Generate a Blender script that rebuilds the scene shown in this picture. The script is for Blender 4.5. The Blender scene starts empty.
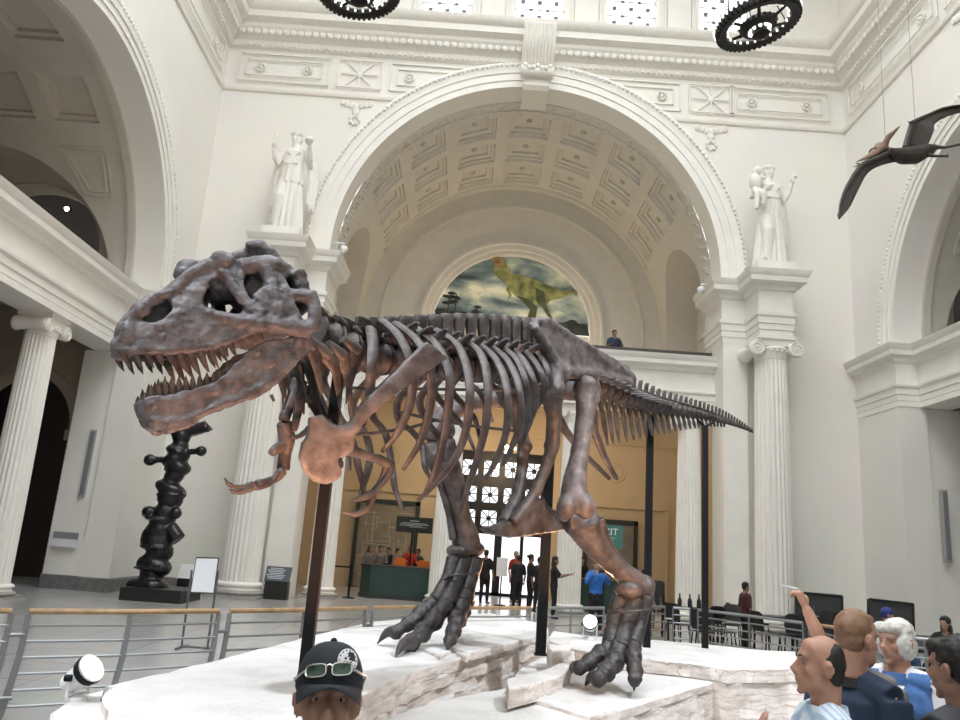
import bpy, bmesh, math, random
from math import sin, cos, pi, sqrt, radians, atan2, hypot
from mathutils import Vector, Matrix, Euler, noise
random.seed(7)
SC = bpy.context.scene
COL = SC.collection

# ------------------------------------------------------------------ camera
FPX, PITCH, YAW, ROLL, CAMH = 779.4, radians(13.486), radians(0.141), radians(3.994), 1.82
_f = Vector((sin(YAW)*cos(PITCH), cos(YAW)*cos(PITCH), sin(PITCH)))
_r = Vector((cos(YAW), -sin(YAW), 0)); _u = _r.cross(_f)
RT = cos(ROLL)*_r + sin(ROLL)*_u
UP = -sin(ROLL)*_r + cos(ROLL)*_u
cam = bpy.data.cameras.new('camera'); cam_o = bpy.data.objects.new('camera', cam); COL.objects.link(cam_o)
cam.sensor_width = 36; cam.lens = 36*FPX/960; cam.clip_start = .05; cam.clip_end = 300
cam_o.matrix_world = Matrix(((RT.x, UP.x, -_f.x, 0), (RT.y, UP.y, -_f.y, 0), (RT.z, UP.z, -_f.z, CAMH), (0, 0, 0, 1)))
SC.camera = cam_o

# ------------------------------------------------------------------ world, lights, exposure
W = bpy.data.worlds.new('daylight'); SC.world = W; W.use_nodes = True
nt = W.node_tree; bg = nt.nodes['Background']; bg.inputs[1].default_value = 1.0
tc = nt.nodes.new('ShaderNodeTexCoord'); sx = nt.nodes.new('ShaderNodeSeparateXYZ'); rp = nt.nodes.new('ShaderNodeValToRGB')   # overcast sky: brightest overhead
nt.links.new(tc.outputs['Generated'], sx.inputs[0]); nt.links.new(sx.outputs['Z'], rp.inputs['Fac']); nt.links.new(rp.outputs['Color'], bg.inputs[0])
rp.color_ramp.elements[0].position = 0; rp.color_ramp.elements[0].color = (.70, .72, .75, 1); rp.color_ramp.elements[1].position = .9; rp.color_ramp.elements[1].color = (2.4, 2.5, 2.62, 1)
SC.view_settings.view_transform = 'Standard'; SC.view_settings.look = 'None'
SC.view_settings.gamma = 1; SC.view_settings.use_curve_mapping = False
SC.view_settings.exposure = 1.32
SC.cycles.use_denoising = True
SC.cycles.max_bounces = 8; SC.cycles.diffuse_bounces = 5
def lamp(name, kind, loc, power, color, aim=None, size=.3, spot=60, blend=.5, size_y=None):
    l = bpy.data.lights.new(name, kind); l.energy = power; l.color = color
    if kind == 'SPOT': l.spot_size = radians(spot); l.spot_blend = blend; l.shadow_soft_size = size
    elif kind == 'POINT': l.shadow_soft_size = size
    elif kind == 'AREA':
        l.size = size
        if size_y: l.shape = 'RECTANGLE'; l.size_y = size_y
    o = bpy.data.objects.new(name, l); COL.objects.link(o); o.location = loc
    if aim is not None:
        o.rotation_euler = (Vector(aim)-Vector(loc)).to_track_quat('-Z', 'Y').to_euler()
    return o

# cool exhibit spotlights high on the side walls, aimed at the skeleton
lamp('gallery_spot', 'SPOT', (-6.5, .5, 11.5), 2500, (.84, .90, 1), (-.6, 6.6, 2.4), .25, 40, .7)
lamp('gallery_spot', 'SPOT', (7.5, 3.0, 13.0), 2800, (.86, .92, 1), (1.8, 9.2, 2.8), .25, 36, .7)

# ------------------------------------------------------------------ helpers
def ray(u, v): return ((u-480)/FPX*RT + (360-v)/FPX*UP + _f)
CAM = Vector((0, 0, CAMH))
def at(u, v, Y): d = ray(u, v); return CAM + d*(Y/d.y)          # a measured picture point at distance Y
def atz(u, v, z): d = ray(u, v); return CAM + d*((z-CAMH)/d.z)  # the same on a level z
def atX(u, v, X): d = ray(u, v); return CAM + d*(X/d.x)

class MB:
    def __init__(s): s.v = []; s.f = []
    def add(s, vs, fs):
        b = len(s.v); s.v += [Vector(p) for p in vs]; s.f += [[b+i for i in f] for f in fs]; return s
    def quad(s, a, b, c, d): return s.add([a, b, c, d], [[0, 1, 2, 3]])
    def box(s, c, d, rot=None):
        x, y, z = (k/2 for k in d); c = Vector(c)
        ps = [Vector(p) for p in ((-x,-y,-z),(x,-y,-z),(x,y,-z),(-x,y,-z),(-x,-y,z),(x,-y,z),(x,y,z),(-x,y,z))]
        if rot is not None: ps = [rot @ p for p in ps]
        return s.add([c+p for p in ps], [[0,3,2,1],[4,5,6,7],[0,1,5,4],[1,2,6,5],[2,3,7,6],[3,0,4,7]])
    def grid(s, rows, closed=False, cap=False):
        n = len(rows[0]); vs = [p for r in rows for p in r]; fs = []
        for i in range(len(rows)-1):
            for j in range(n if closed else n-1):
                k = (j+1) % n
                fs.append([i*n+j, i*n+k, (i+1)*n+k, (i+1)*n+j])
        if cap:
            fs.append(list(range(n))[::-1]); fs.append([(len(rows)-1)*n+j for j in range(n)])
        return s.add(vs, fs)
    def tube(s, pts, rad, n=8, flat=1.0, side=None):
        pts = [Vector(p) for p in pts]
        if not hasattr(rad, '__len__'): rad = [rad]*len(pts)
        rows = []; pa = None
        for i, p in enumerate(pts):
            t = (pts[min(i+1, len(pts)-1)] - pts[max(i-1, 0)])
            t = t.normalized() if t.length > 1e-9 else Vector((0, 0, 1))
            if side is not None: a = Vector(side) - t*t.dot(Vector(side))
            elif pa is not None: a = pa - t*t.dot(pa)
            else: a = t.orthogonal()
            if a.length < 1e-6: a = t.orthogonal()
            a.normalize(); pa = a; b = t.cross(a)
            rows.append([p + a*(cos(2*pi*k/n)*rad[i]) + b*(sin(2*pi*k/n)*rad[i]*flat) for k in range(n)])
        return s.grid(rows, True, True)
    def lathe(s, c, prof, n=24, axis='z'):
        c = Vector(c); rows = []
        for r, h in prof:
            row = []
            for k in range(n):
                a = 2*pi*k/n
                q = (r*cos(a), r*sin(a), h)
                if axis == 'y': q = (q[0], h, q[1])
                if axis == 'x': q = (h, q[0], q[1])
                row.append(c+Vector(q))
            rows.append(row)
        return s.grid(rows, True, True)
    def ball(s, c, r, n=12, rot=None):
        if not hasattr(r, '__len__'): r = (r, r, r)
        c = Vector(c); rows = []; m = max(6, n//2+1)
        for i in range(m+1):
            ph = -pi/2 + pi*i/m; k = max(cos(ph), .02)
            row = []
            for j in range(n):
                a = 2*pi*j/n
                q = Vector((r[0]*k*cos(a), r[1]*k*sin(a), r[2]*sin(ph)))
                row.append(c + (rot @ q if rot is not None else q))
            rows.append(row)
        return s.grid(rows, True, True)
    def prism(s, top, vec):
        top = [Vector(p) for p in top]; vec = Vector(vec); n = len(top)
        return s.add(top+[p+vec for p in top], [list(range(n)), list(range(n, 2*n))[::-1]] + [[i, n+i, n+(i+1) % n, (i+1) % n] for i in range(n)])
    def xf(s, M): s.v = [M @ p for p in s.v]; return s
    def join(s, o): return s.add(o.v, o.f)
    def mesh(s, name):
        m = bpy.data.meshes.new(name); m.from_pydata([tuple(p) for p in s.v], [], s.f); m.validate(); m.update(); return m

ORG = {}
def tag(o, label=None, cat=None, group=None, kind=None):
    if label: o['label'] = label
    if cat: o['category'] = cat
    if group: o['group'] = group
    if kind: o['kind'] = kind
    return o
def smooth(o, ang=40):
    m = o.data; m.polygons.foreach_set('use_smooth', [True]*len(m.polygons))
    try: m.set_sharp_from_angle(angle=radians(ang))
    except Exception: pass
def worg(p):
    v = Vector((0, 0, 0))
    while p is not None: v = v + Vector(ORG.get(p.name, (0, 0, 0))); p = p.parent
    return v
def obj(name, mb, mat, parent=None, sm=40, fix=True):
    """link one mesh object; geometry given in world space, parents are unrotated empties / meshes"""
    o = bpy.data.objects.new(name, None if mb is None else mb.mesh(name))
    COL.objects.link(o)
    if parent is not None:
        off = worg(parent)
        if off.length > 0: o.data.transform(Matrix.Translation(-off))
        o.parent = parent
    if mat is not None: o.data.materials.append(mat)
    if fix:
        bm = bmesh.new(); bm.from_mesh(o.data); bmesh.ops.recalc_face_normals(bm, faces=bm.faces); bm.to_mesh(o.data); bm.free()
    if sm: smooth(o, sm)
    return o
def thing(name, label, cat, loc=(0, 0, 0), group=None):
    o = bpy.data.objects.new(name, None); COL.objects.link(o); o.location = loc; o.empty_display_size = .1
    ORG[o.name] = Vector(loc); return tag(o, label, cat, group)
def struct(name, mb, mat, parent=None, sm=30):
    o = obj(name, mb, mat, parent, sm)
    if parent is None: o['kind'] = 'structure'
    return o
def copy_tree(o, parent=None):
    c = o.copy(); COL.objects.link(c)
    if parent is not None: c.parent = parent
    for ch in list(o.children): copy_tree(ch, c)
    return c
def blob(mb, voxel, it=4, fac=.5, disp=0, dsize=.2):
    """union of closed pieces -> one continuous skin (voxel remesh, relaxed)"""
    o = bpy.data.objects.new('tmp', mb.mesh('tmp')); COL.objects.link(o)
    m = o.modifiers.new('r', 'REMESH'); m.mode = 'VOXEL'; m.voxel_size = voxel
    if it: s = o.modifiers.new('s', 'SMOOTH'); s.iterations = it; s.factor = fac
    dg = bpy.context.evaluated_depsgraph_get()
    me = bpy.data.meshes.new_from_object(o.evaluated_get(dg))
    r = MB(); r.v = [v.co.copy() for v in me.vertices]; r.f = [list(p.vertices) for p in me.polygons]
    if disp:
        ns = [v.normal.copy() for v in me.vertices]
        r.v = [p + n*disp*(noise.noise(p/dsize) + .5*noise.noise(p/dsize*2.7)) for p, n in zip(r.v, ns)]
    bpy.data.objects.remove(o); bpy.data.meshes.remove(me)
    return r
def spline(pts, k=6):
    """Catmull-Rom through the points (any dimension tuples)"""
    P = [tuple(p) for p in pts]; out = []
    for i in range(len(P)-1):
        a, b, c, d = P[max(i-1, 0)], P[i], P[i+1], P[min(i+2, len(P)-1)]
        for j in range(k):
            t = j/k
            out.append(tuple(.5*(2*q1+(q2-q0)*t+(2*q0-5*q1+4*q2-q3)*t*t+(-q0+3*q1-3*q2+q3)*t**3) for q0, q1, q2, q3 in zip(a, b, c, d)))
    out.append(P[-1]); return out
def lerp(a, b, t): return a+(b-a)*t

# ------------------------------------------------------------------ materials
MATS = {}
def mat(name, col, rough=.6, metal=0, spots=0, scale=6, bump=0, bscale=40, col2=None, emit=0, coat=0, spec=None, detail=4):
    if name in MATS: return MATS[name]
    m = bpy.data.materials.new(name); m.use_nodes = True; nt = m.node_tree; b = nt.nodes['Principled BSDF']
    b.inputs['Base Color'].default_value = (*col, 1); b.inputs['Roughness'].default_value = rough; b.inputs['Metallic'].default_value = metal
    if spec is not None: b.inputs['Specular IOR Level'].default_value = spec
    if coat: b.inputs['Coat Weight'].default_value = coat
    tc = nt.nodes.new('ShaderNodeTexCoord')
    if spots or col2:
        n = nt.nodes.new('ShaderNodeTexNoise'); n.inputs['Scale'].default_value = scale; n.inputs['Detail'].default_value = detail
        nt.links.new(tc.outputs['Object'], n.inputs['Vector'])
        r = nt.nodes.new('ShaderNodeValToRGB'); r.color_ramp.elements[0].position = .35; r.color_ramp.elements[1].position = .65
        c2 = col2 or tuple(c*(1-spots) for c in col)
        r.color_ramp.elements[0].color = (*c2, 1); r.color_ramp.elements[1].color = (*col, 1)
        nt.links.new(n.outputs['Fac'], r.inputs['Fac']); nt.links.new(r.outputs['Color'], b.inputs['Base Color'])
    if bump:
        n2 = nt.nodes.new('ShaderNodeTexNoise'); n2.inputs['Scale'].default_value = bscale; n2.inputs['Detail'].default_value = 5
        nt.links.new(tc.outputs['Object'], n2.inputs['Vector'])
        bp = nt.nodes.new('ShaderNodeBump'); bp.inputs['Strength'].default_value = bump; bp.inputs['Distance'].default_value = .02
        nt.links.new(n2.outputs['Fac'], bp.inputs['Height']); nt.links.new(bp.outputs['Normal'], b.inputs['Normal'])
    if emit:
        b.inputs['Emission Color'].default_value = (*col, 1); b.inputs['Emission Strength'].default_value = emit
    MATS[name] = m; return m
def S(r, g, b):   # sRGB 0-255 -> linear
    return tuple((c/255/12.92 if c/255 <= .04045 else ((c/255+.055)/1.055)**2.4) for c in (r, g, b))

def wall_mat(name, col, sx, joint=.972):
    """painted ashlar: very faint block joints; sx picks the horizontal axis ('x' or 'y')"""
    m = bpy.data.materials.new(name); m.use_nodes = True; nt = m.node_tree; b = nt.nodes['Principled BSDF']; b.inputs['Roughness'].default_value = .7
    tc = nt.nodes.new('ShaderNodeTexCoord'); sp = nt.nodes.new('ShaderNodeSeparateXYZ'); cb = nt.nodes.new('ShaderNodeCombineXYZ')
    nt.links.new(tc.outputs['Object'], sp.inputs[0]); nt.links.new(sp.outputs['X' if sx == 'x' else 'Y'], cb.inputs[0]); nt.links.new(sp.outputs['Z'], cb.inputs[1])
    br = nt.nodes.new('ShaderNodeTexBrick'); nt.links.new(cb.outputs[0], br.inputs['Vector'])
    br.inputs['Scale'].default_value = 1; br.inputs['Brick Width'].default_value = 1.9; br.inputs['Row Height'].default_value = .78
    br.inputs['Mortar Size'].default_value = .012; br.inputs['Mortar Smooth'].default_value = .4
    br.inputs['Color1'].default_value = (*col, 1); br.inputs['Color2'].default_value = (*(c*.985 for c in col), 1); br.inputs['Mortar'].default_value = (*(c*joint for c in col), 1)
    n = nt.nodes.new('ShaderNodeTexNoise'); n.inputs['Scale'].default_value = .7; n.inputs['Detail'].default_value = 6; nt.links.new(tc.outputs['Object'], n.inputs['Vector'])
    mx = nt.nodes.new('ShaderNodeMix'); mx.data_type = 'RGBA'; mx.blend_type = 'MULTIPLY'; mx.inputs[0].default_value = .1
    nt.links.new(br.outputs['Color'], mx.inputs[6]); nt.links.new(n.outputs['Color'], mx.inputs[7]); nt.links.new(mx.outputs[2], b.inputs['Base Color'])
    MATS[name] = m; return m
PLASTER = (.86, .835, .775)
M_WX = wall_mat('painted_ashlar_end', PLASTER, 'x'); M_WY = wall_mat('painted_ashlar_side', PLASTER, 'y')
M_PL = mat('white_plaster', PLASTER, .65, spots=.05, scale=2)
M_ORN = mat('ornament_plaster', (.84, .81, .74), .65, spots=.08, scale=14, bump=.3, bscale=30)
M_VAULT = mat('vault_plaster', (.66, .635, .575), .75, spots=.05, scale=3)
M_TAN = mat('tan_plaster', (.52, .43, .30), .7, spots=.06, scale=2)
M_BASE = mat('grey_marble', (.20, .195, .19), .35, spots=.3, scale=9)
M_GLASS = bpy.data.materials.new('clear_glass'); M_GLASS.use_nodes = True
_nt = M_GLASS.node_tree; _nt.nodes.clear(); _o = _nt.nodes.new('ShaderNodeOutputMaterial'); _mx = _nt.nodes.new('ShaderNodeMixShader')
_t = _nt.nodes.new('ShaderNodeBsdfTransparent'); _g = _nt.nodes.new('ShaderNodeBsdfGlossy'); _g.inputs['Roughness'].default_value = .05; _mx.inputs[0].default_value = .06
_nt.links.new(_t.outputs[0], _mx.inputs[1]); _nt.links.new(_g.outputs[0], _mx.inputs[2]); _nt.links.new(_mx.outputs[0], _o.inputs[0])
def floor_mat():
    m = bpy.data.materials.new('polished_stone_floor'); m.use_nodes = True; nt = m.node_tree; b = nt.nodes['Principled BSDF']
    tc = nt.nodes.new('ShaderNodeTexCoord'); br = nt.nodes.new('ShaderNodeTexBrick'); br.offset = 0
    nt.links.new(tc.outputs['Object'], br.inputs['Vector']); br.inputs['Scale'].default_value = 1
    br.inputs['Brick Width'].default_value = 1.2; br.inputs['Row Height'].default_value = 1.2; br.inputs['Mortar Size'].default_value = .006
    c = (.44, .437, .43); br.inputs['Color1'].default_value = (*c, 1); br.inputs['Color2'].default_value = (.40, .397, .39, 1); br.inputs['Mortar'].default_value = (.2, .2, .2, 1)
    n = nt.nodes.new('ShaderNodeTexNoise'); n.inputs['Scale'].default_value = 3; n.inputs['Detail'].default_value = 8; nt.links.new(tc.outputs['Object'], n.inputs['Vector'])
    mx = nt.nodes.new('ShaderNodeMix'); mx.data_type = 'RGBA'; mx.blend_type = 'MULTIPLY'; mx.inputs[0].default_value = .25
    nt.links.new(br.outputs['Color'], mx.inputs[6]); nt.links.new(n.outputs['Color'], mx.inputs[7]); nt.links.new(mx.outputs[2], b.inputs['Base Color'])
    b.inputs['Roughness'].default_value = .22
    return m
# ================================================================== THE HALL
XL, XR, D, XC = -9.34, 11.96, 23.87, 1.31
BACK = 31.8
NEAR = -9.0
TOP = 26.0
RIN, ZS = 6.36, 10.92            # end arch
SRI, SZS, SYC = 5.0, 8.4, 16.55  # side arches
def M_end(a, z, d): return Vector((XC+a, D+d, z))
def M_left(a, z, d): return Vector((XL-d, a, z))
def M_right(a, z, d): return Vector((XR+d, a, z))

def arch_wall(mb, M, a0, a1, ztop, c, R, zs, z0=0, n=48, bot=True):
    """flat wall with an arched opening"""
    mb.quad(M(a0, z0, 0), M(c-R, z0, 0), M(c-R, ztop, 0), M(a0, ztop, 0))
    mb.quad(M(c+R, z0, 0), M(a1, z0, 0), M(a1, ztop, 0), M(c+R, ztop, 0))
    P = [(c+R*cos(pi-pi*i/n), zs+R*sin(pi*i/n)) for i in range(n+1)]
    for (x0, zA), (x1, zB) in zip(P, P[1:]):
        mb.quad(M(x0, zA, 0), M(x1, zB, 0), M(x1, ztop, 0), M(x0, ztop, 0))
def intrados(mb, M, c, R, zs, d0, d1, z0=0, n=48):
    P = [(c-R, z0)] + [(c+R*cos(pi-pi*i/n), zs+R*sin(pi*i/n)) for i in range(n+1)] + [(c+R, z0)]
    mb.grid([[M(a, z, d0) for a, z in P], [M(a, z, d1) for a, z in P]])
def ring(mb, M, c, zs, prof, z0, n=64):
    """sweep a profile [(radius, depth)] round a semicircle with straight feet down to z0"""
    rows = []
    angs = [pi*i/n for i in range(n+1)]
    rows.append([M(c+r, z0, d) for r, d in prof])
    for a in angs: rows.append([M(c+r*cos(a), zs+r*sin(a), d) for r, d in prof])
    rows.append([M(c-r, z0, d) for r, d in prof])
    mb.grid(rows)
def beads(mb, M, c, zs, R, d, z0, step=.14, s=(.05, .06)):
    """bead enrichment round the outer edge of an archivolt"""
    L = pi*R; n = int(L/step)
    for i in range(n):
        a = pi*(i+.5)/n; p = M(c+R*cos(a), zs+R*sin(a), d); ta = M(c+R*cos(a+.01), zs+R*sin(a+.01), d)-p
        mb.ball(p, (s[0], s[0], s[0]), 5)
def moulding(mb, prof, path):
    """profile [(offset,z)] along a plan polyline; offset goes to the left-hand side of travel, mitred"""
    pts = [Vector((x, y)) for x, y in path]; n = len(pts); rows = [[] for _ in pts]
    nor = []
    for i in range(n-1):
        t = (pts[i+1]-pts[i]).normalized(); nor.append(Vector((-t.y, t.x)))
    for i in range(n):
        if i == 0: m = nor[0]
        elif i == n-1: m = nor[-1]
        else:
            b = nor[i-1]+nor[i]; m = b/max(b.dot(nor[i]), .15)
        for o, z in prof: rows[i].append(Vector((pts[i].x+m.x*o, pts[i].y+m.y*o, z)))
    mb.grid(rows)

# floor (runs on below the entrance and the aisles)
fl = MB().quad((-26, NEAR-1, 0), (28, NEAR-1, 0), (28, 46, 0), (-26, 46, 0))
struct('floor', fl, floor_mat(), sm=0)

# --- walls of the great hall
we = MB(); arch_wall(we, M_end, XL-XC, XR-XC, 19.2, 0, RIN, ZS); intrados(we, M_end, 0, RIN, ZS, 0, .9)
# clerestory zone with four windows (only those over the arch are seen) pierced through
WINX = [XC+3.28*k for k in (-2, -1, 0, 1, 2)]; WW, WZ0, WZ1, WD = .9, 20.0, 23.6, .45
xs = [XL] + [q for x in WINX for q in (x-WW, x+WW)] + [XR]
for i in range(len(xs)-1):
    if i % 2 == 0: we.quad((xs[i], D, 19.2), (xs[i+1], D, 19.2), (xs[i+1], D, TOP), (xs[i], D, TOP))
    else:
        a, b = xs[i], xs[i+1]
        we.quad((a, D, 19.2), (b, D, 19.2), (b, D, WZ0), (a, D, WZ0)); we.quad((a, D, WZ1), (b, D, WZ1), (b, D, TOP), (a, D, TOP))
        we.quad((a, D, WZ0), (b, D, WZ0), (b, D+WD, WZ0), (a, D+WD, WZ0)); we.quad((a, D, WZ1), (b, D, WZ1), (b, D+WD, WZ1), (a, D+WD, WZ1))
        we.quad((a, D, WZ0), (a, D, WZ1), (a, D+WD, WZ1), (a, D+WD, WZ0)); we.quad((b, D, WZ0), (b, D, WZ1), (b, D+WD, WZ1), (b, D+WD, WZ0))
struct('wall_end', we, M_WX)
for nm, M, X in (('wall_left', M_left, XL), ('wall_right', M_right, XR)):
    w = MB(); SP = 13.6
    arch_wall(w, M, SYC-SP/2, D, TOP, SYC, SRI, SZS); intrados(w, M, SYC, SRI, SZS, 0, .8, z0=0)
    arch_wall(w, M, SYC-1.5*SP, SYC-SP/2, TOP, SYC-SP, SRI, SZS); intrados(w, M, SYC-SP, SRI, SZS, 0, .8, z0=0)
    w.quad(M(NEAR, 0, 0), M(SYC-1.5*SP, 0, 0), M(SYC-1.5*SP, TOP, 0), M(NEAR, TOP, 0))
    struct(nm, w, M_WY)
    # archivolts of the side arches
    for k, yc in enumerate((SYC, SYC-SP)):
        t = MB(); ring(t, M, yc, SZS, [(5.0, 0), (5.0, -.04), (5.18, -.04), (5.18, -.08), (5.36, -.08), (5.36, -.12), (5.5, -.14), (5.58, -.13), (5.62, -.1), (5.66, 0)], 8.2)
        beads(t, M, yc, SZS, 5.56, -.15, 8.2)
        struct('trim_%d' % (len([o for o in bpy.data.objects if o.name.startswith('trim_')])+1), t, M_PL)
# window panes and lattice in the clerestory
M_LEAD = mat('lead_lattice', (.16, .165, .175), .5)
for i, x in enumerate(WINX):
    fr = MB(); y = D+.3
    for a, b in (((x-WW, WZ0), (x-WW, WZ1)), ((x+WW, WZ0), (x+WW, WZ1)), ((x-WW, WZ0), (x+WW, WZ0)), ((x-WW, WZ1), (x+WW, WZ1))):
        fr.tube([(a[0], y, a[1]), (b[0], y, b[1])], .05, 6)
    w = struct('window_%d' % (i+1), fr, M_PL)
    la = MB(); c = 2*WW/3
    for k in range(1, 3): la.tube([(x-WW+c*k, y, WZ0), (x-WW+c*k, y, WZ1)], .022, 4)
    rr = int((WZ1-WZ0)/c)
    for r in range(rr+1):
        z = WZ0+c*r; la.tube([(x-WW, y, z), (x+WW, y, z)], .022, 4)
        if r < rr:
            for k in range(3):
                xa = x-WW+c*k
                la.tube([(xa, y, z), (xa+c, y, z+c)], .018, 4); la.tube([(xa+c, y, z), (xa, y, z+c)], .018, 4)
                la.lathe((xa+c/2, y-.02, z+c/2), [(.01, -.02), (.085, -.02), (.085, .03), (.01, .03)], 10, 'y')
    struct('lattice', la, M_LEAD, w)
    struct('pane', MB().quad((x-WW, y+.04, WZ0), (x+WW, y+.04, WZ0), (x+WW, y+.04, WZ1), (x-WW, y+.04, WZ1)), M_GLASS, w, 0)
    ca = MB()
    for o, e, d in ((.0, .12, .05), (.22, .06, .08)):
        for s in (-1, 1): ca.box((x+s*(WW+o+e/2), D-d/2+.01, (WZ0+WZ1)/2), (e, d, WZ1-WZ0+2*o))
        ca.box((x, D-d/2+.01, WZ0-o-e/2), (2*WW+2*o+2*e, d, e))
    struct('casing', ca, M_PL, w)
# pilaster strips between the windows and sill band
pb = MB()
for i in range(6):
    x = WINX[0]-1.64+3.28*i
    pb.box((x, D-.04, (19.4+TOP)/2), (.82, .1, TOP-19.4))
struct('trim_5', pb, M_PL)
# frieze and main cornice all round
room = [(XR, NEAR), (XR, D), (XL, D), (XL, NEAR)]
fz = MB()
moulding(fz, [(0, 18.0), (.05, 18.02), (.13, 18.06), (.16, 18.16), (.16, 18.26), (.30, 18.40), (.46, 18.56), (.50, 18.62), (.50, 18.74),
              (.72, 18.84), (.74, 19.06), (.80, 19.1), (.90, 19.24), (.92, 19.36), (.0, 19.42)], room)
FB = [(0, 16.36), (.07, 16.38), (.10, 16.44), (.10, 16.50), (.03, 16.53), (.03, 18.02)]
AX = sqrt(7.2**2-(16.4-ZS)**2)
moulding(fz, FB[:5]+[(0, 16.54)], [(XR, NEAR), (XR, D), (XC+AX, D)]); moulding(fz, FB[:5]+[(0, 16.54)], [(XC-AX, D), (XL, D), (XL, NEAR)])
struct('trim_6', fz, M_ORN)
# leaf enrichment of the cornice cove, and panels of the frieze
en = MB()
def frieze_points(step):
    for x in [XL+.5+step*i for i in range(int((XR-XL-1)/step)+1)]: yield 'e', x
    for y in [NEAR+step*i for i in range(int((D-.5-NEAR)/step)+1)]: yield 'l', y; yield 'r', y
Rz = {'e': Matrix.Identity(3), 'l': Matrix.Rotation(pi/2, 3, 'Z'), 'r': Matrix.Rotation(-pi/2, 3, 'Z')}
def onwall(s, a, z, o):
    return Vector((a, D-o, z)) if s == 'e' else (Vector((XL+o, a, z)) if s == 'l' else Vector((XR-o, a, z)))
for s, a in frieze_points(.25):
    if s != 'e' and a < 5: continue
    en.ball(onwall(s, a, 18.5, .40), (.125, .05, .15), 6, Rz[s])
for s, a in frieze_points(.2):
    if s != 'e' and a < 8: continue
    en.box(onwall(s, a, 18.12, .17), (.1, .05, .09), Rz[s])
struct('trim_7', en, M_ORN)
fp = MB()
def frame(mb, s, a0, a1, z0, z1, w, o=.07, d=.05):
    for p, q in (((a0+a1)/2, z0), ((a0+a1)/2, z1)): mb.box(onwall(s, p, q, o), (a1-a0+w, d, w), Rz[s])
    for p in (a0, a1): mb.box(onwall(s, p, (z0+z1)/2, o), (w, d, z1-z0), Rz[s])
def star(mb, s, a, z, r):
    for k in range(4):
        R_ = Rz[s] @ Matrix.Rotation(k*pi/4, 3, 'Y')
        mb.box(onwall(s, a, z, .06), (2*r, .03, .05), R_)
    mb.ball(onwall(s, a, z, .06), (.12, .04, .12), 8, Rz[s])
def rosette(mb, s, a, z, r=.14):
    mb.add([], []); R_ = Rz[s]
    for k in range(10):
        t = 2*pi*k/10; mb.ball(onwall(s, a, z, .05)+R_ @ Vector((cos(t)*r, 0, sin(t)*r)), .05, 5)
    mb.ball(onwall(s, a, z, .06), (.07, .05, .07), 6, R_)
def frieze_run(s, a0, a1):
    frame(fp, s, a0, a1, 16.78, 17.82, .05); frame(fp, s, a0+.25, a1-.25, 17.0, 17.6, .03)
    rosette(fp, s, a0+.75, 17.3); rosette(fp, s, a1-.75, 17.3)
for a0, a1 in ((XL+.45, XL+3.55), (XR-3.95, XR-.55)): frieze_run('e', a0, a1)
def arch_x(z): return sqrt(7.2**2-(z-ZS)**2)
for s in (-1, 1):   # panels cut off by the curve of the archivolt
    for z0, z1, e, w_ in ((16.78, 17.82, 5.0, .05), (17.0, 17.6, 4.75, .03)):
        for z in (z0, z1): fp.box(onwall('e', XC+s*(e+arch_x(z))/2, z, .04), (e-arch_x(z), .05, w_))
        fp.box(onwall('e', XC+s*e, (z0+z1)/2, .04), (w_, .05, z1-z0))
    rosette(fp, 'e', XC+s*4.35, 17.3)
for a in (XC-6.05, XC+6.05): star(fp, 'e', a, 17.3, .62); frame(fp, 'e', a-.75, a+.75, 16.78, 17.82, .04)
for s in 'lr':
    frieze_run(s, D-5.5, D-.5); frieze_run(s, 10, 15.5); star(fp, s, D-6.6, 17.3, .62); frame(fp, s, D-7.35, D-5.85, 16.78, 17.82, .04); frieze_run(s, D-8.2, D-7.7)
# little bracket ornaments hanging below the frieze
for s, a in (('e', XC-6.05), ('e', XC+6.05), ('l', D-6.6), ('r', D-6.6)):
    for k in range(-3, 4):
        fp.ball(onwall(s, a+k*.16, 16.2-.04*(3-abs(k)), .03), (.1, .05, .12), 6, Rz[s])
    for k in range(7):
        t = 2*pi*k/7; fp.ball(onwall(s, a, 15.55, .03)+Rz[s] @ Vector((cos(t)*.15, 0, sin(t)*.15)), .07, 6)
    fp.ball(onwall(s, a, 15.9, .03), (.13, .05, .16), 6, Rz[s])
struct('trim_8', fp, M_ORN)

# --- archivolt of the end arch, with its bead edge, and the keystone
ar = MB()
ring(ar, M_end, 0, ZS, [(6.36, 0), (6.36, -.05), (6.60, -.05), (6.60, -.09), (6.86, -.09), (6.86, -.13), (7.08, -.15), (7.16, -.19), (7.24, -.16), (7.30, 0)], 10.6)
beads(ar, M_end, 0, ZS, 7.12, -.2, 10.6, .17)
struct('trim_9', ar, M_PL)
ks = MB()   # scrolled keystone
w = .52; pr = [(-.35, 16.95), (-.75, 17.0), (-.95, 17.2), (-.9, 17.5), (-.7, 17.75), (-.85, 18.0), (-.92, 18.4), (-.9, 18.95), (0, 18.95), (0, 16.95)]
ks.prism([(XC-w*.85, D+y, z) for y, z in [(.9, 17.0), (-.3, 17.0), (-.42, 17.12), (-.46, 17.5), (-.4, 17.8), (.1, 17.8)]], (1.7*w, 0, 0))
ks.lathe((XC, D-.52, 17.55), [(.2, -.55), (.24, -.5), (.2, -.3), (.22, 0), (.2, .3), (.24, .5), (.2, .55)], 14, 'x')
ks.prism([(XC-w*1.05, D+y, z) for y, z in [(.1, 17.7), (-.35, 17.75), (-.62, 18.0), (-.78, 18.4), (-.92, 18.8), (-.98, 19.2), (.1, 19.2)]], (2.1*w, 0, 0))
for k in range(-4, 5): ks.tube([(XC+k*.11, D-.38, 17.78), (XC+k*.11, D-.66, 18.02), (XC+k*.115, D-.82, 18.42), (XC+k*.12, D-1.0, 19.1)], .035, 5)
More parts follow.
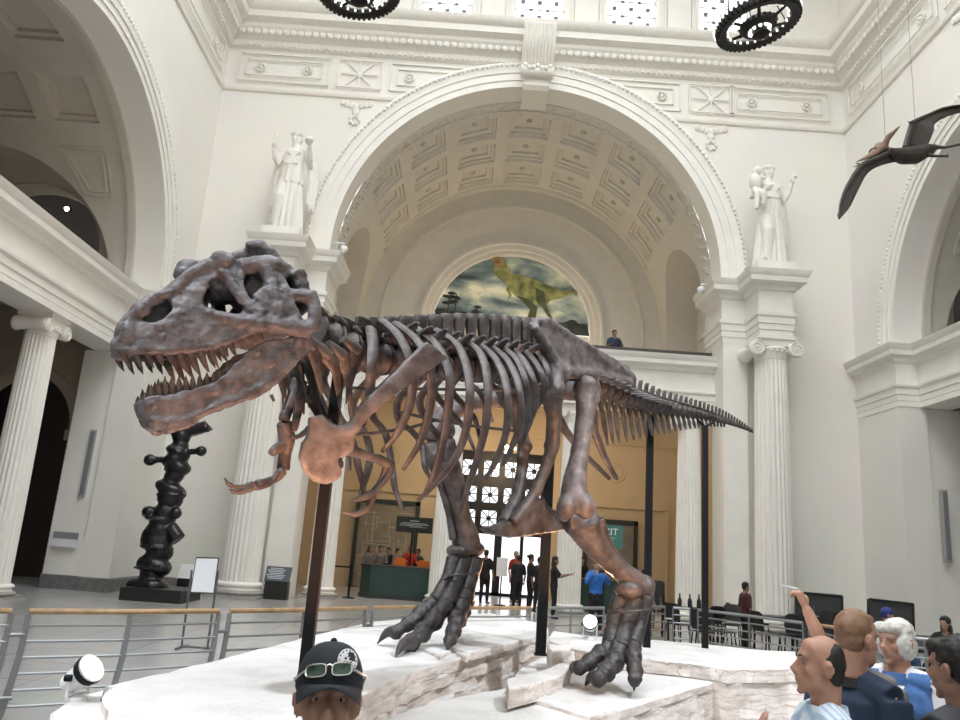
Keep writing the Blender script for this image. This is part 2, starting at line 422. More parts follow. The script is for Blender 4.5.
for k in range(-3, 4): ks.ball((XC+k*.14, D-.72, 17.62+.05*cos(k*2)), .09, 6)
struct('trim_10', ks, M_ORN)

# --- ceiling of the hall round its long skylight
ce = MB(); cz = 25.6; ox0, ox1, oy = XL+3.3, XR-3.3, D-4.6
for (xa, ya, xb, yb_) in ((XL, NEAR, ox0, D), (ox1, NEAR, XR, D), (ox0, oy, ox1, D)): ce.box(((xa+xb)/2, (ya+yb_)/2, cz+.2), (xb-xa, yb_-ya, .4))
for x in (ox0, ox1): ce.box((x, (NEAR+oy)/2, cz-.1), (.4, oy-NEAR, .6))
ce.box(((ox0+ox1)/2, oy, cz-.1), (ox1-ox0, .4, .6))
for y in range(-6, 19, 5): ce.box(((ox0+ox1)/2, y, cz+.1), (ox1-ox0, .25, .3))
for x in (ox0+(ox1-ox0)/3, ox1-(ox1-ox0)/3): ce.box((x, (NEAR+oy)/2, cz+.1), (.25, oy-NEAR, .3))
struct('ceiling', ce, M_PL, sm=0)
struct('wall_near_blocker', MB().quad((XL-1, NEAR, 0), (XR+1, NEAR, 0), (XR+1, NEAR, TOP), (XL-1, NEAR, TOP)), M_WX, sm=0)  # unseen wall added to block level daylight; the hall itself runs on
# --- coffered barrel vault behind the end arch
VI = RIN
def V(th, y, r=VI): return Vector((XC+r*cos(th), y, ZS+r*sin(th)))
va = MB(); T0 = radians(27)
ycuts = [25.74, 27.24, 27.68, 29.14, 29.58, 31.04]; cw = radians(13.7)/2; cents = [radians(36+18*k) for k in range(7)]
def patch(t0, t1, y0, y1, n=3):
    va.grid([[V(lerp(t0, t1, i/n), y0) for i in range(n+1)], [V(lerp(t0, t1, i/n), y1) for i in range(n+1)]])
def coffer(t0, t1, y0, y1, n=3):
    lv = [(0, 0), (.02, .10), (.10, .12), (.11, .20), (.24, .24), (.25, .32)]
    prev = None
    for ins, dep in lv:
        ti = ins*1.0/VI; r = VI+dep
        a, b, p, q = t0+ti, t1-ti, y0+ins, y1-ins
        loop = [V(lerp(a, b, i/n), p, r) for i in range(n+1)] + [V(lerp(b, a, i/n), q, r) for i in range(n+1)]
        if prev:
            va.grid([prev+prev[:1], loop+loop[:1]])
        prev = loop
    va.grid([prev[:n+1], prev[n+1:][::-1]])
    tm, ym = (t0+t1)/2, (y0+y1)/2
    va.ball(V(tm, ym, VI+.3), .12, 6)
ts = [T0]+[q for c in cents for q in (c-cw, c+cw)]+[pi-T0]
for j in range(len(ts)-1): 
    if ts[j+1] > ts[j]: patch(ts[j], ts[j+1], D+.9, ycuts[0]); patch(ts[j], ts[j+1], ycuts[-1], BACK)
for k in range(0, 5):
    for j in range(len(ts)-1):
        if k % 2 == 0 and j % 2 == 1: coffer(ts[j], ts[j+1], ycuts[k], ycuts[k+1])
        else: patch(ts[j], ts[j+1], ycuts[k], ycuts[k+1])
# lower haunches pierced by a lunette each side
NYC, NR, NZ = 28.4, 2.4, 11.0
for sgn in (1, -1):
    rows = []
    def mir(p): return p if sgn > 0 else Vector((2*XC-p.x, p.y, p.z))
    ysm = [D+.9]+[NYC+NR*cos(pi-pi*i/24) for i in range(25)]+[BACK]
    zar = [ZS]+[max(ZS, NZ+NR*sin(pi*i/24)) for i in range(25)]+[ZS]
    for y, z in zip(ysm, zar):
        th0 = math.asin(min(1, (z-ZS)/VI)); rows.append([mir(V(lerp(th0, T0, i/4), y)) for i in range(5)])
    va.grid(rows)
    # reveal of the lunette
    va.grid([[mir(Vector((XC+VI*cos(math.asin((z-ZS)/VI)), y, z))) for y, z in zip(ysm[1:-1], zar[1:-1])],
             [mir(Vector((XC+7.6, y, z))) for y, z in zip(ysm[1:-1], zar[1:-1])]])
    # end wall of the lunette with a smaller arched opening, open to the gallery behind
    def ML(a, z, d): return mir(Vector((XC+7.6+d, a, z)))
    arch_wall(va, ML, NYC-NR-.05, NYC+NR+.05, NZ+NR+.05, NYC, 1.25, 10.6, z0=8.2, n=24); intrados(va, ML, NYC, 1.25, 10.6, 0, 1.2, z0=8.2, n=24)
    # bay side walls
    sw = MB()
    for (z0, z1) in ((8.2, ZS),):
        sw.quad(mir(Vector((XC+VI, D+.9, z0))), mir(Vector((XC+VI, NYC-NR, z0))), mir(Vector((XC+VI, NYC-NR, z1+.08))), mir(Vector((XC+VI, D+.9, z1+.08))))
        sw.quad(mir(Vector((XC+VI, NYC+NR, z0))), mir(Vector((XC+VI, BACK, z0))), mir(Vector((XC+VI, BACK, z1+.08))), mir(Vector((XC+VI, NYC+NR, z1+.08))))
    for y in (NYC-NR, NYC+NR): sw.quad(mir(Vector((XC+VI, y, 8.2))), mir(Vector((XC+7.6, y, 8.2))), mir(Vector((XC+7.6, y, NZ+.05))), mir(Vector((XC+VI, y, NZ+.05))))
    # gallery chair-rail moulding
    for y0, y1 in ((D+1.2, NYC-NR), (NYC+NR, BACK)): sw.box(mir(Vector((XC+VI-.04, (y0+y1)/2, 9.35))), (.12, y1-y0, .16))
    sw.box(mir(Vector((XC+7.56, NYC, 9.35))), (.12, 2*NR, .16))
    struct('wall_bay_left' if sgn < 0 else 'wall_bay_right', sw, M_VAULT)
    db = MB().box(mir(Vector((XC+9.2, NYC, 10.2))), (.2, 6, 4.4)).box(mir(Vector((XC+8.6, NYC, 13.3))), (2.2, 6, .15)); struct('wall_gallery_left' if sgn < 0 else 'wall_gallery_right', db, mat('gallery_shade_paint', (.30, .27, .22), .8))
# garland ornament of the first band
for i in range(46):
    th = pi*(i+.5)/46
    for k in range(3):
        t2 = th+(k-1)*.02; va.ball(V(t2, D+.9+.5+.22*(k-1)+.1*sin(i*1.9+k), VI), (.1, .13, .05), 5)
# ribs: moulding rings at the entry, and the back
for y0, y1, e in ((D+.9, D+1.05, .06), (25.3, 25.45, .05), (31.3, 31.5, .06)):
    rows = []
    for i in range(49):
        th = T0+(pi-2*T0)*i/48; rows.append([V(th, y0), V(th, y0, VI-e), V(th, y1, VI-e), V(th, y1)])
    va.grid(rows)
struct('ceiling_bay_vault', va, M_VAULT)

# --- back wall of the bay: round arch with a painted lunette, panels, rail
MUR, MZ = 3.36, 10.9
bw = MB(); MBK = lambda a, z, d: Vector((XC+a, BACK+d, z))
arch_wall(bw, MBK, -RIN-.2, RIN+.2, ZS+RIN+.2, 0, MUR+.02, MZ, z0=8.2, n=48); intrados(bw, MBK, 0, MUR+.02, MZ, 0, .5, z0=8.2, n=48)
ring(bw, MBK, 0, MZ, [(MUR, 0), (MUR, -.05), (MUR+.16, -.05), (MUR+.18, -.10), (MUR+.4, -.10), (MUR+.44, -.14), (MUR+.55, -.14), (MUR+.58, 0)], 8.2)
ring(bw, MBK, 0, ZS, [(5.5, 0), (5.5, -.07), (5.62, -.07), (5.66, 0)], 9.4)
for s in (-1, 1):
    bw.box((XC+s*5.2, BACK-.03, 9.35), (2.4, .12, .16)); bw.box((XC+s*4.75, BACK-.03, 9.75), (1.5, .05, .05))
    bw.box((XC+s*5.2, BACK-.02, 8.45), (2.4, .1, .5))
struct('wall_back', bw, M_VAULT)
# floor of the gallery = ceiling of the vestibule
gs = MB().box((XC, (D+.7+BACK)/2, 7.95), (2*RIN+.4, BACK-D-.7, .5)); struct('ceiling_vestibule', gs, M_TAN, sm=0)
rf = MB().box((XC, BACK+.42, 9.4), (2*MUR, .1, 3.0)); struct('wall_back_recess', rf, M_VAULT, sm=0)

# --- entablatures of the lower orders
PROF = [(-.9, 6.5), (.02, 6.5), (.02, 6.66), (.03, 6.67), (.03, 6.84), (.06, 6.85), (.06, 7.02), (.12, 7.07), (.13, 7.13), (.02, 7.16), (.02, 7.74), (.1, 7.79), (.12, 7.88), (.30, 7.95), (.31, 8.08), (.36, 8.14), (.40, 8.26), (-.9, 8.30), (-.9, 6.5)]
RC = .64
eL = MB(); y0, y1 = SYC-SRI, SYC+SRI
moulding(eL, PROF, [(XL, D), (XL, y1), (XL-RC, y1), (XL-RC, y0), (XL, y0), (XL, y0-3.6+.01), (XL-RC, y0-3.6), (XL-RC, NEAR)]); struct('trim_11', eL, M_PL)
eR = MB(); moulding(eR, PROF, [(XR, NEAR), (XR+RC, NEAR), (XR+RC, y0-3.6), (XR, y0-3.6+.01), (XR, y0), (XR+RC, y0), (XR+RC, y1), (XR, y1), (XR, D)]); struct('trim_12', eR, M_PL)
eE = MB(); moulding(eE, PROF, [(XC+RIN+.1, D+RC), (XC-RIN-.1, D+RC)]); struct('trim_13', eE, M_PL)
# --- giant order: entablature blocks either side of the arch
GP = [(0, 8.62), (.0, 8.8), (.03, 8.81), (.03, 8.99), (.06, 9.0), (.06, 9.2), (.11, 9.24), (.12, 9.34), (.03, 9.36), (.03, 10.02), (.1, 10.06), (.13, 10.18), (.16, 10.2), (.36, 10.26), (.38, 10.42), (.42, 10.46), (.47, 10.62), (-.3, 10.64)]
BX, BW, BY = 7.62, .5, D-1.32
for s, nm in ((1, 'trim_14'), (-1, 'trim_15')):
    pth = [(XC+BX+BW, D+.1), (XC+BX+BW, BY), (XC+BX-BW, BY), (XC+BX-BW, D-.22), (XC+RIN-.02, D-.22), (XC+RIN-.02, D+1.5)]
    if s < 0: pth = [(2*XC-x, y) for x, y in pth][::-1]
    g = MB(); moulding(g, GP, pth)
    # underside and top of the block
    x = XC+s*BX; g.box((x, (BY+D)/2+.02, 8.66), (2*BW-.02, D-BY-.02, .06)); g.box((x, (BY+D)/2-.15, 10.6), (2*BW+.9, D-BY+.6, .06))
    xa = XC+s*(RIN+.38); g.box((xa, D-.11, 4.31), (.76, .2, 8.62))
    g.box((xa, D-.15, 10.6), (.9, .6, .06))
    struct(nm, g, M_PL)
# --- baseboards
bb = MB(); BP = [(0, .36), (.05, .34), (.06, 0)]
moulding(bb, BP, [(XC-RIN-.76, D), (XL, D), (XL, y1), (XL-.8, y1)]); struct('baseboard_left', bb, M_BASE)
bb = MB(); moulding(bb, BP, [(XR+.8, y1), (XR, y1), (XR, D), (XC+RIN+.76, D)]); struct('baseboard_right', bb, M_BASE)
bb = MB()
for s in (-1, 1):
    p = [(XC+s*(RIN+.78), D-.23), (XC+s*RIN, D-.23), (XC+s*RIN, D+.9)]
    moulding(bb, BP, p[::-1] if s > 0 else p)
struct('baseboard_end', bb, M_BASE)

# --- side bays: vaulted rooms behind the side arches, aisle walls below
def side_bay(M, yc, nm, tone):
    v = MB(); dep = 9.3; LD, LZ, LR, TL = 4.75, 8.67, 3.22, radians(49.5)
    def VS(th, d, r=SRI): return M(yc+r*cos(th), SZS+r*sin(th), d)
    dc = [.8, 1.5, 2.77, 3.25, 4.52, 5.0, 6.27, 6.75, 8.02, dep]; th = [TL]; hw = radians(8)
    for c in (61.5, 90, 118.5): th += [radians(c)-hw, radians(c)+hw]
    th += [pi-TL]
    for k in range(len(dc)-1):
        for j in range(len(th)-1):
            if k % 2 == 1 and j % 2 == 1:
                prev = None
                for ins, de in [(0, 0), (.02, .1), (.12, .12), (.13, .22), (.26, .24)]:
                    a, b, p, q = th[j]+ins/SRI, th[j+1]-ins/SRI, dc[k]+ins, dc[k+1]-ins
                    loop = [VS(lerp(a, b, i/3), p, SRI+de) for i in range(4)]+[VS(lerp(b, a, i/3), q, SRI+de) for i in range(4)]
                    if prev: v.grid([prev+prev[:1], loop+loop[:1]])
                    prev = loop
                v.grid([prev[:4], prev[4:][::-1]])
            else:
                v.grid([[VS(lerp(th[j], th[j+1], i/3), dc[k]) for i in range(4)], [VS(lerp(th[j], th[j+1], i/3), dc[k+1]) for i in range(4)]])
    w = MB()
    for sg in (1, -1):   # haunches pierced by a round lunette on each side
        fl = (lambda t: t) if sg > 0 else (lambda t: pi-t)
        ds = [.8]+[LD-LR+2*LR*(1-cos(pi*i/30))/2 for i in range(31)]+[dep]
        zs_ = [SZS]+[max(SZS, LZ+sqrt(max(0, LR**2-(d-LD)**2))) if abs(d-LD) < LR-.001 else SZS for d in ds[1:-1]]+[SZS]
        t0 = [math.asin(min(.99, (z-SZS)/SRI)) for z in zs_]
        v.grid([[VS(fl(lerp(t, TL, i/8)), d) for i in range(9)] for d, t in zip(ds, t0)])
        v.grid([[VS(fl(t), d) for d, t in zip(ds[1:-1], t0[1:-1])], [M(yc+sg*6.0, z, d) for d, z in zip(ds[1:-1], zs_[1:-1])]])
        ME = lambda q, z, d: M(yc+sg*(6.0+d), z, q)
        arch_wall(w, ME, LD-LR-.1, LD+LR+.1, LZ+LR+.1, 4.65, 2.23, 9.63, z0=8.2, n=32); intrados(w, ME, 4.65, 2.23, 9.63, 0, .8, z0=8.2, n=32)
        for (ta, tb, da, db) in ((30, 45, 1.5, 2.5),):   # framed panel on the haunch beside the lunette
            for e in (0, .14):
                P = [(ta+e*9, da+e), (tb-e*9, da+e), (tb-e*9, db+.3-e), (ta+e*9, db-.25-e)]
                for i in range(4):
                    A, B_ = P[i], P[(i+1) % 4]; v.tube([VS(fl(radians(lerp(A[0], B_[0], q/4))), lerp(A[1], B_[1], q/4), SRI-.01) for q in range(5)], .05, 6)
        struct('wall_shade_'+nm+('_far' if sg > 0 else '_close'), MB().quad(M(yc+sg*9, 8.2, .8), M(yc+sg*9, 8.2, dep), M(yc+sg*9, 13, dep), M(yc+sg*9, 13, .8)), M_SHADE, sm=0)
        struct('ceiling_shade_'+nm+('_far' if sg > 0 else '_close'), MB().quad(M(yc+sg*5.9, 12.95, .7), M(yc+sg*9, 12.95, .7), M(yc+sg*9, 12.95, dep+.1), M(yc+sg*5.9, 12.95, dep+.1)), M_SHADE, sm=0)
    rows = []
    for i in range(49):
        a = pi*i/48; rows.append([VS(a, .8), VS(a, .8, SRI-.12), VS(a, 1.0, SRI-.12), VS(a, 1.0)])
    v.grid(rows)
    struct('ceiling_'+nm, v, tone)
    arch_wall(w, lambda a, z, d: M(a, z, dep+d), yc-SRI-.2, yc+SRI+.2, SZS+SRI+.3, yc, 3.3, 9.0, z0=8.2, n=32); intrados(w, lambda a, z, d: M(a, z, dep+d), yc, 3.3, 9.0, 0, .8, z0=8.2, n=32)
    ring(w, lambda a, z, d: M(a, z, dep+d), yc, 9.0, [(3.3, 0), (3.3, -.08), (3.6, -.08), (3.7, 0)], 8.2)
    struct('ceiling_aisle_'+nm, MB().box(M(yc+(2 if yc > 10 else -2), 8.0, 6.0), (10.8, 17.6, .5)), M_AISLE, sm=0)
    g = MB()
    for a in (yc-5.1, yc-1.7, yc+1.7, yc+5.1):   # aisle wall with round-headed openings
        arch_wall(g, lambda q, z, d: M(q, z, 6.4+d), a-1.7, a+1.7, 7.8, a, 1.12, 4.35, n=24); intrados(g, lambda q, z, d: M(q, z, 6.4+d), a, 1.12, 4.35, 0, .7, n=24)
        ring(g, lambda q, z, d: M(q, z, 6.4+d), a, 4.35, [(1.12, 0), (1.12, -.06), (1.34, -.06), (1.38, 0)], 4.2, 24)
        for s in (-1, 1): g.box(M(a+s*1.25, 4.15, 6.38), (.2, .5, .24))
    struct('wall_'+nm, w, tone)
    struct('wall_aisle_side_'+nm, g, M_AISLE)
    k = MB(); k.box(M(yc, 6.2, 11), (.2, 19, 12.6)); struct('wall_beyond_'+nm, k, M_SHADE, sm=0)
    if yc > 10:   # pilaster behind the jamb and an arched doorway in the end wall of the aisle
        ya = yc+SRI; ME = lambda q, z, d: M(ya+.55+d, z, .8+q); e = MB()
        struct('wall_pilaster_'+nm, MB().box(M(ya+.35, 3.25, 1.3), (1.0, .5, 6.5)), M_PL)
        struct('baseboard_pilaster_'+nm, MB().box(M(ya+.35, .18, 1.3), (1.06, .56, .36)), M_BASE)
        arch_wall(e, ME, .9, 8.8, 7.8, 2.75, 1.5, 4.3, n=28); intrados(e, ME, 2.75, 1.5, 4.3, 0, .7, n=28); ring(e, ME, 2.75, 4.3, [(1.5, 0), (1.5, -.06), (1.78, -.06), (1.82, 0)], 4.2, 24)
        for s in (-1, 1): e.box(ME(2.75+s*1.7, 4.1, -.03), (.5, .2, .3))
        struct('wall_aisle_'+nm, e, M_AISLE)
    a = yc+SRI+3.6 if yc > 10 else yc-SRI-3
    struct('wall_aisle_end_'+nm, MB().quad(M(a, 0, .6), M(a, 0, 11), M(a, 7.8, 11), M(a, 7.8, .6)), M_SHADE, sm=0)
M_SHADE = mat('gallery_shade_tone', (.05, .042, .038), .8); M_AISLE = mat('aisle_shade_plaster', (.36, .31, .25), .75, spots=.06, scale=2)  # the gloom of unlit galleries and aisles is put into these tones
M_SIDE = mat('side_bay_shade_plaster', (.56, .53, .46), .75, spots=.06, scale=2)  # darker plaster tone carries the shade of the side bay vaults
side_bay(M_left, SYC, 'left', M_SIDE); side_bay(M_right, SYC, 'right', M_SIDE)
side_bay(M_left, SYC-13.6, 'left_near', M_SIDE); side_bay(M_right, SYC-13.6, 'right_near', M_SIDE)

# --- vestibule below the gallery
vs = MB()
for s in (-1, 1): vs.quad((XC+s*(RIN+1.5), D+.9, 0), (XC+s*(RIN+1.5), BACK, 0), (XC+s*(RIN+1.5), BACK, 7.8), (XC+s*(RIN+1.5), D+.9, 7.8)); vs.quad((XC+s*RIN, D+.9, 0), (XC+s*(RIN+1.5), D+.9, 0), (XC+s*(RIN+1.5), D+.9, 7.8), (XC+s*RIN, D+.9, 7.8))
DW, DH = 2.05, 5.65
vs.quad((XC-RIN-1.5, BACK, 0), (XC-DW, BACK, 0), (XC-DW, BACK, 7.8), (XC-RIN-1.5, BACK, 7.8)); vs.quad((XC+DW, BACK, 0), (XC+RIN+1.5, BACK, 0), (XC+RIN+1.5, BACK, 7.8), (XC+DW, BACK, 7.8))
vs.quad((XC-DW, BACK, DH), (XC+DW, BACK, DH), (XC+DW, BACK, 7.8), (XC-DW, BACK, 7.8))
for s in (-1, 1): vs.quad((XC+s*DW, BACK, 0), (XC+s*DW, BACK+.6, 0), (XC+s*DW, BACK+.6, DH), (XC+s*DW, BACK, DH))
vs.quad((XC-DW, BACK, DH), (XC+DW, BACK, DH), (XC+DW, BACK+.6, DH), (XC-DW, BACK+.6, DH))
# moulded surround, wall cornice, rosettes
for s in (-1, 1): vs.box((XC+s*(DW+.14), BACK-.04, DH/2), (.28, .12, DH))
vs.box((XC, BACK-.04, DH+.14), (2*DW+.56, .12, .28)); vs.box((XC, BACK-.1, 7.5), (2*RIN+3, .25, .25)); vs.box((XC, BACK-.03, 6.3), (2*RIN+3, .08, .07))
for s in (-1, 1):
    for r_ in (.4, .24):
        vs.tube([(XC+s*4.6+r_*cos(2*pi*k/24), BACK-.01, 5.15+r_*sin(2*pi*k/24)) for k in range(25)], .03, 6)
    vs.box((XC+s*4.6, BACK-.03, 3.78), (4.2, .1, .12))
    for x in (XC+s*2.5, XC+s*6.7): vs.box((x, BACK-.03, 1.9), (.12, .1, 3.7))
struct('wall_vestibule', vs, M_TAN)
# entrance doors: dark bronze frame with lattice lights above glazed doors
M_BRZ = mat('dark_bronze', (.012, .013, .018), .4, metal=.3)
dr = MB(); yb = BACK+.3
colx = [XC-1.31, XC-.44, XC+.43, XC+1.30]; rowz = [4.98, 3.92, 2.98]; q = .31
def bar(x0, x1, z0, z1, t=.12): dr.box(((x0+x1)/2, yb, (z0+z1)/2), (x1-x0, t, z1-z0))
edges = [XC-DW]+[e for c in colx for e in (c-q, c+q)]+[XC+DW]
for i in range(0, len(edges), 2): bar(edges[i], edges[i+1], 2.45, DH)
zz = [2.45]+[e for r in rowz[::-1] for e in (r-q, r+q)]+[DH]
for c in colx:
    for i in range(0, len(zz), 2): bar(c-q, c+q, zz[i], zz[i+1])
    for r in rowz:
        for k in range(4):
            R_ = Matrix.Rotation(k*pi/4, 3, 'Y'); dr.box((c, yb, r), (2*q*(1 if k % 2 == 0 else 1.4), .05, .045), R_)
        dr.lathe((c, yb-.03, r), [(.02, -.02), (.1, -.02), (.1, .05), (.02, .05)], 10, 'y')
for x, w_ in ((XC-DW+.1, .2), (XC-.95, .14), (XC, .3), (XC+.95, .14), (XC+DW-.1, .2)): bar(x-w_/2, x+w_/2, 0, 2.45)
bar(XC-DW, XC+DW, 0, .12); bar(XC-DW, XC+DW, 2.36, 2.5, .2)
d1 = struct('door_1', dr, M_BRZ)
struct('glazing', MB().quad((XC-DW, yb+.02, .1), (XC+DW, yb+.02, .1), (XC+DW, yb+.02, DH), (XC-DW, yb+.02, DH)), M_GLASS, d1, 0)
# ================================================================== COLUMNS, STATUES, LAMPS AND OTHER FIXTURES
M_GREYB = mat('grey_column_plinth', (.40, .385, .36), .4, spots=.2, scale=8)
def ionic(name, label, loc, H, R, facing, group):
    """fluted column; facing 'y' = volutes look along Y, 'x' = along X"""
    t = thing(name, label, 'column', loc, group); L = Vector(loc)
    hb, hc = .5*R*1.6, R*1.25
    b = MB(); b.box(L+Vector((0, 0, hb*.10)), (R*2.75, R*2.75, hb*.2)); b.lathe(L, [(R*1.2, hb*.2), (R*1.34, hb*.24), (R*1.38, hb*.36), (R*1.32, hb*.48), (R*1.1, hb*.5)], 40); obj('plinth', b, M_GREYB, t)
    b = MB(); b.lathe(L, [(R*1.1, hb*.5), (R*1.2, hb*.51), (R*1.18, hb*.55), (R*1.12, hb*.64), (R*1.15, hb*.72), (R*1.24, hb*.78), (R*1.24, hb*.88), (R*1.14, hb*.95), (R*1.08, hb)], 40)
    obj('base', b, M_PL, t)
    s = MB(); n = 24; rows = []
    for i in range(15):
        f = i/14; z = hb+(H-hb-hc*.55)*f; r = R*(1-.15*f**1.6)
        row = []
        for k in range(n):
            for j, q in ((0, 1.0), (.18, 1.0), (.38, .945), (.59, .925), (.8, .945)):
                a = 2*pi*(k+j)/n; row.append(L+Vector((r*q*cos(a), r*q*sin(a), z)))
        rows.append(row)
    s.grid(rows, True, True); obj('shaft', s, M_PL, t, 25)
    c = MB(); zc = H-hc; rt = R*.86
    c.lathe(L, [(rt, zc-.02), (rt*1.06, zc+hc*.06), (rt*1.04, zc+hc*.14), (rt*1.16, zc+hc*.3), (rt*1.25, zc+hc*.42), (rt*1.2, zc+hc*.5), (rt, zc+hc*.6)], 32)
    for k in range(20):
        a = 2*pi*k/20; c.ball(L+Vector((rt*1.17*cos(a), rt*1.17*sin(a), zc+hc*.33)), R*.085, 5)
    c.box(L+Vector((0, 0, H-hc*.08)), (R*2.1, R*2.1, hc*.16)); c.box(L+Vector((0, 0, H-hc*.2)), (R*1.95, R*1.95, hc*.1))
    c.box(L+Vector((0, 0, H-hc*.36)), (R*2.0, R*1.9, hc*.24) if facing == 'y' else (R*1.9, R*2.0, hc*.24))
    obj('capital', c, M_PL, t)
    for sx in (-1, 1):
        v = MB(); rv = hc*.36; cx = sx*R*1.1; cz = H-hc*.24-rv; e = R*.98
        pr = [(rv*.2, -e-.02), (rv*.92, -e-.02), (rv, -e+.02), (rv*.92, -e*.75), (rv*.72, -e*.3), (rv*.66, 0), (rv*.72, e*.3), (rv*.92, e*.75), (rv, e-.02), (rv*.92, e+.02), (rv*.2, e+.02)]
        v.lathe(L+(Vector((cx, 0, cz)) if facing == 'y' else Vector((0, cx, cz))), pr, 24, 'y' if facing == 'y' else 'x')
        for sy in (-1, 1):
            pts = []; rad = []
            for i in range(41):
                a = 2*pi*2.1*i/40; r = rv*(.93-.75*i/40); p = (cx+sx*-r*cos(a+pi/2)*-1, cz+r*sin(a+pi/2))
                q = Vector((p[0], sy*(e+.03), p[1])) if facing == 'y' else Vector((sy*(e+.03), p[0], p[1]))
                pts.append(L+q); rad.append(rv*.11*(1-.5*i/40))
            v.tube(pts, rad, 5)
            ey = Vector((cx, sy*(e+.03), cz)) if facing == 'y' else Vector((sy*(e+.03), cx, cz)); v.ball(L+ey, rv*.17, 8)
        obj('volute', v, M_PL, t)
    return t
GC = 'giant fluted columns flanking the great arch'
ionic('column', 'tall fluted column carrying the statue of the woman with the raised torch arm', (XC-BX, D-.82, 0), 8.62, .54, 'y', GC)
ionic('column', 'tall fluted column carrying the statue of the woman with a child', (XC+BX, D-.82, 0), 8.62, .54, 'y', GC)
GI = 'smaller columns carrying the gallery under the great arch'
for dx, lb in ((-5.68, 'gallery column at the left end of the row, by the dark framed panel'), (-1.95, 'gallery column beside the green information counter, left of the doors'),
               (1.95, 'gallery column between the entrance doors and the man in blue'), (5.68, 'gallery column at the right end of the row, below the tail')):
    ionic('column', lb, (XC+dx, D+RC+.5, 0), 6.5, .40, 'y', GI)
for X, s, nm in ((XL, -1, 'left'), (XR, 1, 'right')):
    for y, w_ in ((SYC+1.65, 'farther'), (SYC-1.65, 'nearer')):
        ionic('column', '%s fluted column under the %s side arch' % (w_, nm), (X+s*(RC+.5), y, 0), 6.5, .40, 'x', 'columns of the side arcades')

# ---------------------------------------------------------------- figures (statues and people)
def hand(mb, w, d, side, h=.185, curl=.5, palm=None):
    """five-fingered hand at wrist w reaching along d; side = direction of the thumb"""
    w, d, side = Vector(w), Vector(d).normalized(), Vector(side); side = (side-d*d.dot(side)).normalized()
    nrm = d.cross(side) if palm is None else Vector(palm).normalized(); k = h/.185
    mb.tube([w-d*.01, w+d*.045*k, w+d*.09*k], [.026*k, .036*k, .034*k], 8, .5, side)
    for i, (o, L) in enumerate(((.030, .070), (.010, .080), (-.011, .074), (-.030, .058))):
        b = w+d*.08*k+side*o*k; q = b; pts = [w+d*.05*k+side*o*.7*k, b]; a = 0
        for seg in (.45, .32, .25):
            a += curl*.9; dd = d*cos(a)+nrm*sin(a); q = q+dd*L*seg*k; pts.append(q.copy())
        mb.tube(pts, [.0105*k, .0105*k, .0095*k, .009*k, .0075*k], 6)
    b = w+d*.025*k+side*.026*k; t1 = b+(d*.6+side*.8).normalized()*.035*k; t2 = t1+(d*.85+side*.35+nrm*.3*curl).normalized()*.03*k
    mb.tube([b, t1, t2], [.014*k, .012*k, .009*k], 6)
def head_pieces(mb, c, R, s=1.0, female=False):
    c = Vector(c); ky = .82
    def P(x, y, z): return c + R @ Vector((x*s, y*s*ky, z*s))
    def E(p, r, n=12): mb.ball(P(*p), (r[0]*s, r[1]*s*ky, r[2]*s), n, R)
    E((0, .02, .038), (.075, .096, .083), 18); E((0, -.030, -.015), (.060, .064, .075), 16); E((0, -.030, -.066), (.050 if not female else .045, .058, .040), 14)
    E((0, -.078, -.098), (.022, .020, .017)); E((0, -.072, .036), (.058, .024, .020)); E((0, -.045, .06), (.06, .040, .045))
    for x in (-1, 1):
        E((x*.040, -.062, -.020), (.020, .022, .022)); E((x*.031, -.093, .026), (.021, .011, .006))
        E((x*.0115, -.107, -.030), (.009, .012, .008)); E((x*.050, -.005, -.060), (.014, .045, .030))
        e = Matrix.Rotation(x*-.35, 3, 'Z'); o = P(x*.076, .018, -.008)   # ear: rim, hollow shown by the rim, lobe
        mb.tube([o+R @ (e @ Vector(q))*s for q in ((0, -.012, -.022), (x*.006, -.016, .005), (x*.010, -.006, .028), (x*.012, .012, .030), (x*.011, .020, .008), (x*.006, .010, -.018), (0, -.004, -.032))], [.006*s, .007*s, .007*s, .0075*s, .007*s, .007*s, .007*s], 7)
        mb.ball(o, (.006*s, .015*s, .024*s), 8, R)
    mb.tube([P(0, -.090, .024), P(0, -.106, .0), P(0, -.126, -.026)], [.0075*s, .0095*s, .0125*s], 8); E((0, -.112, -.036), (.010, .012, .006))
    E((0, -.099, -.054), (.021, .011, .0055)); E((0, -.097, -.066), (.018, .012, .007)); E((0, -.086, -.05), (.03, .018, .02))
    mb.tube([P(0, .045, -.03), P(0, .045, -.10), P(0, .04, -.16)], [.054*s, .051*s, .056*s], 10)
from mathutils.bvhtree import BVHTree
def on_face(t, J, x, z, lift=0.0):
    """point of the face skin at head coordinates x, z (looked for from in front)"""
    b = [k for k in t.children if k.name.startswith('body')][0]; key = b.name
    if key not in BV: o = worg(t); BV[key] = BVHTree.FromPolygons([v.co+o for v in b.data.vertices], [list(p.vertices) for p in b.data.polygons])
    h, R, c = J['h'], J['HR'], J['head']; p, n, i, d = BV[key].ray_cast(c+R @ Vector((x, -.3, z))*h, R @ Vector((0, 1, 0)))
    return (p if p is not None else c+R @ Vector((x, -.085, z))*h)+R @ Vector((0, -lift, 0))*h
BV = {}
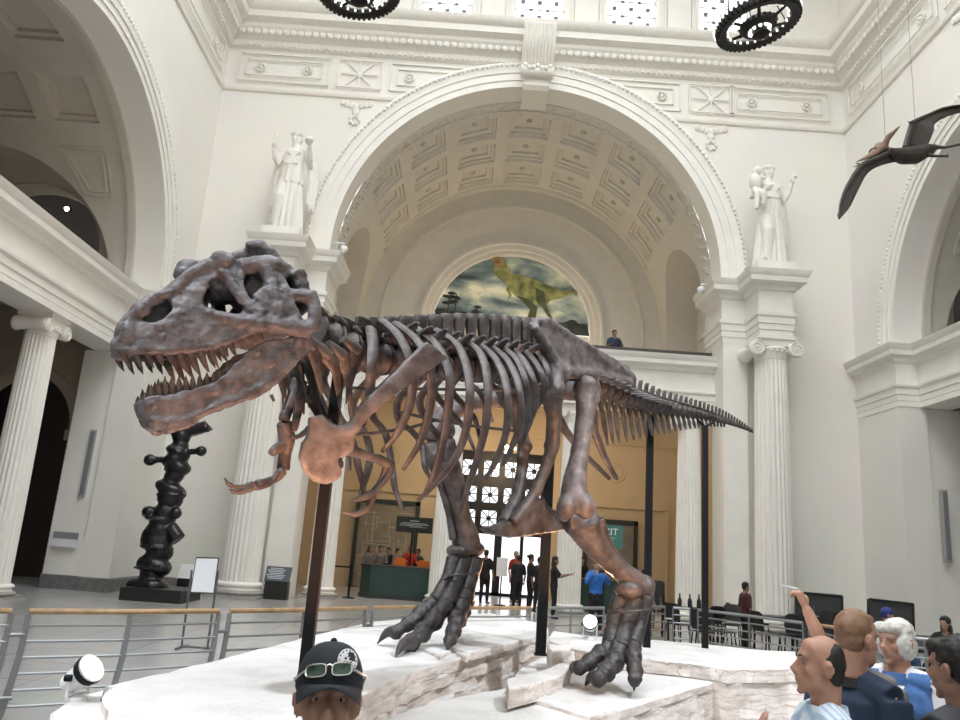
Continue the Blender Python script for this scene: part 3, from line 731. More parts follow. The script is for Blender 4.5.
def skel(H, face, loc, arms=None, lean=0, legs=None, sit=0, head=(0, 0), breadth=1.0, bend=0):
    """joint positions. local frame: facing -Y, own right hand at -X; face = turn about Z in degrees"""
    h = H/1.75; J = {}
    hipz = .92*h if not sit else sit
    J['pelvis'] = Vector((0, 0, hipz)); tl = radians(lean)
    def up(d, x=0, y=0): return J['pelvis'] + Vector((x, y*1.0-sin(tl)*d, cos(tl)*d))
    J['waist'] = up(.17*h); J['chest'] = up(.36*h); J['neck'] = up(.53*h); J['head'] = up(.695*h, 0, -.02*h)
    for s, k in (('R', -1), ('L', 1)):
        J['sh'+s] = up(.475*h, k*.185*h*breadth); J['hip'+s] = J['pelvis']+Vector((k*.095*h, 0, -.03*h))
        a = (arms or {}).get(s)
        e, w = a if a else ((k*.07, .02, -.29), (k*.09, -.08, -.54))
        J['el'+s] = J['sh'+s]+Vector(e)*h; J['wr'+s] = J['sh'+s]+Vector(w)*h
        if sit: J['kn'+s] = J['hip'+s]+Vector((k*.04, -.44*h, .02)); J['an'+s] = Vector((J['kn'+s].x, J['kn'+s].y+.04*h, .08*h))
        else:
            f = (legs or {}).get(s, (k*.02, 0))
            J['an'+s] = Vector((J['hip'+s].x+f[0]*h, f[1]*h, .08*h)); J['kn'+s] = (J['hip'+s]+J['an'+s])/2+Vector((0, -.03*h, .02*h))
        J['to'+s] = J['an'+s]+Vector((k*.02, -.17*h, -.05*h))
    R = Matrix.Rotation(radians(face), 3, 'Z')
    for k in J: J[k] = Vector(loc)+R @ J[k]
    J['R'] = R; J['HR'] = R @ Matrix.Rotation(radians(head[0]), 3, 'Z') @ Matrix.Rotation(radians(head[1]), 3, 'X'); J['h'] = h
    return J
def torso(mb, J, g=0.0, b=1.0, f=1.0):
    h, sd = J['h'], J['R'] @ Vector((1, 0, 0))
    mb.tube([J['pelvis']-Vector((0, 0, .10*h)), J['pelvis'], J['waist'], J['chest'], lerp(J['chest'], J['neck'], .55), lerp(J['chest'], J['neck'], .9)],
            [.13*h+g, (.165*h+g)*b, (.145*h+g)*b, (.175*h+g)*b, .165*h+g, .075*h+g], 16, .66*f, sd)
    for s in 'LR': mb.tube([lerp(J['neck'], J['sh'+s], .25), J['sh'+s]], [.055*h+g, .06*h+g], 8)
def arm(mb, J, s, g=0.0, f0=0, f1=1.0, taper=1.0):
    h = J['h']; P = [J['sh'+s], lerp(J['sh'+s], J['el'+s], .5), J['el'+s], lerp(J['el'+s], J['wr'+s], .35), J['wr'+s]]
    r = [.055, .048, .038, .038, .026]
    n = max(2, int(round(f1*4))+1); mb.tube(P[:n], [q*h*taper+g for q in r[:n]], 10)
def leg(mb, J, s, g=0.0):
    h = J['h']; mb.tube([J['hip'+s]+Vector((0, 0, .06*h)), J['hip'+s], lerp(J['hip'+s], J['kn'+s], .5), J['kn'+s], lerp(J['kn'+s], J['an'+s], .35), J['an'+s]], [.08*h+g, .088*h+g, .075*h+g, .055*h+g, .056*h+g, .036*h+g], 10)
def person(label, H, loc, face, skin, hair, top, bottom, arms=None, lean=0, legs=None, sit=0, head=(0, 0), sleeve=.55, group=None, vox=.02, hairstyle='short', breadth=1.0, belly=1.0, hide_legs=False, shoes=True, curl=.5):
    J = skel(H, face, loc, arms, lean, legs, sit, head, breadth); h = J['h']; t = thing('person', label, 'person', loc, group)
    b = MB(); torso(b, J, -.012); 
    b.tube([lerp(J['chest'], J['neck'], .8), J['neck'], lerp(J['neck'], J['head'], .7)], [.062*h, .052*h, .048*h], 10)
    head_pieces(b, J['head'], J['HR'], h)
    for s in 'LR':
        arm(b, J, s); d = J['wr'+s]-J['el'+s]; ins = J['R'] @ Vector((1 if s == 'R' else -1, -.8, 0)); hand(b, J['wr'+s], d, ins, .185*h, curl)
        if not hide_legs: leg(b, J, s); b.tube([J['an'+s], J['to'+s]], [.04*h, .03*h], 8)
    obj('body', blob(b, vox*.8, 2, .4), skin, t, 80)
    if hair:
        m = MB(); c, R = J['head'], J['HR']
        def E(p, r): m.ball(c+R @ Vector(p)*h, tuple(q*h*(1.1 if vox > .015 else 1) for q in r), 14, R)
        E((0, .024, .056), (.084, .086, .084)); E((0, .048, .0), (.076, .054, .07)); E((0, -.035, .095), (.05, .04, .03))
        if hairstyle == 'long': E((0, .075, -.09), (.085, .045, .12)); E((.06, .03, -.06), (.03, .05, .09)); E((-.06, .03, -.06), (.03, .05, .09))
        if hairstyle == 'bun': E((0, .13, .06), (.04, .04, .04))
        if hairstyle == 'cap': E((0, .02, .06), (.088, .105, .075)); m.tube([c+R @ Vector((0, -.06, .05))*h, c+R @ Vector((0, -.17, .035))*h], [.065*h, .05*h], 12, .12, R @ Vector((1, 0, 0)))
        obj('cap' if hairstyle == 'cap' else 'hair', blob(m, vox*.6, 2, .4), hair, t, 80)
    m = MB(); torso(m, J, .012, belly, 1+.3*(belly-1))
    for s in 'LR': arm(m, J, s, .014, 0, sleeve, 1.05)
    obj('shirt', blob(m, vox, 2, .4), top, t, 80)
    if not hide_legs:
        m = MB()
        for s in 'LR': leg(m, J, s, .014)
        m.tube([J['pelvis']-Vector((0, 0, .07*h)), J['pelvis']+Vector((0, 0, .05*h))], [.17*h, .165*h], 14, .7, J['R'] @ Vector((1, 0, 0)))
        obj('trousers', blob(m, vox, 2, .4), bottom, t, 80)
        for s in 'LR':
            m = MB().tube([J['an'+s]+J['R'] @ Vector((0, .05*h, -.03*h)), J['an'+s]+Vector((0, 0, -.03*h)), J['to'+s]+Vector((0, 0, .005))], [.035*h, .042*h, .034*h], 10)
            obj('shoe', m, mat('dark_shoe', (.02, .02, .02), .5), t)
    return t, J

M_ST = mat('statue_plaster', (.84, .815, .76), .6, spots=.05, scale=5)
def statue(label, loc, kind):
    L = Vector(loc); t = thing('statue', label, 'statue', loc, 'white statues on the ledges'); b = MB(); H = 3.5
    arms = {'R': ((-.10, -.03, -.27), (-.13, -.14, -.04)), 'L': ((.10, .02, -.26), (.12, -.18, .0))}
    if kind == 2: arms = {'R': ((-.12, 0, -.26), (.0, -.19, -.20)), 'L': ((.10, 0, -.27), (.16, -.1, .02))}
    J = skel(H, -6 if kind == 1 else 8, L+Vector((0, 0, .34)), arms, head=((-8 if kind == 1 else 4), 6), breadth=.92); h = J['h']; R = J['R']
    torso(b, J, .0, .95); b.tube([lerp(J['chest'], J['neck'], .8), lerp(J['neck'], J['head'], .7)], [.07*h, .052*h], 10); head_pieces(b, J['head'], J['HR'], h, True)
    for s in 'LR': arm(b, J, s, .022); hand(b, J['wr'+s], J['wr'+s]-J['el'+s], R @ Vector((1 if s == 'R' else -1, -.5, 0)), .19*h, .6)
    c = J['head']; HR = J['HR']
    for k in range(14):
        a = 2*pi*k/14; b.ball(c+HR @ Vector((cos(a)*.078, .02+sin(a)*.088, .065))*h, .028*h, 6)
    b.ball(c+HR @ Vector((0, .03, .055))*h, (.08*h, .09*h, .07*h), 12, HR); b.ball(c+HR @ Vector((0, .12, .01))*h, .045*h, 8)
    # gown: bell with deep folds
    def gown(z0, z1, r0, r1, nf, amp, ph, dy=0):
        rows = []; N = 96
        for i in range(13):
            f = i/12; z = lerp(z0, z1, f)*h; r = lerp(r0, r1, f**.8)*h
            rows.append([L+Vector((0, 0, .34))+R @ Vector((r*1.0*cos(a)*(1+amp*f*sin(nf*a+ph+f)), dy*h*f+r*.78*sin(a)*(1+amp*f*sin(nf*a+ph+f)), z)) for a in [2*pi*k/N for k in range(N)]])
        b.grid(rows, True, True)
    gown(1.18, .0, .135, .255, 15, .14, .4, .02); gown(1.25, .80, .16, .19, 11, .07, 1.2)
    # knee pushed forward and drapery falling from the arms
    b.tube([J['hipR'], lerp(J['hipR'], J['knR'], .9)+R @ Vector((0, -.1, 0))*h, J['anR']+R @ Vector((-.01, -.1, .0))*h], [.1*h, .1*h, .07*h], 10)
    for s, k in (('L', 1), ('R', -1)):
        if kind == 2 and s == 'R': continue
        for j in range(6):
            p = lerp(J['sh'+s], J['el'+s], .6)+R @ Vector((k*.015*j, .05+.012*j, 0))*h
            b.tube([p, p+R @ Vector((k*.05, .04, -.35))*h, p+R @ Vector((k*(.03+.02*(j % 2)), .03, -.72-.06*(j % 3)))*h], [.035*h, .045*h, .022*h], 6)
    for j in range(9): # crossing bodice folds
        b.tube([lerp(J['shL'], J['shR'], .1+.08*j)+R @ Vector((0, -.10, -.05))*h, J['waist']+R @ Vector((-.1+.025*j, -.135, .02))*h], [.014*h, .016*h], 5)
    b.tube([J['waist']+R @ Vector((cos(a)*.15, sin(a)*.115, .01))*h for a in [2*pi*k/16 for k in range(17)]], .02*h, 6)
    if kind == 1:
        b.tube([J['wrR']+Vector((0, 0, -.05))*h, J['wrR']+Vector((0, -.0, .22))*h], [.02*h, .028*h], 8); b.ball(J['wrR']+Vector((0, 0, .25))*h, (.03*h, .03*h, .06*h), 8)
        b.ball(J['wrL']+(J['wrL']-J['elL']).normalized()*.1*h, (.075*h, .06*h, .06*h), 12)
    else: # child on the arm and a tablet of leaves held up
        cc = lerp(J['shR'], J['elR'], .6)+R @ Vector((-.05, -.10, -.02))*h
        b.ball(cc+Vector((0, 0, .14))*h, (.1*h, .09*h, .15*h), 10); b.ball(cc+R @ Vector((.03, -.01, .33))*h, (.07*h, .075*h, .08*h), 10)
        b.tube([cc, cc+R @ Vector((-.03, -.12, -.12))*h, cc+R @ Vector((-.04, -.1, -.38))*h], [.06*h, .05*h, .035*h], 8); b.tube([cc, cc+R @ Vector((.08, -.12, -.1))*h, cc+R @ Vector((.07, -.1, -.3))*h], [.06*h, .05*h, .035*h], 8)
        b.tube([cc+R @ Vector((.05, 0, .22))*h, cc+R @ Vector((.15, -.06, .2))*h], [.035*h, .03*h], 8)
        w = J['wrL']+Vector((0, 0, .1))*h
        b.box(w, (.04*h, .16*h, .2*h), R)
    obj('figure', blob(b, .022, 2, .4), M_ST, t, 60)
    p = MB().box(L+Vector((0, 0, .17)), (1.15, 1.0, .34)); obj('plinth', p, M_ST, t)
statue('white draped statue raising one arm, on the ledge left of the arch', (XC-BX-.02, D-.95, 10.64), 1)
statue('white draped statue carrying a child, on the ledge right of the arch', (XC+BX+.02, D-.95, 10.64), 2)

# ---------------------------------------------------------------- painted lunette
def mural():
    y = BACK+.30; c = Vector((XC, y, MZ)); t = thing('mural', 'half-round painted mural of a green dinosaur under a stormy sky', 'painting', (XC, y, 10.9))
    m = bpy.data.materials.new('painted_sky'); m.use_nodes = True; nt = m.node_tree; b = nt.nodes['Principled BSDF']; b.inputs['Roughness'].default_value = .5
    tc = nt.nodes.new('ShaderNodeTexCoord'); n = nt.nodes.new('ShaderNodeTexNoise'); mp = nt.nodes.new('ShaderNodeMapping'); mp.inputs['Scale'].default_value = (.5, 1, 1.0)
    mp.inputs['Location'].default_value = (3.1, 0, 1.4)
    nt.links.new(tc.outputs['Object'], mp.inputs[0]); nt.links.new(mp.outputs[0], n.inputs['Vector']); n.inputs['Scale'].default_value = .9; n.inputs['Detail'].default_value = 6; n.inputs['Distortion'].default_value = .5
    r = nt.nodes.new('ShaderNodeValToRGB'); e = r.color_ramp.elements; e[0].position = .36; e[0].color = (*S(58, 66, 70), 1); e[1].position = .66; e[1].color = (*S(240, 240, 214), 1)
    k = e.new(.46); k.color = (*S(110, 130, 134), 1); k = e.new(.55); k.color = (*S(172, 184, 172), 1)
    nt.links.new(n.outputs['Fac'], r.inputs['Fac']); nt.links.new(r.outputs['Color'], b.inputs['Base Color'])
    N = 48; pts = [(XC+MUR*cos(pi*i/N), y, MZ+MUR*sin(pi*i/N)) for i in range(N+1)]
    obj('canvas', MB().prism(pts, (0, .04, 0)), m, t, 0)
    k = 4.364
    def px(q, o): p = at(400+q[0]/k, 230+q[1]/k, y-o); return Vector((p.x, y-o, p.z))
    def flat(nm, polys, mt, o):
        g = MB()
        for pl in polys: g.prism([px(q, o) for q in pl], (0, .012, 0))
        obj(nm, g, mt, t, 0)
    gz = MZ+.02
    land = mat('painted_land', S(62, 72, 62), .6, col2=S(32, 38, 34), scale=3)
    def P3(x, z, o=.02): return Vector((XC+x, y-o, MZ+z))
    xs = [-3.36+6.72*i/60 for i in range(61)]; random.seed(3)
    top = [P3(x, min(.42+.12*random.random()+(.35 if x < -1.4 else 0)*(1-(x+3.4)/2), sqrt(max(0, 3.35**2-x*x)))) for x in xs]
    obj('painted_land', MB().prism([P3(-3.35, 0), P3(3.35, 0)]+top[::-1], (0, .015, 0)), land, t, 0)
    for x, hh in ((-2.75, 1.35), (-2.45, 1.5), (-1.55, .95), (-2.95, .8), (-.35, .5), (-2.15, .7), (2.5, .6), (2.8, .5)):
        if hypot(x, hh) > 3.3: hh = sqrt(3.25**2-x*x)
        tr = MB(); tr.prism([P3(x-.025, .3, .03), P3(x+.025, .3, .03), P3(x+.02, hh, .03), P3(x-.02, hh, .03)], (0, .006, 0))
        for j in range(7):
            a = random.uniform(-.28, .28)*min(1, hh); z = hh-random.uniform(0, .45)*hh*.6; w_ = random.uniform(.09, .2)
            tr.prism([P3(x+a+w_*cos(2*pi*i/9), z+.4*w_*sin(2*pi*i/9), .032+.001*j) for i in range(9)], (0, .004, 0))
        obj('painted_tree', tr, mat('painted_tree', S(38, 44, 40), .6), t, 0)
    body = [(400, 125), (420, 112), (455, 124), (468, 155), (490, 188), (530, 197), (580, 212), (640, 240), (700, 262), (760, 266), (795, 262), (797, 270), (745, 280), (705, 298), (660, 306), (640, 326), (652, 360), (668, 392), (648, 384), (622, 338), (602, 314), (590, 345), (586, 382), (558, 380), (570, 346), (542, 312), (508, 291), (480, 264), (455, 226), (424, 205), (404, 182), (414, 150)]
    flat('painted_dinosaur', [body, [(474, 252), (488, 285), (466, 312), (476, 284), (462, 258)]], mat('painted_hide', S(176, 172, 112), .6, col2=S(84, 98, 52), scale=2.2, detail=6), .045)
    flat('painted_leg', [[(508, 286), (560, 300), (600, 336), (592, 384), (556, 382), (568, 346), (538, 312)]], mat('painted_leg', S(70, 78, 44), .6), .052); flat('painted_leg', [[(590, 250), (630, 270), (640, 330), (654, 362), (668, 392), (648, 384), (622, 338), (596, 312)]], mat('painted_leg_near', S(96, 104, 58), .6, col2=S(60, 70, 40), scale=3), .054)
    flat('painted_jaws', [[(404, 128), (432, 118), (452, 132), (440, 150), (450, 168), (430, 165), (418, 150)]], mat('painted_jaw', S(120, 62, 44), .6, col2=S(190, 170, 110), scale=4), .06)
mural()
# lamps hidden in the gallery cornice that wash the mural arch
lamp('gallery_wash', 'AREA', (XC, BACK-1.5, 8.5), 60, (1, .78, .52), (XC, BACK+.1, 13.0), 4, size_y=.4)

# ---------------------------------------------------------------- chandeliers
M_IRON = mat('dark_wrought_bronze', (.022, .018, .015), .5, metal=.5, spots=.5, scale=8)
M_BULB = mat('lamp_glass', (.95, .95, .92), .3, emit=.6)
PROTO = {}
def chandelier(label, c, tilt=0):
    c = Vector(c); t = thing('chandelier', label, 'chandelier', c, 'round bronze chandeliers high in the hall'); R = .84
    r = MB(); rows = []
    for k in range(64):
        a = 2*pi*k/64; rows.append([c+Vector((q*cos(a), q*sin(a), z)) for q, z in ((R-.14, -.05), (R+.02, -.07), (R+.06, 0), (R+.04, .1), (R-.1, .12), (R-.16, .04))])
    r.grid([list(x)+[x[0]] for x in rows+[rows[0]]])
    for k in range(48):
        a = 2*pi*k/48; r.box(c+Vector(((R+.04)*cos(a), (R+.04)*sin(a), .02)), (.1, .07, .16), Matrix.Rotation(a, 3, 'Z'))
    obj('ring', r, M_IRON, t)
    def bulbs(n, r, z, sz, ph=0):
        for k in range(n):
            a = 2*pi*(k+ph)/n; p = Vector((r*cos(a), r*sin(a), z))
            if 'bulb%s' % sz not in PROTO: PROTO['bulb%s' % sz] = obj('bulb', MB().ball(c, (sz, sz, sz*1.5), 7), M_BULB, t)
            o = PROTO['bulb%s' % sz] if PROTO['bulb%s' % sz].parent is t and not PROTO['bulb%s' % sz].get('_u') else None
            if o is None: o = PROTO['bulb%s' % sz].copy(); COL.objects.link(o); o.parent = t
            o['_u'] = 1; o.location = p
    bulbs(48, R+.09, .1, .033, .5); bulbs(24, R-.18, .0, .026); bulbs(10, .22, -.15, .045)
    zc = -.02
    for k in range(6):
        s = MB(); a = 2*pi*k/6+.2; s.tube([c+Vector((.36*cos(a), .36*sin(a), zc-.03)), c+Vector((.7*cos(a), .7*sin(a), zc+.05)), c+Vector(((R-.1)*cos(a), (R-.1)*sin(a), .03))], [.045, .03, .045], 6)
        obj('spoke', s, M_IRON, t)
    k_ = MB(); k_.lathe(c+Vector((0, 0, -.12)), [(.26, .16), (.38, .14), (.40, .05), (.36, -.02), (.26, -.04), (.24, .02)], 28)
    for k in range(20):
        a = 2*pi*k/20; k_.ball(c+Vector((.39*cos(a), .39*sin(a), -.02)), .04, 6)
    k_.lathe(c+Vector((0, 0, -.28)), [(.02, -.08), (.12, -.06), (.2, 0), (.17, .06), (.1, .12), (.05, .2)], 16)
    obj('basket', k_, M_IRON, t)
    h = MB()
    for k in range(6):
        a = 2*pi*k/6+.2; h.tube([c+Vector(((R-.1)*cos(a), (R-.1)*sin(a), .1)), c+Vector((.1*cos(a), .1*sin(a), 2.2))], .012, 4)
    h.tube([c+Vector((0, 0, 2.1)), Vector((c.x, c.y, TOP-.6))], .02, 6)
    obj('chain', h, M_IRON, t); t.rotation_euler = (0, radians(-tilt), 0)
chandelier('large round bronze chandelier hanging complete in view below the clerestory windows', at(758, 24, 15.0), 13)
chandelier('bronze chandelier cut off by the top edge of the view', at(359, -9, 15.0), 6)

# ---------------------------------------------------------------- flying reptile on wires
def pterosaur():
    M_SK = mat('pterosaur_hide', (.034, .022, .017), .6, spots=.5, scale=5, bump=.3); M_BK = mat('pterosaur_beak', (.22, .13, .085), .5, spots=.4, scale=6)
    c = at(903, 156, 14.0); t = thing('pterosaur_model', 'dark brown flying pterosaur model hanging by the right wall', 'model', c)
    A = lambda u, v, Y: at(u, v, Y)
    b = MB(); b.tube([A(886, 152, 13.9), A(893, 154, 13.95), A(903, 156, 14.05), A(915, 155, 14.2), A(928, 150, 14.35), A(936, 147, 14.4)], [.10, .12, .17, .19, .13, .06], 12)
    b.tube([A(887, 152, 13.9), A(880, 150, 13.75), A(873, 153, 13.65)], [.10, .11, .10], 10)
    for q in ([(930, 147, 14.35), (945, 147.5, 14.2), (962, 144, 14.05)], [(922, 154, 14.25), (935, 156, 14.1), (946, 156, 14.0)]):
        b.tube([A(*p) for p in q], [.06, .035, .028], 7)
    for k in range(3): b.tube([A(945, 156, 14.0), A(949, 153+2.5*k, 13.95)], [.02, .01], 5)
    obj('body', blob(b, .02, 2, .4), M_SK, t, 70)
    h = MB(); h.tube([A(884, 147, 13.8), A(888, 138, 13.85), A(895, 131, 13.9), A(900, 126, 13.95)], [.11, .075, .045, .015], 8, .5); h.tube([A(888, 150, 13.8), A(881, 146, 13.75), A(872, 155, 13.55), A(856, 162, 13.3)], [.09, .12, .07, .012], 8, .7)
    obj('head', blob(h, .014, 2, .4), M_BK, t, 70)
    h = MB().tube([A(886, 153, 13.8), A(874, 159, 13.6), A(864, 163.5, 13.42), A(853, 167, 13.28)], [.07, .06, .04, .012], 8, .7); obj('jaw', blob(h, .014, 2, .4), M_BK, t, 70)
    # wings: membrane between a leading edge and a trailing edge, thick like hide
    def wing(lead, trail, nm):
        n = 24; a = [Vector(p) for p in spline([tuple(A(*p)) for p in lead], 8)]; e = [Vector(p) for p in spline([tuple(A(*p)) for p in trail], 8)]
        rs = lambda L: [L[int(i*(len(L)-1)/n)] for i in range(n+1)]
        a, e = rs(a), rs(e); w = MB()
        def at_(i, f): p = a[i].lerp(e[i], f); return p+Vector((0, .06*sin(pi*f), .1*sin(pi*f)))
        top = [[at_(i, j/6) for j in range(7)] for i in range(n+1)]
        w.grid([r+[p+Vector((0, .015, -.02)) for p in r[::-1]] for r in top], True, True)
        o = obj(nm, w, M_SK, t, 60)
        f = MB().tube(a, [lerp(.06, .015, i/n) for i in range(n+1)], 7); obj('wing_finger', f, M_SK, o)
    wing([(890, 152, 13.9), (878, 158, 13.4), (862, 165, 12.8), (848, 185, 12.2), (841, 202, 11.9), (839, 218, 11.7)], [(900, 160, 14.1), (882, 164, 13.6), (868, 172, 13.0), (858, 190, 12.4), (850, 206, 12.0), (840, 218, 11.72)], 'wing')
    wing([(905, 148, 14.1), (911, 126, 14.3), (913, 122, 14.35), (928, 115, 14.9), (948, 107, 15.8), (985, 103, 17.2)], [(926, 148, 14.3), (930, 140, 14.4), (934, 130, 14.6), (936, 122, 15.0), (952, 114, 15.9), (986, 106, 17.2)], 'wing')
    f = MB(); 
    for k in range(3): f.tube([A(912, 124, 14.32), A(908+2.5*k, 121.5+.8*k, 14.25)], [.025, .01], 5); f.tube([A(862, 165, 12.8), A(856+1.5*k, 163+3*k, 12.7)], [.02, .008], 5)
    obj('claws', f, M_SK, t)
    w = MB()
    for p in ((915, 121, 14.4), (886, 150, 13.85)):
        q = A(*p); w.tube([q, Vector((q.x+.05, q.y, TOP))], .006, 4)
    obj('wire', w, mat('steel_wire', (.35, .35, .34), .4, metal=.6), t)
pterosaur()

# ---------------------------------------------------------------- carved black pole, signs, wall fittings
M_BLK = mat('black_carved_stone', (.012, .012, .014), .28, spots=.3, scale=6)
def sculpture():
    Y = 20.6; k = Y/FPX; c = at(150, 595, Y); c.z = 0
    t = thing('carved_pole', 'tall black carved pole sculpture with lumpy figures beneath the skull', 'sculpture', c)
    b = MB(); A = lambda u, v, o=0: at(u, v, Y+o)
    # stacked lumps: u, v, half width px, half height px
    for u, v, rx, rz in ((182, 437, 9, 10), (180, 447, 9, 9), (178, 452, 13, 7), (175, 460, 13, 9), (179, 468, 12, 8), (174, 476, 10, 9), (171, 489, 17, 9), (170, 499, 13, 11), (166, 512, 12, 12), (163, 520, 12, 12),
                         (160, 530, 14, 14), (157, 541, 16, 14), (152, 536, 10, 12), (160, 552, 13, 11), (155, 556, 12, 9), (148, 562, 11, 9), (158, 566, 14, 10), (152, 573, 12, 9), (146, 584, 18, 8), (152, 587, 16, 8), (136, 588, 8, 6), (140, 586, 14, 8)):
        b.ball(A(u, v), (rx*k*.98, min(rx*k, .34), rz*k*.92), 14, Matrix.Rotation(radians((u*37+v*53) % 50-25), 3, 'Y'))
    b.tube([A(146, 588), A(158, 555), A(166, 510), A(172, 480), A(180, 436)], [.27, .24, .2, .15, .14], 12)
    for p, q, r in (((172, 459), (152, 460), 3), ((184, 452), (203, 451), 3), ((182, 433), (208, 427), 5), ((186, 430), (206, 424), 4), ((165, 515), (143, 511), 5), ((170, 528), (178, 540), 8)):
        b.tube([A(*p, -.05), A(*q, -.1)], r*k, 8)
    b.ball(A(150, 460, -.1), 6*k, 10); b.ball(A(201, 451, -.1), 5.5*k, 10); b.ball(A(149, 512, -.15), 6*k, 8); b.ball(A(176, 513, -.15), 6*k, 8)
    for u, v, rx, ti in ((176, 470, 13, 12), (171, 495, 15, -14), (160, 519, 15, 10), (157, 547, 17, -12), (150, 568, 16, 14), (178, 456, 12, -8)):
        b.lathe(A(u, v), [(.05, -.05), (rx*k*.9, -.03), (rx*k*.95, .0), (rx*k*.82, .03), (.05, .06)], 16)
    b.ball(A(136, 585, -.1), (10*k, 9*k, 7*k), 10); b.ball(A(147, 586, -.2), (16*k, 9*k, 8*k), 10); b.ball(A(160, 588, -.05), (9*k, 9*k, 6*k), 10)
    b.prism([A(170, 433, -.15), A(207, 424, -.15), A(209, 428, -.15), A(196, 433, -.15), A(172, 440, -.15)], (0, .35, 0))
    obj('carving', blob(b, .032, 2, .4, .02, .3), M_BLK, t, 60)
    x0, x1 = at(120, 600, Y-.7).x, at(181, 602, Y-.7).x
    q = MB().box(((x0+x1)/2, Y-.05, .15), (x1-x0, 1.5, .3)); obj('plinth', q, mat('black_plinth', (.015, .015, .015), .4), t)
sculpture()
def easel():
    Y = 12.8; c = at(200, 650, Y); t = thing('sign_stand', 'blank white sign board in a thin grey stand left of the fluted column', 'sign', (c.x, Y, 0))
    A = lambda u, v, o=0: at(u, v, Y+o); gm = mat('grey_metal', (.16, .165, .17), .35, metal=.7)
    f = MB()
    for (u0, v0), (u1, v1) in (((192, 570), (181, 650)), ((218, 571), (207, 651)), ):
        p = A(u0, v0); q = A(u1, v1); q.z = .02; q.x = A(u1, v1).x; f.tube([p, q], .02, 6)
    obj('frame', f, gm, t)
    a, b_, c_, d_ = A(196, 557), A(219, 557.5), A(214, 594), A(190, 593)
    bd = MB().prism([a, b_, c_, d_], (0, .02, 0)); obj('board_edge', bd, mat('black_frame', (.02, .02, .02), .4), t, 0)
    m = MB(); ce = (a+b_+c_+d_)/4; m.prism([ce+(p-ce)*.93+Vector((0, -.004, 0)) for p in (a, b_, c_, d_)], (0, .012, 0)); obj('paper', m, mat('white_paper', (.85, .86, .9), .4), t, 0)
    z = MB(); p, q = A(181, 650), A(207, 651); z.tube([(p.x, Y, .03), (q.x, Y, .03)], .018, 6); obj('foot_bar', z, gm, t)
    pp = MB().tube([(p.x, Y-.25, .02), (p.x, Y+.25, .02)], .018, 6).tube([(q.x, Y-.25, .02), (q.x, Y+.25, .02)], .018, 6); obj('foot', pp, gm, t)
easel()
def lectern_sign(label, u, v, Y, w, h, wm, txt):
    c = at(u, v, Y); c.z = 0; t = thing('sign_box', label, 'sign', c)
    obj('stand', MB().box(c+Vector((0, 0, h*.28)), (w*.9, .35, h*.56)), mat('black_plinth', (.015, .015, .015), .4), t)
    R_ = Matrix.Rotation(radians(-25), 3, 'X'); p = MB().box(c+Vector((0, -.05, h*.76)), (w, .04, h*.5), R_); obj('panel', p, wm, t)
    if txt:
        g = MB()
        for k in range(7):
            L_ = w*(.5+.3*((k*37) % 10)/10); g.box(c+Vector((-.06, -.05, h*.76))+R_ @ Vector((0, -.024, h*(.18-.055*k))), (L_, .006, .022), R_)
        obj('text_lines', g, mat('pale_text', (.5, .52, .55), .6), t)
lectern_sign('white panel on a black box just right of the black carved pole', 185, 600, 22.0, .5, .85, mat('white_panel', (.8, .8, .8), .4), False)
lectern_sign('dark grey text panel on a low black stand right of the left giant column', 276, 596, 23.2, .72, .9, mat('slate_panel', (.075, .085, .10), .4), True)
def fitting(name, label, cat, X, y, z, d, m, grp=None):
    o = obj(name, MB().box((X, y, z), d), m, None, 0); bv = o.modifiers.new('b', 'BEVEL'); bv.width = .02; tag(o, label, cat, grp); return o
M_SPK = mat('grey_speaker', (.36, .36, .36), .5)
def speaker_at(label, pts, X=None, Y=None):
    P = [atX(u, v, X) if X is not None else at(u, v, Y) for u, v in pts]
    c = (P[0]+P[1])/2; t = thing('column_speaker', label, 'speaker', c, 'slim wall speakers on the piers'); H = abs(P[0].z-P[1].z)
    obj('case', MB().box((c.x, c.y, c.z), (.16, .14, H)), M_SPK, t, 0)
    obj('grille', MB().box((c.x, c.y-.075, c.z), (.11, .02, H*.94)), mat('speaker_grille', (.2, .2, .2), .6), t, 0)
    obj('bracket', MB().box((c.x, c.y+.1, c.z+H*.3), (.05, .1, .05)).box((c.x, c.y+.1, c.z-H*.3), (.05, .1, .05)), M_SPK, t, 0)
YJ = SYC+SRI
speaker_at('slim grey wall speaker on the pier behind the left arcade', ((95, 430), (82, 497)), Y=YJ+.1)
speaker_at('slim grey wall speaker on the pier behind the right arcade', ((944, 490), (947, 562)), Y=YJ-.1)
pl = at(65, 540, YJ-.03)
t = thing('wall_plaque', 'small grey and white wall plaque on the left pier', 'plaque', pl)
obj('plate', MB().box(pl+Vector((0, 0, .12)), (.66, .03, .17)), mat('grey_plate', (.25, .26, .27), .4), t, 0)
obj('card', MB().box(pl+Vector((0, 0, -.08)), (.66, .025, .2)), mat('white_panel', (.8, .8, .8), .4), t, 0)
for u, v, Y, lb in ((701, 290, D+.35, 'white security camera on the right impost of the great arch'), (344, 249, D+.35, 'white security camera on the left impost of the great arch')):
    c = at(u, v, Y); t = thing('security_camera', lb, 'camera', c); wm = mat('white_panel', (.8, .8, .8), .4)
    obj('dome', MB().ball(c, .13, 12), wm, t); s = 1 if u > 500 else -1
    obj('arm', MB().tube([c+Vector((0, 0, .1)), c+Vector((.0, 0, .2)), Vector((XC+s*(RIN-.015), c.y, c.z+.2))], .03, 6), wm, t)

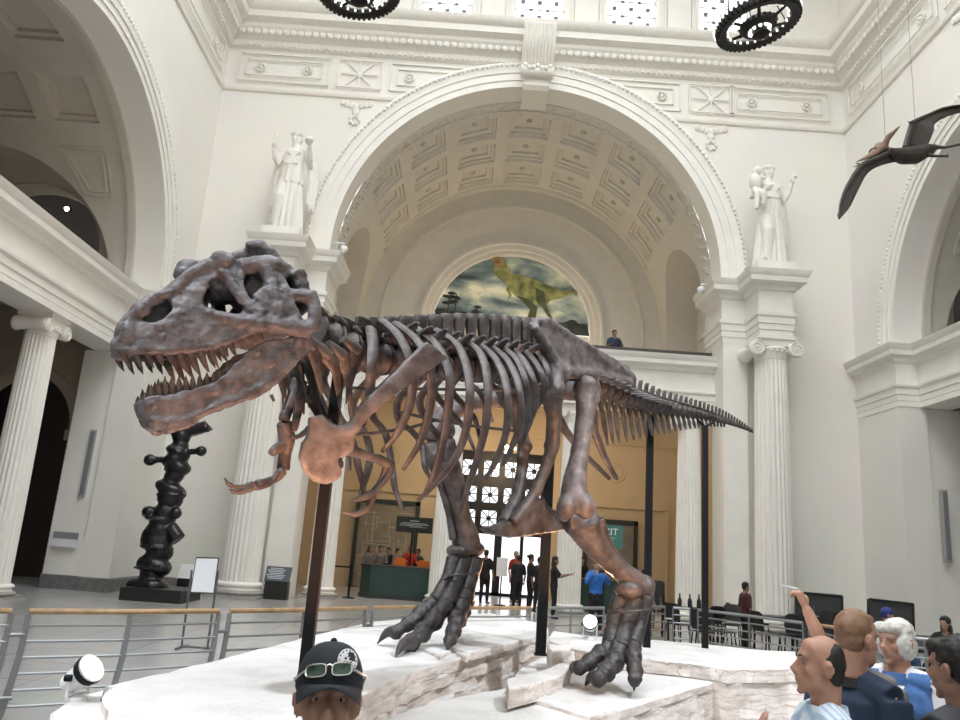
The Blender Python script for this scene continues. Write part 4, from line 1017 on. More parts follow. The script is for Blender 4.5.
c = at(68, 209, 24.2); t = thing('ceiling_spotlight', 'small bright spotlight inside the dark lunette of the left bay', 'lamp', c); obj('can', MB().tube([c+Vector((0, .12, .05)), c+Vector((0, -.06, -.02))], .09, 10), mat('black_steel_can', (.02, .02, .02), .5), t); obj('bulb', MB().ball(c+Vector((0, -.08, -.03)), .07, 8), mat('spot_bulb', (1, .93, .85), .3, emit=12), t); obj('stem', MB().tube([c+Vector((0, .06, .05)), Vector((c.x, c.y+.06, 12.95))], .015, 5), M_IRON, t)
# ================================================================== THE SKELETON
M_BONE = mat('fossil_bone', (.088, .072, .068), .50, col2=(.030, .022, .020), scale=7, bump=.5, bscale=22, detail=8)
M_SKULL = mat('fossil_skull_bone', (.130, .120, .126), .52, col2=(.048, .039, .038), scale=11, bump=.9, bscale=13, detail=8)
M_TOOTH = mat('fossil_tooth', (.105, .072, .06), .35, spots=.5, scale=14)
M_CLAW = mat('fossil_claw', (.06, .052, .05), .45, spots=.4, scale=10)
AXN = Vector((.8, -.6, 0)); AXC = -4.48; AXF = Vector((-.6, -.8, 0))   # body plane of the animal: left-hand normal, offset, forward
def B(u, v, off=0.0):
    d = ray(u, v); return CAM + d*((AXC+off)/d.dot(AXN))
def mir(p): return p - AXN*(2*(p.dot(AXN)-AXC))
HIP = Vector((1.0, 8.8, .6))
M_FOOT = mat('dark_foot_bone', (.052, .045, .042), .5, col2=(.024, .02, .019), scale=8, bump=.5, bscale=22, detail=8)
M_BONE_LIT = mat('lit_fossil_bone', (.150, .128, .126), .52, col2=(.062, .048, .045), scale=8, bump=.5, bscale=20, detail=8)  # lighter copy of the bone colour, with the light on these bones painted in
trex = thing('tyrannosaurus_skeleton', 'large mounted fossil skeleton of a two-legged dinosaur, jaws open, on the pale rock platform', 'skeleton', HIP)
def bone(name, mb, vox=.022, it=3, disp=.008, m=None, parent=None, fac=.45, sm=80, ds=.12):
    return obj(name, blob(mb, vox, it, fac, disp, ds) if vox else mb, m or M_BONE, parent or trex, sm, fix=bool(not vox))

# ---------------------------------------------------------------- vertebrae
path = [(317, 332, 0), (335, 341, 0), (352, 350, 0), (372, 357, 0), (395, 361, 0), (420, 364, 0), (445, 367, 0), (470, 369, 0), (495, 371, 0), (520, 374, 0), (545, 377, 0), (570, 380, 0), (600, 387, .05), (620, 395, .1), (640, 401, .16), (660, 406, .24), (680, 410, .34), (700, 414, .44), (720, 419.5, .54), (738, 426, .62), (755, 433.5, .7)]
tops = [(317, 313), (335, 317), (352, 316), (372, 317), (395, 316), (420, 315), (445, 314), (470, 314), (495, 315), (520, 317), (545, 321), (570, 335), (600, 356), (620, 372), (640, 380), (660, 389), (680, 395), (700, 401), (720, 408.5), (738, 419), (755, 431)]
SP = spline([tuple(B(*p)) for p in path], 10); ST = spline([tuple(B(t[0], t[1], p[2])) for t, p in zip(tops, path)], 10)
SP = [Vector(p) for p in SP]; ST = [Vector(p) for p in ST]
cum = [0]
for a, b in zip(SP, SP[1:]): cum.append(cum[-1]+(b-a).length)
def along(s, arr=SP):
    for i in range(len(cum)-1):
        if cum[i+1] >= s: 
            f = (s-cum[i])/(cum[i+1]-cum[i]); return arr[i].lerp(arr[i+1], f)
    return arr[-1]
Lt = cum[-1]; s = .06; vert_s = []
trunk_end = cum[110]
while s < Lt-.05:
    vert_s.append(s)
    if s < trunk_end: s += .195
    else: s += max(.085, .19*(1-.62*(s-trunk_end)/(Lt-trunk_end)))
chev = 0
for i, s in enumerate(vert_s):
    p = along(s); q = along(min(s+.05, Lt)); t = (q-p).normalized(); up_ = along(s, ST)-p; hs = max(.03, up_.length); up_ = (up_-t*up_.dot(t)).normalized(); l = t.cross(up_)
    tail = s > trunk_end; f = (s-trunk_end)/(Lt-trunk_end) if tail else 0
    ln = .17 if not tail else max(.075, .165*(1-.6*f)); r = (.13 if not tail else max(.012, .15*(1-f)**.85))
    if s < 1.0: r *= 1.05
    v = MB(); M = lambda x, y, z: p + t*x + l*y + up_*z
    rows = []
    for x, rr in ((-.5, .75), (-.48, 1), (-.4, 1.02), (-.2, .78), (0, .70), (.2, .78), (.4, 1.02), (.48, 1), (.5, .75)):
        rows.append([M(x*ln, rr*r*cos(2*pi*k/14), rr*r*sin(2*pi*k/14)) for k in range(14)])
    v.grid(rows, True, True)
    # neural spine: a plate leaning back, thick at the top
    lean = .03 if not tail else .06*(1-f)
    w0, w1 = (.022, .045) if not tail else (.012*(1-.5*f)+.004, .016*(1-.6*f)+.004); c0 = ln*.36; c1 = ln*(.50 if not tail else .24)
    rows = []
    for k, z in enumerate((r*.5, r*1.2, lerp(r*1.2, hs, .5), hs*.86, hs*.97, hs)):
        g = k/5; w = lerp(w0, w1, g); c = lerp(c0, c1, g); dx = lean*g*(1.6 if tail else 1)
        if k == 5: w *= .7; c *= .85
        rows.append([M(dx+c*a_, w*b_, z) for a_, b_ in ((-1, -.5), (-.6, -1), (.6, -1), (1, -.5), (1, .5), (.6, 1), (-.6, 1), (-1, .5))])
    v.grid(rows, True, True)
    if not tail or f < .45:
        for sd in (-1, 1):
            if not tail:
                if s > trunk_end-1.0 or s < .75: continue
                v.tube([M(.0, sd*.03, r*1.1), M(.0, sd*.13, r*1.4), M(.01, sd*.25, r*1.5+.06), M(.01, sd*.30, r*1.5+.09)], [.085, .07, .06, .03], 9, .42, t)
            else: v.tube([M(0, sd*.05, r*.3), M(.06, sd*(.12+.14*(1-f)), r*.3), M(.16*(1-f), sd*(.16+.24*(1-2*f)), r*.25)], [.03, .026, .012], 7, .6)
    for sd in (-1, 1):
        v.tube([M(-ln*.35, sd*r*.35, r*1.0), M(-ln*.75, sd*r*.4, r*1.25)], [r*.28, r*.14], 6); v.tube([M(ln*.3, sd*r*.3, r*1.1), M(ln*.7, sd*r*.3, r*1.35)], [r*.26, r*.13], 6)
    obj('vertebra', v, M_BONE, trex, 50)
    if tail and .02 < f < .78:   # chevrons below the tail
        ch = MB(); L_ = (.74*(1-f)**1.7 if f > .10 else .40); dr = t*.35-up_
        if L_ > .04:
            for sd in (-1, 1): ch.tube([M(ln*.5, sd*r*.35, -r*.75), M(ln*.5, 0, -r*.75)+dr*L_*.3], [.024*(1-.6*f), .026*(1-.6*f)], 6)
            ch.tube([M(ln*.5, 0, -r*.75)+dr*L_*.28, M(ln*.5, 0, -r*.75)+dr*L_*.65, M(ln*.5, 0, -r*.75)+dr*L_], [.05*(1-.6*f), .06*(1-.6*f), .02], 8, .38, t)
            obj('chevron', ch, M_BONE, trex, 50)

# ---------------------------------------------------------------- ribs (left traced, right mirrored through the body plane)
ribs = [([(371, 330), (373, 345), (371, 370), (369, 395), (364, 425)], .06, .45),
        ([(383, 322), (398, 336), (410, 362), (411, 400), (398, 432), (382, 452)], .07, .55),
        ([(397, 325), (416, 340), (429, 365), (431, 400), (421, 440), (403, 470)], .08, .60),
        ([(413, 327), (436, 345), (449, 373), (449, 402), (445, 433), (435, 472), (423, 497)], .08, .64),
        ([(436, 331), (455, 343), (465, 362), (470, 388), (469, 410), (466, 430), (457, 455), (438, 480), (418, 501)], .08, .66),
        ([(456, 339), (475, 348), (484, 363), (488, 388), (487, 410), (485, 430), (477, 460), (467, 490), (461, 513)], .08, .66),
        ([(468, 339), (490, 353), (502, 372), (507, 392), (508, 415), (507, 428), (503, 443), (493, 467), (485, 479)], .08, .64),
        ([(480, 342), (502, 355), (515, 375), (520, 395), (521, 418), (517, 435), (507, 458), (503, 465)], .08, .6),
        ([(495, 344), (515, 358), (525, 380), (528, 403), (527, 425), (520, 450)], .08, .55),
        ([(507, 346), (523, 360), (533, 380), (536, 400), (532, 417), (522, 445)], .08, .5),
        ([(520, 347), (533, 360), (542, 375), (545, 388), (538, 405), (529, 420)], .08, .45),
        ([(532, 349), (543, 361), (549, 376), (549, 390), (542, 404)], .08, .38)]
for pts, o0, om in ribs:
    n = len(pts)
    prof = [lerp(o0, om, min(1, (i/(n-1))/.35)) if i/(n-1) < .5 else lerp(om, om*.5, ((i/(n-1))-.5)/.5) for i in range(n)]
    P = [Vector(p) for p in spline([tuple(B(u, v, o)) for (u, v), o in zip(pts, prof)], 5)]
    k = len(P); rad = [(.036+.022*(1-i/(k-1)))*(1 if i < k-6 else .55+.45*(k-1-i)/6) for i in range(k)]
    for side in (0, 1):
        Q = P if not side else [mir(p) for p in P]
        m = MB().tube(Q, rad, 9, .62, AXF)
        # second head of the rib
        m.tube([Q[4], lerp(Q[0], Q[4], .3)+Vector((0, 0, -.09))], [.03, .022], 7)
        obj('rib', m, M_BONE, trex, 60)
# neck ribs: blades hanging below the neck, pointed
for pts in ([(314, 344), (317, 366), (322, 396)], [(328, 353), (336, 372), (340, 412)], [(342, 354), (347, 374), (353, 420)], [(357, 349), (352, 372), (346, 404)]):
    for sd in (0, 1):
        P = [B(u, v, .2) for u, v in pts]; P = [mir(p) for p in P] if sd else P
        m = MB().tube(spline([tuple(p) for p in P], 5), [.085, .088, .08, .07, .058, .048, .04, .032, .024, .016, .008], 8, .4, AXF)
        m.tube([P[0]+Vector((0, 0, -.02)), P[0]+AXF*.16+Vector((0, 0, .04))], [.06, .035], 7)
        obj('neck_rib', m, M_BONE, trex, 60)
for pts in ([(285, 372), (289, 392), (284, 410)], [(279, 380), (283, 395), (283, 411)], [(271, 395), (274, 401)], [(299, 365), (305, 390), (309, 408)]):
    obj('throat_bone', MB().tube([B(u, v, -.05) for u, v in pts], [.016, .011, .004][:len(pts)], 6), M_BONE, trex, 60)

# ---------------------------------------------------------------- shoulder girdle and arms
def plate(px, off, th, ridge=()):
    m = MB(); P = [B(u, v, off(u, v) if callable(off) else off) for u, v in px]
    m.prism(P, -AXN*th)
    return m
so = lambda u, v: .34+.34*max(0, min(1, (u-330)/110))
blade = [(428, 341), (436, 346), (451, 358), (430, 371), (405, 389), (383, 406), (367, 421), (358, 434), (347, 432), (351, 422), (359, 409), (376, 391), (395, 374), (412, 357)]
cora = [(311, 417), (324, 414), (332, 422), (343, 426), (351, 422), (358, 428), (352, 440), (345, 448), (339, 458), (344, 475), (338, 482), (328, 485), (316, 482), (306, 471), (302, 458), (305, 441), (311, 433)]
for sd in (0,):
    m = MB(); T = (lambda p: p)
    for px in (blade, cora):
        P = [T(B(u, v, so(u, v))) for u, v in px]; m.prism(P, -AXN*.055*(-1 if sd else 1))
    ax_ = [(431, 349), (400, 378), (370, 409), (350, 430), (335, 440)]
    m.tube([T(B(u, v, so(u, v)-.02)) for u, v in ax_], [.034, .028, .032, .045, .05], 8); m.tube([T(B(u, v, so(u, v)-.03)) for u, v in ((350, 430), (347, 446), (340, 456))], [.05, .06, .04], 8)
    m.ball(T(B(322, 452, .31)), (.10, .06, .16), 12, Matrix.Rotation(atan2(-.6, .8)+pi/2, 3, 'Z'))
    bone('shoulder_blade', m, .02, 5, .006, M_BONE_LIT)
m = MB().prism([B(lerp(330, u, .8)+5, lerp(450, v, .8)-4, -.02) for u, v in cora], -AXN*.05); m.tube([B(333, 438, -.06), B(322, 415, -.2), B(309, 385, -.28)], [.06, .045, .05], 8)
bone('shoulder_blade', m, .02, 5, .006)
def limb(name, pts, rad, off, mirror=False, n=9, knob=1.0, vox=.014):
    P = [B(u, v, o) for (u, v), o in zip(pts, off if hasattr(off, '__len__') else [off]*len(pts))]
    if mirror: P = [mir(p) for p in P]
    m = MB().tube(spline([tuple(p) for p in P], 4), [rad[0]]+[lerp(rad[min(int(i/4), len(rad)-1)], rad[min(int(i/4)+1, len(rad)-1)], (i % 4)/4) for i in range(1, (len(P)-1)*4+1)], n)
    return bone(name, m, vox, 2, .005)
limb('upper_arm', [(347, 449), (358, 453), (370, 457), (382, 461), (391, 467)], [.05, .04, .034, .04, .046], .34)
limb('forearm', [(391, 468), (387, 477), (380, 486), (374, 493)], [.04, .026, .024, .032], .36); limb('forearm', [(386, 466), (382, 477), (377, 486), (373, 492)], [.03, .022, .02, .028], .33)
limb('finger', [(374, 493), (367, 496), (359, 499), (350, 501)], [.036, .028, .026, .008], .38); limb('finger', [(373, 494), (371, 503), (365, 510), (354, 514), (341, 512)], [.034, .026, .026, .024, .008], .38)
limb('upper_arm', [(284, 422), (287, 438), (285, 455), (283, 470)], [.06, .07, .05, .055], -.30); limb('upper_arm_crest', [(285, 445), (276, 449), (271, 455)], [.05, .045, .03], -.3)
limb('forearm', [(283, 470), (276, 478), (266, 482), (256, 484)], [.045, .034, .032, .036], -.26); limb('forearm', [(279, 472), (272, 482), (262, 487), (252, 488)], [.03, .024, .022, .024], -.24)
limb('finger', [(254, 484), (245, 487), (236, 487), (229, 484), (224, 477)], [.03, .024, .022, .02, .006], -.22); limb('finger', [(252, 488), (243, 492), (234, 492), (229, 488)], [.026, .022, .02, .008], -.2)
limb('shoulder_bone', [(300, 380), (294, 396), (287, 412), (284, 421)], [.07, .055, .045, .05], -.28); limb('shoulder_bone', [(306, 386), (298, 410), (294, 432)], [.05, .04, .03], -.22)
limb('wishbone', [(290, 436), (297, 437), (304, 433), (309, 427)], [.02, .024, .024, .02], -.05)

# ---------------------------------------------------------------- pelvis
il = [(532.5, 323), (538, 318), (546, 316), (553, 320), (561, 326), (575, 334), (592, 347), (613, 357), (628, 364), (636, 375), (637, 388), (626, 388), (612, 382), (592, 378), (577, 376), (568, 379), (562, 365), (559, 358), (552, 360), (545, 348), (537, 333)]
for sd in (0, 1):
    T = mir if sd else (lambda p: p); g = -1 if sd else 1; m = MB()
    m.prism([T(B(u, v, .30)) for u, v in il], -AXN*.07*g)
    m.tube([T(B(u, v, .31)) for u, v in ((534, 326), (545, 344), (556, 362), (572, 374), (595, 374), (632, 384))], [.05, .055, .06, .065, .05, .05], 9)
    m.tube([T(B(u, v, .30)) for u, v in ((535, 322), (547, 320), (575, 338), (612, 360), (634, 378))], [.035, .045, .035, .035, .04], 8)
    m.tube([T(B(u, v, .30)) for u, v in ((556, 362), (555, 378), (552, 392))], [.08, .10, .12], 10); m.tube([T(B(u, v, .28)) for u, v in ((592, 378), (596, 392), (592, 402))], [.07, .08, .07], 10)
    m.tube([T(B(590, 350, .28)), T(B(618, 370, .30))], [.04, .05], 8)
    m.ball(T(B(553, 388, .29)), (.13, .13, .13), 12); m.ball(T(B(592, 400, .27)), (.09, .09, .09), 10); m.ball(T(B(560, 372, .29)), (.14, .12, .12), 12)
    bone('hip_blade', m, .024, 4, .012, M_BONE_LIT)
    m = MB()
    up0 = [(552, 394), (554, 418), (553, 446), (544, 472), (533, 497), (512, 524)]
    m.tube([T(B(u, v, lerp(.27, .055, i/5))) for i, (u, v) in enumerate(up0)], [.12, .09, .075, .066, .07, .07], 10); m.ball(T(B(552, 398, .27)), (.13, .13, .11), 12); m.ball(T(B(551, 446, .16)), (.085, .085, .08), 10)
    bone('pubis_shaft', m, .02, 4, .006)
    m = MB(); m.tube([T(B(u, v, lerp(.26, .05, i/3))) for i, (u, v) in enumerate(((588, 402), (594, 430), (604, 456), (617, 479)))], [.09, .055, .042, .03], 8); bone('ischium', m, .016, 2, .004)
m = MB().prism([B(u, v, .07) for u, v in ((489, 529), (508, 523), (528, 511), (545, 497), (549, 506), (571, 517), (566, 530), (545, 534), (516, 538), (496, 535))], -AXN*.14)
bone('pubic_boot', m, .022, 5, .008)
m = MB()
for s_ in range(5): m.ball(B(548+11*s_, 374+2*s_, 0), (.14, .14, .14), 10)
m.tube([B(540, 374, 0), B(606, 388, 0)], [.12, .12], 12); bone('sacrum', m, .028, 3, .01)

# ---------------------------------------------------------------- legs
def P3(u, v, Y): return at(u, v, Y)
def leg_bones(fem, tib, fib, ankle, mts, toes, near):
    m = MB(); m.tube(spline([tuple(P3(*p[:3])) for p in fem], 4), [p for p in spline([(q[3],) for q in fem], 4) and [x[0] for x in spline([(q[3],) for q in fem], 4)]], 14)
    return m
def rtube(m, pts, n=12, k=4, flat=1, side=None):
    q = spline([(*P3(*p[:3]), p[3]) for p in pts], k); m.tube([x[:3] for x in q], [x[3] for x in q], n, flat, side); return m
# left leg (nearer): u, v, distance, radius
m = rtube(MB(), [(586, 386, 8.52, .13), (586, 400, 8.50, .12), (584, 425, 8.4, .105), (580, 450, 8.3, .10), (576, 472, 8.2, .115), (574, 490, 8.1, .14), (574, 505, 8.05, .15)], 14)
m.ball(P3(586, 384, 8.5), (.125, .13, .10), 12); m.tube([P3(586, 392, 8.5), P3(562, 390, 8.75)], [.11, .12], 10)
m.ball(P3(566, 508, 8.0), (.105, .16, .14), 12); m.ball(P3(584, 507, 8.05), (.12, .17, .15), 12)
bone('femur', m, .024, 4, .008, M_BONE_LIT)
m = rtube(MB(), [(580, 522, 8.05, .17), (589, 536, 8.1, .15), (604, 556, 8.2, .115), (620, 570, 8.3, .105), (634, 582, 8.38, .13), (640, 590, 8.4, .15)], 14)
m.tube([P3(566, 522, 8.0), P3(597, 520, 8.1)], [.12, .10], 10); m.tube([P3(590, 522, 7.95), P3(600, 548, 8.1)], [.09, .06], 8)
bone('tibia', m, .024, 4, .008)
bone('fibula', rtube(MB(), [(598, 519, 8.15, .075), (607, 541, 8.22, .05), (622, 562, 8.32, .04), (640, 578, 8.42, .05)], 9), .018, 2, .005)
m = MB(); m.ball(P3(629, 590, 8.3), (.16, .14, .10), 12); m.ball(P3(643, 586, 8.42), (.14, .14, .12), 12); bone('ankle', m, .022, 3, .008)
def toe(name, pts, claw, m_claw=True):
    """a row of knuckled toe bones ending in a claw; pts u,v,Y,r ; claw tip u,v,z"""
    q = [(*P3(*p[:3]), p[3]) for p in pts]; tip = atz(*claw); m = MB()
    for a, b in zip(q, q[1:]):
        A, Bv = Vector(a[:3]), Vector(b[:3]); m.tube([A, lerp(A, Bv, .25), lerp(A, Bv, .55), lerp(A, Bv, .85), Bv], [a[3]*1.35, a[3]*1.2, a[3]*1.0, b[3]*1.25, b[3]*1.35], 10)
        m.ball(Bv, b[3]*1.4, 10)
    t_ = bone(name, m, .016, 2, .012, M_FOOT, ds=.06)
    e = Vector(q[-1][:3]); r = q[-1][3]; mid = lerp(e, tip, .5)+Vector((0, 0, .05))
    c = MB().tube(spline([tuple(e), tuple(mid), tuple(tip)], 5), [r*1.3, r*1.28, r*1.2, r*1.1, r, r*.9, r*.75, r*.58, r*.4, r*.25, .01], 9)
    obj('claw', blob(c, .012, 1, .4, .003), M_CLAW, t_, 80)
ZB, ZL, ZE = .56, .78, .72       # tops of the rock slabs
for pts in ([(621, 598, 8.34, .075), (613, 622, 8.28, .055), (611, 645, 8.2, .075)], [(634, 598, 8.33, .08), (626, 624, 8.25, .065), (620, 648, 8.15, .085)], [(645, 597, 8.4, .075), (640, 622, 8.32, .055), (632, 645, 8.2, .075)]):
    bone('metatarsal', rtube(MB(), [(*p[:3], p[3]*1.36) for p in pts], 10), .018, 2, .006, M_FOOT)
toe('toe', [(611, 645, 8.2, .07), (600, 654, 8.12, .068), (589, 662, 8.05, .062), (580, 668, 7.98, .055)], (568, 676, ZB+.01))
toe('toe', [(619, 648, 8.15, .085), (614, 662, 8.0, .078), (606, 672, 7.86, .07), (598, 679, 7.76, .06)], (585, 686, ZB+.01))
toe('toe', [(632, 646, 8.2, .075), (633, 658, 8.0, .068), (635, 670, 7.85, .06), (635, 679, 7.7, .05)], (634, 691, ZB+.01))
# right leg (farther, forward)
m = rtube(MB(), [(534, 396, 9.0, .13), (512, 398, 8.9, .105), (486, 401, 8.78, .10), (462, 407, 8.68, .105), (444, 417, 8.6, .125), (436, 428, 8.58, .14)], 14)
m.ball(P3(433, 432, 8.55), (.13, .15, .12), 12); m.ball(P3(446, 430, 8.62), (.11, .14, .13), 12); m.tube([P3(534, 394, 9.0), P3(545, 388, 8.95)], [.13, .12], 10)
bone('femur', m, .024, 4, .008, M_BONE_LIT)
m = rtube(MB(), [(436, 451, 8.55, .17), (446, 468, 8.6, .165), (455, 490, 8.68, .13), (460, 515, 8.76, .12), (465, 535, 8.84, .15), (467, 549, 8.88, .17)], 14)
m.tube([P3(425, 452, 8.5), P3(452, 446, 8.65)], [.11, .13], 10); bone('tibia', m, .024, 4, .008)
bone('fibula', rtube(MB(), [(434, 462, 8.5, .06), (441, 487, 8.55, .04), (448, 512, 8.62, .035), (453, 540, 8.7, .045)], 9), .018, 2, .005)
m = MB(); m.ball(P3(459, 551, 8.82), (.15, .13, .08), 12); m.ball(P3(474, 549, 8.9), (.13, .13, .09), 12); bone('ankle', m, .022, 3, .008)
for pts in ([(455, 558, 8.82, .075), (447, 580, 8.74, .055), (436, 601, 8.66, .07)], [(464, 558, 8.86, .085), (456, 582, 8.74, .068), (447, 604, 8.62, .085)], [(475, 558, 8.9, .08), (470, 582, 8.8, .06), (464, 602, 8.68, .075)]):
    bone('metatarsal', rtube(MB(), [(*p[:3], p[3]*1.36) for p in pts], 10), .018, 2, .006, M_FOOT)
toe('toe', [(434, 603, 8.66, .068), (421, 613, 8.56, .066), (408, 624, 8.45, .06), (396, 632, 8.36, .054)], (377, 644, ZL+.01))
toe('toe', [(446, 605, 8.62, .085), (434, 620, 8.44, .08), (422, 633, 8.28, .072), (411, 643, 8.16, .064)], (395, 657, ZL+.01))
toe('toe', [(463, 604, 8.68, .078), (457, 619, 8.54, .074), (453, 631, 8.38, .064), (450, 640, 8.26, .054)], (447, 653, ZL+.01))
toe('toe', [(470, 600, 8.74, .05), (466, 612, 8.7, .045), (462, 622, 8.62, .04)], (460, 629, ZL+.04))
bone('dewclaw', rtube(MB(), [(452, 572, 8.7, .035), (446, 577, 8.62, .028), (441, 580, 8.56, .01)], 7), .012, 1, .003, M_FOOT)
# lashing wires round the foot bones
for c_, r_ in (((461, 574, 8.75), .2), ((628, 610, 8.3), .2)):
    c0 = P3(*c_); obj('lashing', MB().tube([c0+Vector((r_*cos(a), r_*.9*sin(a), .03*cos(a))) for a in [2*pi*k/24 for k in range(25)]], .012, 6), M_CLAW, trex)

# ---------------------------------------------------------------- skull
SF = Vector((-1.03, -.70, -.47)).normalized(); SL = Vector((.562, -.827, 0)).normalized(); SL = (SL-SF*SL.dot(SF)).normalized(); SU = SF.cross(SL)
if SU.z < 0: SU = -SU
SO = at(118, 345, 4.7) - SL*.10
def wid(s):
    K = [(-.1, .08), (0, .10), (.12, .165), (.45, .20), (.8, .30), (1.1, .37), (1.5, .40)]
    for (a, x), (b, y) in zip(K, K[1:]):
        if s <= b: return lerp(x, y, max(0, (s-a)/(b-a)))
    return .4
def sk(u, v, dw=0.0):
    d = ray(u, v); s = .3
    for _ in range(12):
        p = CAM + d*(((SO+SL*(wid(s)+dw)-CAM).dot(SL))/d.dot(SL)); s = -(p-SO).dot(SF)
    return s, (p-SO).dot(SU)
def SP3(s, t, y): return SO - SF*s + SU*t + SL*y
Z = lambda x, y: (100+x/3.272, 220+y/3.272)
def inside(p, poly):
    x, y = p; c = False; n = len(poly)
    for i in range(n):
        (x1, y1), (x2, y2) = poly[i], poly[i-1]
        if (y1 > y) != (y2 > y) and x < (x2-x1)*(y-y1)/(y2-y1)+x1: c = not c
    return c
out_px = [(55, 432), (50, 395), (72, 342), (118, 287), (150, 256), (222, 226), (290, 172), (330, 134), (392, 122), (440, 128), (482, 114), (590, 100), (640, 138), (690, 188), (708, 260), (704, 350), (692, 388), (600, 372), (540, 366), (480, 378), (420, 408), (340, 428), (250, 438), (150, 438), (100, 436)]
hole_px = [[(132, 300), (152, 264), (198, 246), (244, 244), (247, 288), (220, 314), (185, 333), (146, 330)],
           [(344, 244), (372, 196), (408, 154), (432, 174), (452, 224), (476, 284), (468, 318), (426, 310), (348, 278)],
           [(480, 196), (492, 166), (530, 160), (553, 178), (550, 205), (526, 228), (508, 244), (530, 272), (562, 306), (540, 310), (508, 280), (490, 240)],
           [(628, 156), (650, 152), (676, 182), (692, 216), (672, 224), (632, 222)], [(646, 262), (676, 254), (692, 262), (690, 326), (664, 322)],
           [(322, 284), (336, 280), (342, 300), (330, 306)], [(210, 356), (218, 352), (222, 364), (213, 368)]]
OUT = [sk(*Z(*p)) for p in out_px]; HOL = [[sk(*Z(*p)) for p in h] for h in hole_px]
def span(s, poly):
    ys = []
    for i in range(len(poly)):
        (x1, y1), (x2, y2) = poly[i], poly[i-1]
        if (x1 > s) != (x2 > s): ys.append(y1+(y2-y1)*(s-x1)/(x2-x1))
    return (min(ys), max(ys)) if ys else None
def latw(s, t, sp, w, top=.42):
    k = (t-sp[0])/max(1e-6, sp[1]-sp[0]); k = max(0, min(1, k)); return w*(1-top*k**2.2)
def shell(mb, poly, holes, wf, th, top, sgn, cs=.013):
    s0, s1 = min(p[0] for p in poly), max(p[0] for p in poly); t0, t1 = min(p[1] for p in poly), max(p[1] for p in poly)
    nx, ny = int((s1-s0)/cs)+2, int((t1-t0)/cs)+2; on = {}
    for i in range(nx):
        for j in range(ny):
            c = (s0+(i+.5)*cs, t0+(j+.5)*cs)
            if inside(c, poly) and not any(inside(c, h) for h in holes): on[i, j] = 1
    idx = {}; vs = []
    def vid(i, j, k):
        if (i, j, k) not in idx:
            s, t = s0+i*cs, t0+j*cs; sp = span(min(max(s, s0+1e-3), s1-1e-3), poly) or (t0, t1); y = latw(s, t, sp, wf(s), top)-k*th
            idx[i, j, k] = len(vs); vs.append(SP3(s, t, sgn*y))
        return idx[i, j, k]
    fs = []
    for (i, j) in on:
        fs.append([vid(i, j, 0), vid(i+1, j, 0), vid(i+1, j+1, 0), vid(i, j+1, 0)]); fs.append([vid(i, j, 1), vid(i, j+1, 1), vid(i+1, j+1, 1), vid(i+1, j, 1)])
        for di, dj, a, b in ((-1, 0, (0, 1), (0, 0)), (1, 0, (1, 0), (1, 1)), (0, -1, (0, 0), (1, 0)), (0, 1, (1, 1), (0, 1))):
            if (i+di, j+dj) not in on:
                A, C = (i+a[0], j+a[1]), (i+b[0], j+b[1]); fs.append([vid(*A, 0), vid(*A, 1), vid(*C, 1), vid(*C, 0)])
    mb.add(vs, fs)
skm = MB()
for sgn in (1, -1):
    shell(skm, OUT, HOL, wid, .06, .45, sgn)
    def st(px, rad, dw=.01, n=8):
        q = [(*sk(*Z(*p)),) for p in px]; pts = []
        for s, t in q:
            sp = span(min(max(s, .01), 1.3), OUT) or (t-.1, t+.1); pts.append(SP3(s, t, sgn*(latw(s, t, sp, wid(s), .45)+dw-.03)))
        c = spline([(*p, r) for p, r in zip(pts, rad)], 4); skm.tube([x[:3] for x in c], [x[3] for x in c], n)
    st([(412, 148), (440, 190), (480, 262), (530, 312)], [.05, .042, .04, .05]); st([(360, 300), (430, 322), (520, 338), (620, 346), (695, 356)], [.03, .045, .06, .06, .055])
    st([(560, 130), (575, 200), (580, 260), (600, 320)], [.065, .05, .055, .055]); st([(480, 140), (540, 128), (600, 130), (650, 160)], [.06, .065, .065, .05])
    st([(640, 240), (700, 246)], [.045, .045]); st([(698, 230), (706, 300), (700, 360)], [.05, .05, .055]); st([(120, 300), (180, 246), (250, 224), (320, 160), (395, 130)], [.025, .03, .035, .045, .055])
    st([(395, 128), (420, 118), (448, 132)], [.06, .075, .06], .03); st([(60, 424), (160, 424), (260, 422), (360, 410), (440, 384), (500, 362)], [.03, .032, .032, .03, .028, .03], .005)
    st([(100, 330), (95, 390)], [.05, .05])
# roof between the two sides, snout tip, back of the head
def top_t(s): sp = span(min(max(s, .004), 1.33), OUT); return sp
rows = []; ss = [.03+.04*i for i in range(32)]
for s in ss:
    sp = top_t(s)
    if not sp: continue
    w = latw(s, sp[1], sp, wid(s), .45); a = []
    for k in range(9): y = lerp(-w, w, k/8); a.append(SP3(s, sp[1]-.02+.05*(1-(y/w)**2)*(1 if s < .5 else .3), y))
    b = [p-SU*.05 for p in a[::-1]]; rows.append(a+b)
skm.grid(rows, True, True)
for i, q in enumerate(((56, 428), (52, 400), (64, 365), (90, 320), (118, 290))):
    s, t = sk(*Z(*q)); w = wid(s)*.85; skm.tube([SP3(s+.035+.02*abs(k)/2, t, w*k/2) for k in (-2, -1, 0, 1, 2)], .05, 8)
sp = top_t(1.2)
for t in [lerp(sp[0]+.12, sp[1], i/6) for i in range(7)]: skm.tube([SP3(1.2, t, -.32), SP3(1.24, t, 0), SP3(1.2, t, .32)], .045, 7)
for t, s0_, s1_ in ((.10, .1, .7),):   # palate
    for y in (-.07, .07): skm.tube([SP3(s0_, span(.1, OUT)[0]+.07, y*.8), SP3(s1_, span(.7, OUT)[0]+.12, y*1.6)], .05, 7)
pr = []
